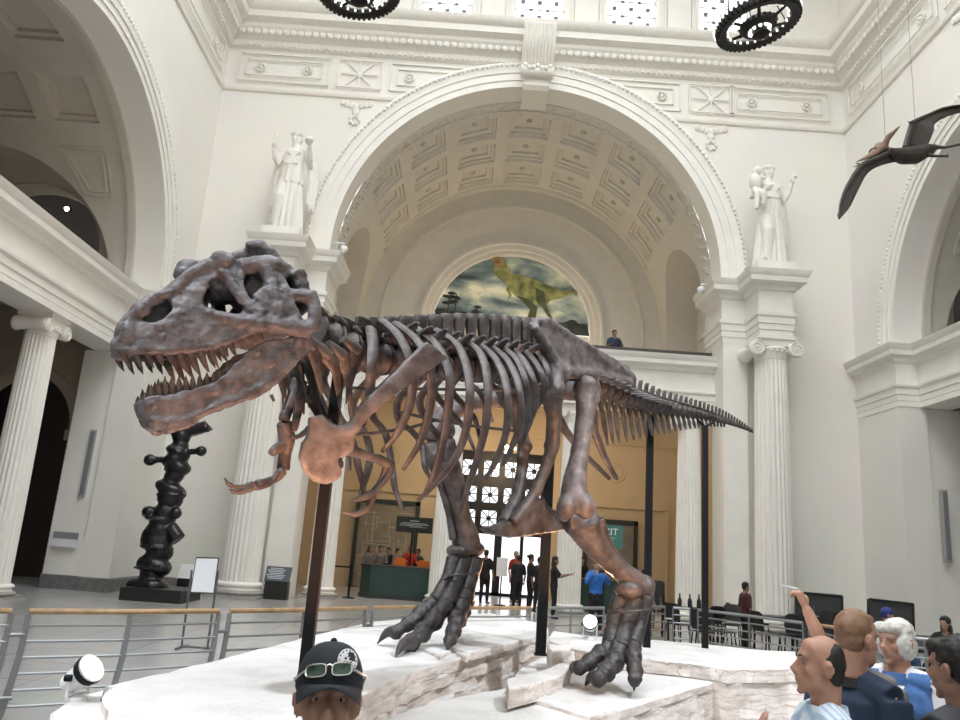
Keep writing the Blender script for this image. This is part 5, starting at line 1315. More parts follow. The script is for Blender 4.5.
for i in range(22):   # palate closing the roof of the mouth
    s_ = .08+.05*i; sp = span(s_, OUT); w = wid(s_)-.05; z0 = sp[0]+.085; a = [SP3(s_, z0+.02*(1-(q/4)**2), w*q/4) for q in range(-4, 5)]; pr.append(a+[p-SU*.03 for p in a[::-1]])
skm.grid(pr, True, True)
skm.ball(SP3(1.28, span(1.2, OUT)[0]+.3, 0), (.09, .09, .09), 10)
for i in range(14):
    s_ = .06+.042*i; sp = span(s_, OUT); skm.tube([SP3(s_, sp[0]+.10, 0), SP3(s_, sp[1]-.03, 0)], .03, 6)
skm.ball(SP3(.98, lerp(*span(.98, OUT), .62), 0), (.2, .2, .17), 12); skm.ball(SP3(.72, lerp(*span(.72, OUT), .72), 0), (.16, .16, .1), 12)
skull = bone('skull', skm, .0115, 3, .009, M_SKULL, ds=.055)
# far brow horns and the raised rear roof
fm = MB()
for p, r in (((305, 140), .06), ((314, 122), .058), ((330, 116), .05)): s, t = sk(*Z(*p)); fm.ball(SP3(s+.05, t+.02, -.16), (r*1.3, r*1.3, r*1.2), 10)
fm.tube([SP3(.62, top_t(.62)[1]+.06, -.2), SP3(.8, top_t(.8)[1]+.05, -.22), SP3(.98, top_t(.98)[1]+.03, -.2)], [.06, .055, .06], 9)
fm.tube([SP3(.9, top_t(.9)[1]+.08, -.12), SP3(1.05, top_t(1.05)[1]+.10, -.1), SP3(1.16, top_t(1.16)[1]+.04, -.1)], [.05, .065, .05], 9)
fm.tube([SP3(1.0, top_t(1.0)[1]+.14, -.05), SP3(1.1, top_t(1.1)[1]+.17, -.03), SP3(1.2, top_t(1.2)[1]+.14, 0)], [.045, .06, .05], 9)
bone('brow_crest', fm, .016, 3, .012, M_SKULL, skull)
def tooth(s, t, y, L_, r, dirv, par, sgn):
    b = SP3(s, t, sgn*y); d = dirv.normalized(); bk = -SF
    pts = [b-d*.03, b+d*L_*.3, b+d*L_*.65+bk*L_*.05, b+d*L_+bk*L_*.14]
    obj('tooth', MB().tube(pts, [r, r*1.02, r*.72, r*.10], 8, .75, SF), M_TOOTH, par, 60)
for sgn in (1, -1):
    for i in range(14):
        s = .025+.062*i; L_ = [.115, .12, .11, .10, .11, .16, .18, .16, .15, .13, .12, .10, .085, .07][i]
        sp = span(s, OUT)
        if not sp: continue
        tooth(s, sp[0]+.02, wid(s)-.03, L_, .021 if i not in (5, 6, 7) else .026, -SU-SF*.02+SL*sgn*.06, skull, sgn)
# lower jaw
jaw_px = [(136, 604), (150, 578), (200, 572), (260, 564), (312, 550), (370, 532), (420, 502), (452, 462), (500, 420), (545, 394), (620, 378), (694, 384), (702, 400), (690, 424), (640, 472), (600, 522), (548, 562), (500, 588), (430, 604), (384, 624), (330, 652), (288, 682), (222, 694), (180, 672), (150, 645)]
jw = lambda s: wid(s)*.92-.005
JO = [sk(*Z(*p), -.02) for p in jaw_px]; JH = [[sk(*Z(*p), -.02) for p in ((535, 532), (556, 520), (566, 530), (545, 545))]]
jm = MB()
for sgn in (1, -1):
    shell(jm, JO, JH, jw, .05, -.05, sgn)
    def jt(px, rad):
        pts = [SP3(*sk(*Z(*p), -.02), sgn*(jw(sk(*Z(*p), -.02)[0])-.02)) for p in px]; c = spline([(*p, r) for p, r in zip(pts, rad)], 4); jm.tube([x[:3] for x in c], [x[3] for x in c], 8)
    jt([(150, 600), (230, 590), (320, 572), (400, 545), (450, 500)], [.03, .034, .03, .03, .03]); jt([(170, 650), (240, 668), (330, 632), (430, 590), (540, 540), (640, 450)], [.036, .036, .034, .034, .034, .04])
    jt([(520, 430), (580, 470), (600, 430), (660, 400)], [.04, .045, .045, .04]); jt([(640, 392), (696, 394)], [.06, .05])
for p in ((142, 606), (150, 630), (172, 660)):
    s, t = sk(*Z(*p), -.02); w = jw(s)*.8; jm.tube([SP3(s+.04, t, w*k/2) for k in (-2, -1, 0, 1, 2)], .055, 8)
jaw = bone('lower_jaw', jm, .0115, 3, .010, M_SKULL, ds=.06)
for sgn in (1, -1):
    for i in range(13):
        px = spline([(144, 598), (200, 574), (260, 566), (320, 549), (380, 527), (430, 492)], 8); s, t = sk(*Z(*px[min(2+3*i, len(px)-1)]), -.02)
        L_ = [.08, .11, .13, .14, .14, .13, .12, .12, .11, .10, .085, .07, .05][i]
        tooth(s, t-.02, jw(s)-.035, L_, .022, SU+SL*sgn*.08+SF*.05, jaw, sgn)

# thin armature rods carried inside the chest
for pts in ([(352, 388), (420, 389), (490, 390), (556, 389)], [(400, 412), (440, 421), (480, 427), (516, 431)], [(340, 436), (376, 433), (410, 428), (436, 420)]):
    obj('armature_rod', MB().tube([B(u, v, .30) for u, v in pts], .014, 6), M_CLAW, trex)
# ================================================================== ROCK PLATFORM, POSTS, RAILINGS, SPOTLIGHTS
def rock_mat():
    m = bpy.data.materials.new('pale_rock'); m.use_nodes = True; nt = m.node_tree; b = nt.nodes['Principled BSDF']; b.inputs['Roughness'].default_value = .85
    tc = nt.nodes.new('ShaderNodeTexCoord'); g = nt.nodes.new('ShaderNodeNewGeometry'); sp = nt.nodes.new('ShaderNodeSeparateXYZ'); nt.links.new(g.outputs['True Normal'], sp.inputs[0])
    def noise_(sc, de=6, map_=None):
        n = nt.nodes.new('ShaderNodeTexNoise'); n.inputs['Scale'].default_value = sc; n.inputs['Detail'].default_value = de
        if map_:
            mp = nt.nodes.new('ShaderNodeMapping'); mp.inputs['Scale'].default_value = map_; nt.links.new(tc.outputs['Object'], mp.inputs[0]); nt.links.new(mp.outputs[0], n.inputs['Vector'])
        else: nt.links.new(tc.outputs['Object'], n.inputs['Vector'])
        return n
    def ramp(n, a, c, pa=.35, pc=.65):
        r = nt.nodes.new('ShaderNodeValToRGB'); r.color_ramp.elements[0].position = pa; r.color_ramp.elements[1].position = pc; r.color_ramp.elements[0].color = (*a, 1); r.color_ramp.elements[1].color = (*c, 1)
        nt.links.new(n.outputs['Fac'], r.inputs['Fac']); return r
    top = ramp(noise_(2.5, 8), (.48, .465, .445), (.57, .555, .54), .3, .55); side = ramp(noise_(2.2, 8, (1.5, 1.5, 9)), (.58, .51, .46), (.84, .77, .72), .34, .56)
    mx = nt.nodes.new('ShaderNodeMix'); mx.data_type = 'RGBA'; mr = nt.nodes.new('ShaderNodeMapRange'); mr.inputs[1].default_value = .45; mr.inputs[2].default_value = .8
    nt.links.new(sp.outputs['Z'], mr.inputs[0]); nt.links.new(mr.outputs[0], mx.inputs[0]); 
    sx = nt.nodes.new('ShaderNodeSeparateXYZ'); nt.links.new(tc.outputs['Object'], sx.inputs[0]); ad = nt.nodes.new('ShaderNodeMath'); ad.operation = 'MULTIPLY_ADD'; ad.inputs[1].default_value = .75
    nt.links.new(sx.outputs['X'], ad.inputs[0]); nt.links.new(sx.outputs['Y'], ad.inputs[2]); cb = nt.nodes.new('ShaderNodeCombineXYZ'); nt.links.new(ad.outputs[0], cb.inputs[0]); nt.links.new(sx.outputs['Z'], cb.inputs[1])
    ns = noise_(5, 3); va_ = nt.nodes.new('ShaderNodeVectorMath'); va_.operation = 'MULTIPLY_ADD'; va_.inputs[1].default_value = (.30, .16, 0); nt.links.new(ns.outputs['Color'], va_.inputs[0]); nt.links.new(cb.outputs[0], va_.inputs[2])
    br = nt.nodes.new('ShaderNodeTexBrick'); br.inputs['Scale'].default_value = 1; br.inputs['Brick Width'].default_value = .52; br.inputs['Row Height'].default_value = .13; br.inputs['Mortar Size'].default_value = .006; br.inputs['Mortar Smooth'].default_value = .3
    br.inputs['Color1'].default_value = (1, 1, 1, 1); br.inputs['Color2'].default_value = (.82, .79, .77, 1); br.inputs['Mortar'].default_value = (.66, .62, .59, 1); nt.links.new(va_.outputs[0], br.inputs['Vector'])
    ml = nt.nodes.new('ShaderNodeMix'); ml.data_type = 'RGBA'; ml.blend_type = 'MULTIPLY'; ml.inputs[0].default_value = 1; nt.links.new(side.outputs['Color'], ml.inputs[6]); nt.links.new(br.outputs['Color'], ml.inputs[7])
    nt.links.new(ml.outputs[2], mx.inputs[6]); nt.links.new(top.outputs['Color'], mx.inputs[7]); nt.links.new(mx.outputs[2], b.inputs['Base Color'])
    n = noise_(14, 8); bp = nt.nodes.new('ShaderNodeBump'); bp.inputs['Strength'].default_value = .45; bp.inputs['Distance'].default_value = .03; nt.links.new(n.outputs['Fac'], bp.inputs['Height']); nt.links.new(bp.outputs['Normal'], b.inputs['Normal'])
    return m
M_ROCK = rock_mat()
plat = thing('rock_platform', 'low pale rock platform of broken slabs under the skeleton', 'platform', (.6, 7.2, 0))
def dense(P, step=.16, jit=.025):
    out = []
    for i in range(len(P)):
        a, b = P[i], P[(i+1) % len(P)]; n = max(1, int((b-a).length/step)); d = (b-a); pr = Vector((-d.y, d.x)).normalized() if d.length > 0 else Vector((0, 0))
        for j in range(n): out.append(a.lerp(b, j/n) + pr*(random.uniform(-jit, jit) if j else random.uniform(-jit, jit)*.4))
    return out
def XY(px, z): return [tuple(atz(u, v, z)[:2]) if not isinstance(u, str) else v for u, v in px]
def slab(px, z, th, jit=.022, name='rock_slab', grow=0, world=None):
    P = [Vector(w) for w in world] if world else [Vector(atz(u, v, z)[:2]) if not isinstance(u, str) else Vector(v) for u, v in px]
    c = sum(P, Vector((0, 0)))/len(P)
    if grow: P = [p+(p-c).normalized()*grow for p in P]
    Q = dense(P, .16, jit); n = len(Q); m = MB(); rows = []; lev = max(2, int(th/.07))
    rows.append([Vector((q.x, q.y, z)) + (Vector((c.x, c.y, z))-Vector((q.x, q.y, z))).normalized()*.02 for q in Q])
    for k in range(lev+1):
        zz = z-.012-(th-.012)*k/lev
        rows.append([Vector((q.x+random.uniform(-1, 1)*jit*.28, q.y+random.uniform(-1, 1)*jit*.28, zz+(random.uniform(-.01, .01) if 0 < k < lev else 0))) for q in Q])
    m.grid(rows, True, True)
    return obj(name, m, M_ROCK, plat, 25)
main = [(105, 687), (200, 664), (300, 638), (370, 622), (430, 616), (490, 613), (546, 624), (549, 637), (510, 645), (470, 655), (420, 669), (370, 691), (335, 712), ('w', (-.75, 3.6)), ('w', (-1.65, 3.7)), (107, 722)]
mw = XY(main, .78)
slab(None, .78, .11, .02, world=mw); slab(None, .672, .10, .03, world=mw, grow=.025); slab(None, .575, .10, .03, world=mw, grow=-.01); slab(None, .48, .48, .03, world=mw, grow=.03)
slab([(448, 646), (470, 653), (512, 643), (547, 633), (545, 624), (505, 616), (470, 614), (452, 625)], .825, .07, .015)
slab([(425, 648), (440, 656), (452, 650), (446, 643)], .815, .05, .015, 'rock_chip'); slab([(456, 652), (468, 657), (474, 652), (462, 648)], .81, .05, .012, 'rock_chip')
slab([(52, 712), (72, 699), (102, 690), (106, 705), (107, 730), (60, 735)], .72, .72, .03)
back = [(549, 640), (572, 648), (604, 654), (640, 658), (690, 663), (727, 669), (790, 668), (845, 673), (850, 656), (800, 652), (760, 650), (705, 644), (655, 640), (600, 637), (552, 631)]
bw_ = XY(back, ZE); slab(None, ZE, .15, .02, world=bw_); slab(None, ZE-.145, .57, .03, world=bw_, grow=-.03)
lf = [(505, 690), (548, 703), (590, 716), (632, 706), (682, 691), (731, 677), (738, 667), (690, 661), (640, 655), (560, 648), (520, 668)]
lw_ = XY(lf, ZB); slab(None, ZB, .08, .012, world=lw_); slab(None, ZB-.075, .48, .02, world=lw_, grow=-.01)
slab([(380, 719), (440, 700), (505, 688), (560, 700), (592, 718), (600, 740), ('w', (.9, 4.4)), ('w', (-.3, 4.0)), ('w', (-.5, 4.4))], .52, .52, .02)
slab([(506, 679), (538, 671), (558, 664), (573, 660), (569, 669), (556, 677), (530, 685), (509, 690)], .70, .15, .012, 'rock_block')
slab([(547, 643), (560, 645), (571, 641), (571, 649), (552, 653)], .80, .13, .01, 'rock_block'); slab([(547, 652), (562, 655), (575, 650), (574, 660), (553, 664)], .69, .14, .012, 'rock_block')

# ---------------------------------------------------------------- black support posts
M_STEEL = mat('black_steel', (.007, .007, .008), .6, spec=.2)
for (u, v, Y, zb, zt, w_, lb) in ((336, 396, 6.15, ZL, 3.35, .085, 'black steel post holding the chest of the skeleton'), (549, 470, 9.2, ZE-.02, 4.2, .11, 'black steel post holding the hips of the skeleton'),
                              (650, 440, 10.55, ZE-.02, 3.75, .085, 'black steel post under the thick base of the tail'), (705, 470, 10.95, ZE-.02, 3.72, .075, 'thin black steel post under the end of the tail')):
    x = at(u, v, Y).x; t = thing('support_post', lb, 'post', (x, Y, zb), 'black posts carrying the skeleton')
    obj('shaft', MB().box((x, Y, (zb+zt)/2), (w_, w_, zt-zb)), M_STEEL, t, 0); obj('foot_plate', MB().box((x, Y, zb+.01), (w_*1.25, w_*1.25, .02)), M_STEEL, t, 0)
    obj('cradle', MB().tube([(x-.12, Y-.05, zt+.06), (x, Y, zt-.02), (x+.12, Y+.05, zt+.06)], .022, 6), M_STEEL, t)

# ---------------------------------------------------------------- railings
M_RAIL = mat('brushed_steel', (.33, .34, .345), .38, metal=.75); M_WOOD = mat('oak_handrail', (.42, .27, .14), .35, spots=.35, scale=8); M_POST = mat('grey_post_steel', (.24, .25, .255), .4, metal=.6)
curve = [(-40, 609), (0, 611), (131, 612), (225, 611), (305, 610), (370, 608), (420, 607), (475, 608), (531, 608), (571, 608), (605, 608), (640, 607), (665, 607), (690, 609), (700, 610), (749, 616), (803, 623), (815, 624), (836, 628), (885, 635), (925, 639), (990, 646)]
def rail_v(u):
    for (a, x), (b, y) in zip(curve, curve[1:]):
        if u <= b: return lerp(x, y, (u-a)/(b-a))
    return curve[-1][1]
def rp(u): return atz(u, rail_v(u), 1.0)
secs = [((-60, 12), (), 'w', 'railing section cut off by the left edge, behind the floor spotlight'), ((29, 219), (131,), 'w', 'wood-topped railing section in front of the carved pole'), ((230, 366), (305,), 'w', 'wood-topped railing section behind the man in the cap'), ((373, 531), (455,), 'w', 'railing section behind the forward foot of the skeleton'),
        ((537, 604), (571,), 's', 'steel railing section around the lit round lamp'), ((611, 665), (640,), 's', 'steel railing section behind the rear foot'), ((673, 690), (), 's', 'short steel railing section beside the thin tail post'),
        ((698, 803), (749,), 's', 'curved steel railing section in front of the black tables'), ((809, 884), (846,), 'w', 'wood-topped railing section behind the sandy-haired man'), ((888, 990), (925,), 's', 'steel railing section behind the white-haired woman')]
for (u0, u1), mids, kind, lb in secs:
    a, b = rp(u0), rp(u1); t = thing('railing', lb, 'railing', (a.x, a.y, 0), 'railing sections round the platform')
    n = 4; pts = [rp(lerp(u0, u1, i/n)) for i in range(n+1)]; hr = [p for p in pts]
    obj('handrail', MB().tube(hr, .026 if kind == 'w' else .024, 8), M_WOOD if kind == 'w' else M_RAIL, t)
    inw = Vector((.6, 8.4, 0))
    def bow(z): return .10*max(0, (.75-z)/.75)**1.5
    for k in range(6):
        z = .88-.135*k; q = []
        for p in pts: d = (Vector((p.x, p.y, 0))-inw).normalized(); q.append(Vector((p.x, p.y, z))+d*bow(z))
        obj('rail', MB().tube(q, .012, 6), M_RAIL, t)
    dirv = (b-a).normalized()
    for u in (u0, *mids, u1):
        p = rp(u); d = (Vector((p.x, p.y, 0))-inw).normalized(); Rm = Matrix.Rotation(atan2(d.y, d.x), 3, 'Z'); m = MB(); rows = []
        for z in (.98, .85, .6, .35, .15, 0): 
            c = Vector((p.x, p.y, z))+d*bow(z); w_ = .045+.02*(1-z)
            rows.append([c+Rm @ Vector(q) for q in ((-w_/2, -.010, 0), (w_/2, -.010, 0), (w_/2, .010, 0), (-w_/2, .010, 0))])
        m.grid(rows, True, True); obj('post', m, M_POST, t, 0)
        obj('foot', MB().box(Vector((p.x, p.y, .01))+d*bow(0), (.14, .14, .02)), M_POST, t, 0)
    nx = {12: 29, 219: 230, 366: 373, 531: 537, 604: 611, 665: 673}.get(u1)
    if nx:
        q = rp(nx)
        for z in (.80, .28): obj('link', MB().tube([Vector((b.x, b.y, z)), Vector((q.x, q.y, z))], .018, 6), M_POST, t)

# ---------------------------------------------------------------- floor spotlights
M_CAN = mat('white_lamp_housing', (.75, .75, .76), .35); M_LENS = mat('lit_lens', (1, .97, .9), .3, emit=4)
def spotlight(label, base, aim, power, color, spot=55, s=1.0, zc=.24):
    b = Vector(base); t = thing('floor_spotlight', label, 'spotlight', base, 'floor spotlights on the platform'); c = b+Vector((0, 0, zc*s)); d = (Vector(aim)-c).normalized()
    q = d.to_track_quat('Z', 'Y').to_matrix()
    can = MB().lathe((0, 0, 0), [(.05, -.17), (.085, -.15), (.10, -.05), (.105, .06), (.125, .13), (.13, .15), (.118, .15), (.10, .12), (.02, .115)], 20); can.v = [c+q @ (p*s) for p in can.v]; obj('housing', can, M_CAN, t)
    bd = MB().lathe((0, 0, 0), [(.108, .055), (.125, .06), (.137, .125), (.12, .13)], 20); bd.v = [c+q @ (p*s) for p in bd.v]; obj('rim_band', bd, M_STEEL, t)
    ln = MB().lathe((0, 0, 0), [(.01, .122), (.112, .122), (.112, .13), (.01, .135)], 20); ln.v = [c+q @ (p*s) for p in ln.v]; obj('lens', ln, M_LENS, t)
    sd = d.cross(Vector((0, 0, 1))).normalized(); y = MB().tube([c+sd*.12*s, b+sd*.12*s+Vector((0, 0, .05*s)), b-sd*.12*s+Vector((0, 0, .05*s)), c-sd*.12*s], .014*s, 6); obj('yoke', y, M_CAN, t)
    k = MB().lathe(tuple(c+sd*.13*s), [(.01, -.02), (.03*s, -.02), (.03*s, .02), (.01, .02)], 10, 'x'); obj('knob', k, M_STEEL, t)
    obj('base', MB().lathe(base, [(.01, 0), (.09*s, 0), (.09*s, .03*s), (.02, .05*s)], 16), M_CAN, t)
    l = lamp('spot_beam', 'SPOT', c+d*.17*s, power, color, aim, .06, spot, .6); return t
WARM = (1, .50, .25)
g = atz(76, 700, .72)
spotlight('white floor spotlight at the left end of the platform', (g.x, g.y, .72), (-.6, 4.6, 2.2), 160, (1, .62, .4), 60, .70, .2)
g = Vector((at(590, 632, 11.0).x, 11.0, ZE)); spotlight('lit round floor lamp glowing behind the rear leg', g, (1.2, 8.2, 2.2), 150, WARM, 70, .75, .26)
spotlight('floor spotlight at the front edge of the platform below the jaw', (-.45, 4.3, .52), (-1.2, 5.6, 2.4), 120, (1, .46, .26), 80, .8)
spotlight('floor spotlight on the slab in front of the rear foot', (2.3, 4.7, .0), (1.25, 8.1, 2.1), 420, WARM, 32, .9)
spotlight('floor spotlight on the front slab aimed at the breastbone', (.55, 4.4, .52), (-.9, 5.7, 2.15), 170, WARM, 34, .8)
# ================================================================== PEOPLE, DESKS, TABLES, SIGNS
def skin(n, c): return mat('skin_'+n, c, .5, spots=.18, scale=9)
SK1, SK2, SK3 = skin('fair', (.50, .27, .19)), skin('tan', (.33, .18, .125)), skin('brown', (.22, .115, .075))
def cloth(n, c, sp=.2): return mat('cloth_'+n, c, .85, spots=sp, scale=12)
H_BLK, H_BRN, H_GRY, H_WHT, H_SND = (mat('hair_'+n, c, .6, spots=.35, scale=30) for n, c in (('black', (.012, .010, .009)), ('brown', (.06, .036, .022)), ('grey', (.3, .29, .28)), ('white', (.72, .70, .66)), ('sandy', (.27, .155, .09))))
C_BLK, C_GRY, C_NAVY, C_RED, C_MAR, C_BLUE = cloth('black', (.012, .012, .014)), cloth('grey', (.16, .15, .14)), cloth('navy', (.017, .034, .07)), cloth('red', (.36, .03, .02)), cloth('maroon', (.07, .012, .018)), mat('cloth_bright_blue', (.03, .20, .62), .7, col2=(.02, .10, .38), scale=14)
C_TEAL, C_JEAN = cloth('dark_teal', (.02, .05, .055)), cloth('denim', (.05, .09, .18))
def px_at(u, Y): return at(u, 560, Y).x
def crowd(label, u, Y, H, face, sk_, hr, top, bot, **k):
    return person(label, H, (px_at(u, Y), Y, k.pop('z', 0)), face, sk_, hr, top, bot, vox=k.pop('vox', .026), **k)
up1 = {'R': ((-.12, -.08, -.24), (-.04, -.26, -.02)), 'L': ((.12, -.08, -.24), (.04, -.26, -.02))}
fwd = {'R': ((-.08, -.06, -.27), (-.02, -.27, -.24)), 'L': ((.08, -.06, -.27), (.02, -.27, -.24))}
G1 = 'visitors at the information desk'
crowd('person with long dark hair in grey at the left end of the green desk', 369, 28.6, 1.62, 40, SK2, H_BRN, C_GRY, C_BLK, hairstyle='long', group=G1)
crowd('person in a grey shirt leaning on the green desk, second from its left end', 380, 28.3, 1.66, 10, SK2, H_BLK, C_GRY, C_BLK, arms=fwd, group=G1)
crowd('person with dark hair half hidden behind the grey-shirted visitor at the desk', 388, 29.2, 1.6, -10, SK2, H_BLK, C_BLK, C_BLK, group=G1)
crowd('person with dark hair beside the visitor in red at the desk', 397, 28.4, 1.6, 60, SK1, H_BLK, C_GRY, C_BLK, group=G1)
crowd('balding person in a red shirt behind the green desk', 409, 29.0, 1.72, 20, SK1, H_GRY, C_RED, C_BLK, arms=fwd, group=G1)
crowd('person in a dark teal shirt behind the green desk, next to the column', 418, 29.2, 1.62, -30, SK3, H_BLK, C_TEAL, C_BLK, group=G1)
G2 = 'visitors in front of the entrance doors'
crowd('dark silhouetted person at the left of the entrance, beside the forward ankle', 486, 27.2, 1.76, 160, SK2, H_BLK, C_BLK, C_BLK, group=G2)
crowd('person in a red top standing in the bright doorway', 516, 28.6, 1.78, 30, SK1, H_GRY, C_RED, C_BLK, group=G2)
crowd('person in black in front of the visitor in red at the doorway', 519, 26.2, 1.66, 200, SK3, H_BLK, C_BLK, C_BLK, group=G2)
crowd('person in black with hair tied up in the doorway', 531, 25.8, 1.72, 100, SK2, H_BLK, C_BLK, C_BLK, hairstyle='bun', arms=fwd, group=G2)
crowd('person in black standing just left of the hip post', 540, 24.8, 1.66, 150, SK2, H_BLK, C_BLK, C_BLK, group=G2)
tp, J = crowd('long-haired person in black holding out a white paper, right of the hip post', 555, 23.2, 1.72, 80, SK2, H_BLK, C_BLK, C_BLK, hairstyle='long', arms={'R': ((-.08, -.2, -.18), (-.02, -.48, -.12)), 'L': ((.08, -.12, -.25), (.02, -.4, -.16))}, group=G2)
w = J['wrR']+J['R'] @ Vector((0, -.16, .04)); pq = MB().box(w, (.28, .012, .2), J['R'] @ Matrix.Rotation(.9, 3, 'X')); o = obj('paper_sheet', pq, mat('white_paper', (.85, .86, .9), .4), None, 0); tag(o, 'white paper held out by the long-haired person in black', 'paper')
tp, J = crowd('person in a bright blue jacket raising a phone to take a picture', 597, 19.4, 1.74, 8, SK1, H_BRN, C_BLUE, C_BLK, arms={'R': ((-.10, -.12, -.22), (.06, -.30, .0)), 'L': ((.10, -.12, -.22), (-.04, -.30, -.02))}, sleeve=.95)
c = (J['wrR']+J['wrL'])/2+Vector((0, -.12, .09)); o = obj('phone', MB().box(c, (.15, .012, .08)), mat('phone_black', (.02, .02, .022), .3), None, 0); tag(o, 'phone held up by the person in the blue jacket', 'phone')
crowd('person with dark hair behind the right green desk', 582, 28.8, 1.74, 20, SK2, H_BLK, C_BLK, C_BLK)
crowd('person in a brown patterned shirt seen between the rear leg and its post', 646, 16.6, 1.62, 120, SK2, H_BLK, mat('cloth_brown_pattern', (.20, .15, .13), .8, col2=(.09, .07, .06), scale=25), C_GRY)
crowd('young person in a maroon shirt standing at the black tables', 745, 18.0, 1.47, 100, SK2, H_BLK, C_MAR, C_BLK, sleeve=.5)
crowd('person with dark hair looking down from the gallery under the mural', 608, 25.6, 1.72, 10, SK2, H_BLK, C_NAVY, C_BLK, z=8.2, arms=fwd, sit=.33)
crowd('seated person in a blue cap and pale shirt at the far tables', 884, 14.6, 1.72, 75, SK1, mat('cap_blue', (.02, .035, .20), .7), mat('cloth_pale_aqua', (.50, .66, .70), .8), C_JEAN, sit=.45, arms=fwd, hairstyle='cap')
crowd('seated person with long black hair and a black top near the right edge', 941, 13.4, 1.66, -60, SK2, H_BLK, C_BLK, C_BLK, sit=.45, arms=fwd, hairstyle='long')

# ---------------------------------------------------------------- desks, chairs, signs under the gallery
M_GREEN = mat('dark_green_panel', (.022, .060, .054), .45, spots=.2, scale=3); M_GTOP = mat('desk_top_dark', (.03, .035, .035), .35); M_ORG = mat('orange_shell', (.72, .16, .025), .5)
def desk(label, x0, x1, Y, dp):
    c = ((x0+x1)/2, Y+dp/2, 0); t = thing('information_desk', label, 'desk', c, None)
    P = [(x0+.35, Y), (x1, Y), (x1, Y+dp), (x0, Y+dp), (x0, Y+.35)]
    obj('front', MB().prism([(x, y, .14) for x, y in P], (0, 0, .84)), M_GREEN, t, 0); ce = Vector((c[0], c[1]))
    g = lambda k: [(ce.x+(x-ce.x)*k, ce.y+(y-ce.y)*k) for x, y in P]
    obj('plinth', MB().prism([(x, y, 0) for x, y in g(1.02)], (0, 0, .14)), M_GTOP, t, 0); obj('counter_top', MB().prism([(x, y, .98) for x, y in g(1.03)], (0, 0, .06)), M_GTOP, t, 0)
desk('dark green information desk left of the entrance doors', px_at(361, 26.3), px_at(446, 26.3), 26.3, 1.1)
desk('dark green desk right of the entrance, behind the person in blue', px_at(579, 26.6), px_at(645, 26.6), 26.6, 1.0)
def chair(label, x, y, face, m, group, ht=.86, leg=None):
    t = thing('chair', label, 'chair', (x, y, 0), group); R = Matrix.Rotation(radians(face), 3, 'Z'); A = lambda px, py, pz: Vector((x, y, 0))+R @ Vector((px, py, pz))
    s = MB(); s.tube([A(0, -.22, .45), A(0, 0, .44), A(0, .22, .46)], [.2, .23, .2], 12, .1, R @ Vector((1, 0, 0))); obj('seat', s, m, t)
    b = MB(); b.tube([A(0, .22, .5), A(0, .26, .66), A(0, .29, ht-.05), A(0, .30, ht)], [.17, .22, .21, .14], 12, .1, R @ Vector((1, 0, 0))); obj('backrest', b, m, t)
    for sx in (-1, 1):
        for sy in (-1, 1): obj('leg', MB().tube([A(sx*.17, sy*.17, .44), A(sx*.21, sy*.22, 0)], .014, 6), leg or M_STEEL, t)
    return t
chair('orange shell chair behind the green desk, left of the pair', px_at(401, 27.75), 27.75, 180, M_ORG, 'orange chairs behind the desk', 1.28); chair('orange shell chair behind the green desk, next to the column', px_at(424, 27.75), 27.75, 180, M_ORG, 'orange chairs behind the desk', 1.25)
chair('orange shell chair behind the right green desk', px_at(589, 28.05), 28.05, 180, M_ORG, 'orange chairs behind the desk', 1.1)
def board_sign(name, label, u0, v0, u1, v1, Y, m, lines, frame=None, cat='sign', hang=None):
    a, b = at(u0, v0, Y), at(u1, v1, Y); c = (a+b)/2; w, h = abs(b.x-a.x), abs(a.z-b.z); t = thing(name, label, cat, c if not hang else (c.x, Y, 0))
    obj('panel', MB().box(c, (w, .05, h)), m, t, 0)
    if frame:
        f = MB(); e = .16
        for s in (-1, 1): f.box(c+Vector((s*(w/2+e/2), -.02, 0)), (e, .14, h+2*e)); f.box(c+Vector((0, -.02, s*(h/2+e/2))), (w+2*e, .14, e))
        obj('frame', f, frame, t, 0)
    if lines:
        g = MB(); n = len(lines)
        for x, z, L_, th in lines: g.box(c+Vector((x*w, -.03, z*h)), (L_*w, .012, th*h))
        obj('map_lines' if 'map' in name else 'print_lines', g, mat('pale_print', (.45, .50, .50), .6), t, 0)
    if hang:
        obj('pole', MB().tube([c+Vector((w*hang, .06, 0)), Vector((c.x+w*hang, Y+.06, 0))], .03, 8), M_STEEL, t); obj('base', MB().lathe((c.x+w*hang, Y+.06, 0), [(.01, 0), (.1, 0), (.1, .02), (.04, .05)], 16), M_STEEL, t)
    return t, c, w, h
board_sign('sign_board', 'black sign board on a pole with pale lettering above the green desk', 397, 516, 432, 534, 27.55, mat('sign_black', (.010, .014, .014), .5), [(0, .25, .25, .06), (0, .1, .7, .04), (.0, .02, .8, .035), (-.1, -.06, .6, .035), (.1, -.14, .5, .03)], hang=-.04)
random.seed(11)
ml = [(random.uniform(-.38, .38), random.uniform(-.4, .4), random.uniform(.05, .3), .006) for _ in range(26)]+[(random.uniform(-.4, .4), random.uniform(-.2, .3), .008, random.uniform(.08, .3)) for _ in range(22)]
_, c, w, h = board_sign('wall_map', 'tall pale map panel in a dark green frame behind the left desk', 361, 502, 409, 590, BACK-.1, mat('map_panel', (.26, .23, .19), .6, spots=.25, scale=2), ml, mat('frame_green_black', (.022, .035, .033), .4), 'panel')
_, c, w, h = board_sign('wall_panel', 'grey panel in a dark green frame behind the rear leg, right of the doors', 588, 522, 632, 600, BACK-.1, mat('grey_panel', (.20, .19, .17), .6, spots=.25, scale=2), None, mat('frame_green_black', (.022, .035, .033), .4), 'panel')
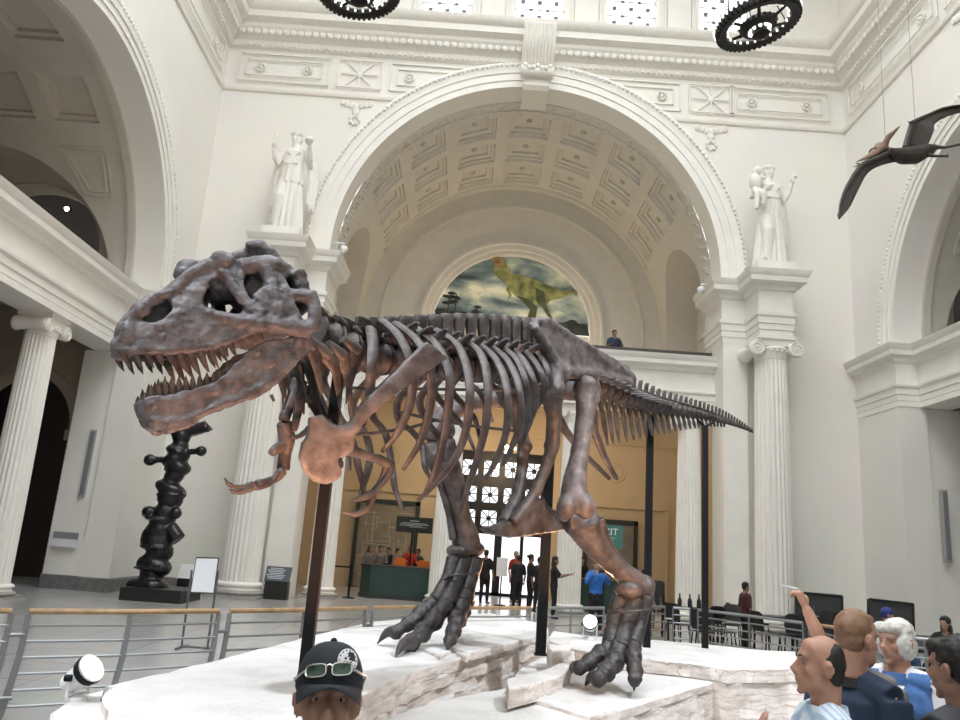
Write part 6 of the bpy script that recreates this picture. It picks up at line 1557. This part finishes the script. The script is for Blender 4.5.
def text(body, loc, size, m, parent, name='lettering', align='CENTER', rot=(pi/2, 0, 0)):
    cu = bpy.data.curves.new(name, 'FONT'); cu.body = body; cu.size = size; cu.extrude = .004; cu.align_x = align; cu.align_y = 'CENTER'
    o = bpy.data.objects.new(name, cu); COL.objects.link(o); cu.materials.append(m); o.rotation_euler = rot
    o.location = Vector(loc); bpy.context.view_layer.update(); me = bpy.data.meshes.new_from_object(o.evaluated_get(bpy.context.evaluated_depsgraph_get())); me.transform(o.matrix_world); bpy.data.objects.remove(o)
    o = bpy.data.objects.new(name, me); COL.objects.link(o); me.materials.clear(); me.materials.append(m)
    if parent: me.transform(Matrix.Translation(-worg(parent)))
    if parent: o.parent = parent
    return o
M_LET = mat('white_lettering', (.85, .88, .86), .5)
te, c, w, h = board_sign('exit_sign', 'teal exit sign with white lettering beside the rear knee', 594, 524, 622.5, 549, 26.0, mat('teal_sign', (.06, .20, .18), .5), [(0, -.05, .5, .03), (0, -.14, .35, .03)], hang=-.1)
text('EXIT', c+Vector((0, -.035, h*.2)), h*.42, M_LET, te)
tt = thing('notice_stand', 'white notice board on a dark stand in the doorway', 'sign', (px_at(502, 26.8), 26.8, 0)); c = at(502, 567, 26.8)
obj('board', MB().box(c, (.36, .03, .6)), mat('white_panel', (.8, .8, .8), .4), tt, 0); obj('pole', MB().tube([(c.x, 26.83, 0), (c.x, 26.83, c.z)], .025, 8), M_STEEL, tt); obj('base', MB().lathe((c.x, 26.83, 0), [(.01, 0), (.2, 0), (.2, .03), (.02, .05)], 16), M_STEEL, tt)
def stanchion(label, u, Y):
    x = px_at(u, Y); t = thing('stanchion', label, 'stanchion', (x, Y, 0), 'belt stanchions by the desk')
    obj('pole', MB().tube([(x, Y, .03), (x, Y, .98)], .035, 10), M_STEEL, t); obj('base', MB().lathe((x, Y, 0), [(.01, 0), (.2, 0), (.2, .02), (.05, .05)], 18), M_STEEL, t); obj('head', MB().lathe((x, Y, .95), [(.01, 0), (.045, .0), (.045, .09), (.01, .1)], 12), M_STEEL, t); return t, x
s1, xa = stanchion('black belt stanchion left of the green desk', 352, 25.6); s2, xb = stanchion('black belt stanchion beside the left gallery column', 333, 25.8)
obj('belt', MB().box(((xa+xb)/2, 25.7, .93), (abs(xb-xa), .01, .05), Matrix.Rotation(-.1*0, 3, 'Z')), M_STEEL, s1, 0)
# small chandelier of the vestibule: four warm bulbs
c = at(507, 449, 29.0); t = thing('pendant_lamp', 'small pendant lamp with warm bulbs in front of the entrance doors', 'lamp', c); M_WB = mat('warm_bulb', (1, .80, .55), .3, emit=14)
for dx, dz in ((-.26, .05), (0, .07), (.26, .05), (0, -.12)): obj('bulb', MB().ball(c+Vector((dx, 0, dz)), .075, 10), M_WB, t)
obj('arms', MB().tube([c+Vector((-.26, .03, .0)), c+Vector((.26, .03, .0))], .02, 6).tube([c+Vector((0, .03, -.1)), c+Vector((0, .03, .5))], .02, 6), M_IRON, t); obj('chain', MB().tube([c+Vector((0, .03, .5)), Vector((c.x, c.y+.03, 7.7))], .012, 5), M_IRON, t)
lamp('pendant_glow', 'POINT', c+Vector((0, -.3, -.1)), 130, (1, .72, .42), size=.25)
for u in (400, 610): lamp('vestibule_downlight', 'AREA', (px_at(u, 28.5), 28.5, 7.6), 30, (1, .82, .60), (px_at(u, 28.5), 28.6, 0), 1.5)
struct('trim_16', MB().box((XC, D+1.0, 8.40), (2*RIN, .2, .28)), mat('dark_gallery_rail', (.06, .05, .045), .5), sm=0)

# ---------------------------------------------------------------- black tables and chairs, grey boards
M_BCH = mat('black_chair_plastic', (.010, .010, .011), .45)
def table(label, u, Y, w, d):
    x = px_at(u, Y); t = thing('table', label, 'table', (x, Y, 0), 'black tables behind the railing'); obj('top', MB().box((x, Y, .735), (w, d, .04)), M_BCH, t, 0)
    for sx in (-1, 1):
        for sy in (-1, 1): obj('leg', MB().tube([(x+sx*(w/2-.06), Y+sy*(d/2-.06), .72), (x+sx*(w/2-.06), Y+sy*(d/2-.06), 0)], .02, 6), M_STEEL, t)
table('black table at the left of the row, beside the thin tail post', 690, 19.6, 1.3, .7); table('black table right of the person in maroon', 772, 18.6, 1.2, .7); table('black table in front of the seated person in the blue cap', 896, 12.8, 1.3, .6); table('black table in front of the left grey board', 822, 19.6, 1.4, .7)
CH = [(660, 22.4, 'tall black chair against the tan wall beside the column', 1.25), (672, 20.9, 'black chair behind the tail-base post', .9), (678, 18.4, 'black chair at the left table, nearest the tail-base post', .9), (709, 18.5, 'black chair at the left table, just left of the tail post', .9), (716, 20.3, 'black chair right of the tail post', .9),
      (731, 19.3, 'black chair between the tail post and the person in maroon', .9), (757, 20.4, 'black chair directly right of the person in maroon', .92), (766, 17.4, 'black chair at the near side of the middle table', .9), (789, 17.5, 'black chair right of the giant column foot', .9), (800, 20.8, 'black chair under the left corner of the grey board', .95), (821, 18.7, 'black chair in front of the left grey board', .95),
      (846, 18.4, 'black chair under the right corner of the left grey board', .92), (724, 17.2, 'black chair near the railing, left of the maroon shirt', .88), (703, 16.9, 'black chair near the railing behind the tail post', .88)]
for i, (u, Y, lb, ht) in enumerate(CH): chair(lb, px_at(u, Y), Y, (i*67) % 360, M_BCH, 'black chairs behind the railing', ht)
for i, (u, Y) in enumerate(((680, 19.5), (690, 19.5), (699, 19.6))):   # dark bottles on the left table
    x = px_at(u, Y); o = obj('bottle', MB().lathe((x, Y, .756), [(.01, 0), (.05, 0), (.052, .16), (.02, .23), (.018, .31), (.01, .32)], 14), M_BCH); tag(o, ('dark bottle at the left end of the left table', 'dark bottle in the middle of the left table', 'dark bottle at the right end of the left table')[i], 'bottle', 'dark bottles on the left table')
def grey_board(label, pts, Y):
    P = [at(u, v, Y) for u, v in pts]; c = sum(P, Vector((0, 0, 0)))/len(P); t = thing('display_board', label, 'board', (c.x, Y, 0), 'dark grey boards by the right wall')
    P[-1].z = P[-2].z = .0; obj('panel', MB().prism(P, (0, .12, 0)), mat('dark_grey_board', (.055, .06, .06), .5), t, 0)
    f = MB(); Q = P+[P[0]]; 
    for a, b in zip(Q, Q[1:]): f.tube([a+Vector((0, -.01, 0)), b+Vector((0, -.01, 0))], .03, 6)
    obj('edge', f, mat('board_edge', (.02, .02, .02), .5), t)
grey_board('dark grey board against the wall right of the giant column', [(796, 592), (842, 596), (843, 640), (797, 640)], 22.0)
grey_board('dark grey board behind the seated person in the blue cap', [(869, 599), (913, 604), (914, 645), (869, 640)], 20.6)

# ---------------------------------------------------------------- people in front
FV = .0085
def front(label, u, v, Y, face, sk_, top, bot, **k):
    p = at(u, v, Y); return person(label, p.z/1.615*1.75, (p.x, Y, 0), face, sk_, k.pop('hair', None), top, bot, vox=FV/.8, **k)
def hair_mesh(t, J, parts, m, name='hair', vox=.007, disp=.004):
    g = MB(); c, R, h = J['head'], J['HR'], J['h']
    for p, r in parts: g.ball(c+R @ Vector(p)*h, tuple(q*h for q in r), 16, R)
    return obj(name, blob(g, vox, 2, .4, disp, .025), m, t, 80)
def face_eyes(t, J):
    R, h = J['HR'], J['h']
    for x in (-1, 1):
        p = on_face(t, J, x*.031, .006); q = p+R @ Vector((0, .0065, 0))*h
        e = obj('eye', MB().ball(q, (.0130*h, .0075*h, .0062*h), 12, R), mat('eye_white', (.42, .36, .33), .4), t); obj('iris', MB().ball(q+R @ Vector((0, -.0044, 0))*h, (.006*h, .0042*h, .0057*h), 10, R), mat('eye_dark', (.02, .014, .01), .2), e)
        k = MB(); k.tube([q+R @ Vector((d*.0145, -.006+.004*abs(d), .0085-.004*abs(d)))*h for d in (-1, -.5, 0, .5, 1)], .0032*h, 6); obj('eyelid', k, t.children[0].data.materials[0], t)
def brows(t, J, m):
    for x in (-1, 1): obj('eyebrow', MB().tube([on_face(t, J, x*a, z, .001) for a, z in ((.013, .029), (.022, .034), (.033, .036), (.046, .031))], [.0035*J['h'], .005*J['h'], .0048*J['h'], .0025*J['h']], 6), m, t)
def collar(t, J, m, r=.068, hgt=.03, name='collar'):
    c = lerp(J['chest'], J['neck'], .93); h = J['h']; g = MB(); rows = []
    for k in range(33):
        a = 2*pi*k/32; e = Vector((cos(a)*r*1.12, sin(a)*r, 0)); lo = c+J['R'] @ (e*1.28+Vector((0, 0, -.012-.02*(1 if sin(a) < -.6 else 0))))*h; hi = c+J['R'] @ (e+Vector((0, .005, hgt)))*h; ov = c+J['R'] @ (e*1.08+Vector((0, .005, hgt+.004)))*h
        rows.append([lo, ov, hi, c+J['R'] @ (e*.95)*h])
    g.grid(rows); obj(name, g, m, t, 60)
# stripes of the pale shirt run round with the cloth
def stripe_mat():
    m = bpy.data.materials.new('pale_striped_shirt'); m.use_nodes = True; nt = m.node_tree; b = nt.nodes['Principled BSDF']; b.inputs['Roughness'].default_value = .85
    tc = nt.nodes.new('ShaderNodeTexCoord'); wv = nt.nodes.new('ShaderNodeTexWave'); wv.inputs['Scale'].default_value = 14; wv.inputs['Distortion'].default_value = .6; wv.bands_direction = 'X'; nt.links.new(tc.outputs['Object'], wv.inputs['Vector'])
    r = nt.nodes.new('ShaderNodeValToRGB'); r.color_ramp.elements[0].color = (.40, .53, .68, 1); r.color_ramp.elements[1].color = (.66, .74, .82, 1); r.color_ramp.elements[0].position = .2; r.color_ramp.elements[1].position = .6
    nt.links.new(wv.outputs['Fac'], r.inputs['Fac']); nt.links.new(r.outputs['Color'], b.inputs['Base Color']); return m
M_STR = stripe_mat()
t, J = front('balding person in a pale blue striped shirt facing left', 824, 667, 3.0, -98, SK1, M_STR, C_NAVY, head=(0, -4), arms={'R': ((-.03, -.10, -.24), (.06, -.19, -.09)), 'L': ((.07, .02, -.29), (.09, -.08, -.54))})
hair_mesh(t, J, [((0, .028, .022), (.0805, .074, .076)), ((0, .05, -.02), (.068, .046, .06)), ((0, .038, .05), (.0775, .055, .058))], H_BLK, disp=.002); face_eyes(t, J); brows(t, J, H_BLK); collar(t, J, M_STR, .070, .035)
t, J = front('sandy-haired person in a navy polo shirt facing right', 854, 640, 3.45, 112, SK1, C_NAVY, C_GRY, head=(0, 4))
hair_mesh(t, J, [((0, .026, .046), (.0775, .088, .080)), ((0, .048, .0), (.070, .052, .07)), ((0, -.036, .092), (.050, .036, .028)), ((.0, .02, .07), (.070, .082, .064))], H_SND, disp=.002); face_eyes(t, J); brows(t, J, H_SND); collar(t, J, C_BLK, .070, .016)
hair_mesh(t, J, [((0, -.052, -.088), (.038, .032, .024)), ((.042, -.028, -.07), (.020, .034, .028)), ((-.042, -.028, -.07), (.020, .034, .028))], mat('beard_stubble', (.36, .19, .12), .8), 'beard', disp=.001)
# white-haired visitor with denim vest, lanyard
C_WT = cloth('white_tee', (.78, .78, .80), .06); C_DV = mat('cloth_denim_vest', (.085, .20, .46), .85, col2=(.05, .13, .33), scale=16)
t, J = front('white-haired person in a denim vest and white top, facing left', 895, 642, 4.2, -40, SK1, C_WT, C_JEAN, sleeve=.42, arms={'L': ((.05, -.04, -.28), (-.10, -.22, -.34)), 'R': ((-.07, -.10, -.27), (-.02, -.32, -.25))}, head=(-24, 4), breadth=.95, belly=1.06)
hair_mesh(t, J, [((0, .036, .046), (.088, .096, .086)), ((0, .062, -.02), (.086, .062, .09)), ((.058, .004, -.01), (.036, .056, .078)), ((-.058, .004, -.01), (.036, .056, .078)), ((.03, -.045, .080), (.05, .04, .035)), ((-.035, -.052, .078), (.045, .04, .032))], H_WHT, disp=.005); face_eyes(t, J); brows(t, J, H_GRY)
g = MB(); torso(g, J, .032, 1.06, 1.06); vb = blob(g, .008, 5, .4); keep = []
R_, hh = J['R'], J['h']
for f in vb.f:
    c = sum((vb.v[i] for i in f), Vector((0, 0, 0)))/len(f); q = R_.transposed() @ (c-J['chest'])/hh
    front_gap = q.y < 0 and abs(q.x) < .035+.22*max(0, q.z-.0); armhole = abs(q.x) > .178 and q.z > -.12
    if not front_gap and not armhole and q.z < .19: keep.append(f)
vb.f = keep
o = obj('vest', vb, C_DV, t, 60); sm_ = o.modifiers.new('thick', 'SOLIDIFY'); sm_.thickness = .006; sm_.offset = 1
ly = MB()
for s in (-1, 1): ly.tube(spline([tuple(J['neck']+R_ @ Vector(p)*hh) for p in ((s*.05, .05, -.02), (s*.075, -.05, -.05), (s*.06, -.125, -.14), (s*.02, -.145, -.30), (0, -.15, -.36))], 5), .009, 6)
obj('lanyard', ly, C_BLK, t); obj('badge', MB().box(J['neck']+R_ @ Vector((0, -.16, -.40))*hh, (.07, .008, .1), R_), mat('badge_white', (.7, .7, .72), .4), t, 0); collar(t, J, C_DV, .076, .02, 'vest_collar')
t, J = front('person with short black hair in a dark grey top at the right edge', 959, 671, 3.0, -150, SK2, cloth('charcoal', (.05, .052, .058)), C_BLK, head=(0, 2))
hair_mesh(t, J, [((0, .032, .050), (.085, .098, .088)), ((0, .062, .0), (.079, .064, .07)), ((0, -.045, .085), (.062, .05, .036))], H_BLK, disp=.006); face_eyes(t, J)
tp, J = front('person hidden behind the sandy-haired visitor, raising one hand with a white pen', 852, 642, 3.85, 180, SK1, C_GRY, C_BLK, hair=H_BLK, arms={'L': ((-.09, -.13, .19), (-.03, -.17, .36)), 'R': ((-.07, .02, -.29), (-.09, -.08, -.54))}, sleeve=.4, curl=1.1)
p = J['wrL']+(J['wrL']-J['elL']).normalized()*.085+Vector((-.03, -.02, .01)); o = obj('pen', MB().tube([p+Vector((.02, 0, 0)), p+Vector((-.07, -.02, .015))], .0045, 8), mat('white_panel', (.8, .8, .8), .4)); tag(o, 'white pen held in the raised hand', 'pen')
# man in the dark cap
t, J = front('person in a dark cap with sunglasses pushed up on it, bottom of the view', 328, 701, 2.05, 8, SK2, C_NAVY, C_JEAN, head=(2, -11), hair=None)
face_eyes(t, J); brows(t, J, H_BLK); hair_mesh(t, J, [((0, .05, .0), (.078, .062, .055))], H_BLK)
c, R, h = J['head'], J['HR'], J['h']; CP = lambda x, y, z: c+R @ Vector((x, y, z))*h
M_CAP = mat('dark_navy_cap', (.012, .016, .022), .8, spots=.25, scale=40)
g = MB(); rows = []
for i in range(9):
    ph = (pi/2)*i/8; rows.append([CP(.093*cos(ph)**.75*cos(a), .008+.112*cos(ph)**.75*sin(a),   .040+.118*sin(ph)) for a in [2*pi*k/36 for k in range(36)]])
rows.insert(0, [CP(.090*cos(a), .008+.110*sin(a), .030) for a in [2*pi*k/36 for k in range(36)]])
g.grid(rows, True, True); cap_o = obj('cap', g, M_CAP, t, 60); g = MB(); rows = []
for k in range(17):
    a = radians(-168+k*(156/16)); rows.append([CP(.088*cos(a), .005+.108*sin(a), .043), CP(.09*cos(a), .0+(.108+.04)*sin(a), .042-.020*abs(cos(a))**1.5), CP(.086*cos(a), -.005+(.108+.072)*sin(a), .036-.040*abs(cos(a))**1.5)])
g.grid([r+[p+R @ Vector((0, 0, -.005)) for p in r[::-1]] for r in rows], True, True); obj('cap_brim', g, M_CAP, cap_o, 60)
obj('cap_button', MB().ball(CP(0, .008, .158), .009, 8), M_CAP, cap_o)
# round embroidered badge on the cap, off to one side
g = MB(); bc = Vector((.040, -.098, .105))
def cp_surf(dx, dz, o=.0):
    x = bc.x+dx; z = bc.z+dz; ph = math.asin(max(-1, min(1, (z-.040)/.118))); rr = cos(ph)**.75; sx = max(-.98, min(.98, x/(.093*rr))); return CP(x, .008-.112*rr*sqrt(1-sx*sx)-o, z)
def disc(r0, r1, o, m, nm, n=20, pts=None):
    q = MB(); q.grid([[cp_surf(r0*cos(2*pi*k/n), r0*sin(2*pi*k/n)*1.15, o) for k in range(n+1)], [cp_surf(r1*cos(2*pi*k/n), r1*sin(2*pi*k/n)*1.15, o) for k in range(n+1)]]); obj(nm, q, m, cap_o, 0)
M_EMB = mat('white_embroidery', (.62, .62, .64), .75); disc(.0005, .028, .003, M_EMB, 'badge')
M_BBK = mat('badge_black', (.02, .02, .022), .7)
for k in range(14):
    a = 2*pi*k/14; obj('badge_stitch', MB().ball(cp_surf(.023*cos(a), .023*sin(a)*1.15, .004), .0019, 6), M_BBK, cap_o)
for dx, dz, r_ in ((-.006, .005, .0032), (.006, .004, .0030), (0, -.006, .0036), (.001, .011, .0024), (-.009, -.004, .0025), (.009, -.005, .0025)): obj('badge_figure', MB().ball(cp_surf(dx, dz, .0035), (r_, r_*.6, r_), 8), M_BBK, cap_o)
# sunglasses resting on the crown of the cap
sg = thing('sunglasses', 'wire-rimmed sunglasses with green lenses resting on the dark cap', 'sunglasses', CP(0, -.11, .079)); M_WIRE = mat('silver_wire', (.6, .6, .6), .25, metal=.9); M_LNS = mat('green_lens', (.03, .065, .05), .08)
def gs(x, z, o=.010): 
    ph = math.asin(max(-1, min(1, (z-.040)/.118))); rr = cos(ph)**.75; sx = max(-.97, min(.97, x/(.093*rr))); return CP(x, .008-.112*rr*sqrt(1-sx*sx)-o, z)
for s in (-1, 1):
    x0 = s*.034-.008; sh = lambda a: (abs(cos(a))**.55*(1 if cos(a) > 0 else -1), abs(sin(a))**.55*(1 if sin(a) > 0 else -1)); P = [gs(x0+.026*sh(a)[0],   .080+.016*sh(a)[1]+.10*(x0+.026*sh(a)[0])) for a in [2*pi*k/28 for k in range(29)]]
    m = MB(); m.grid([P, [lerp(p, sum(P[:-1], Vector((0, 0, 0)))/28, .98) for p in P]]); obj('lens', m, M_LNS, sg, 0); obj('rim', MB().tube(P, .0022, 6), M_WIRE, sg)
    tmp = [gs(s*.058-.008+s*.002, .080+.1*(s*.058), .012), CP(s*.0955, -.02, .062+.006*s), CP(s*.0945, .045, .05)]; obj('temple', MB().tube(tmp, [.004, .003, .003], 6), M_WIRE, sg)
obj('bridge', MB().tube([gs(-.016, .088), gs(-.008, .092), gs(.0, .089)], .002, 6), M_WIRE, sg)
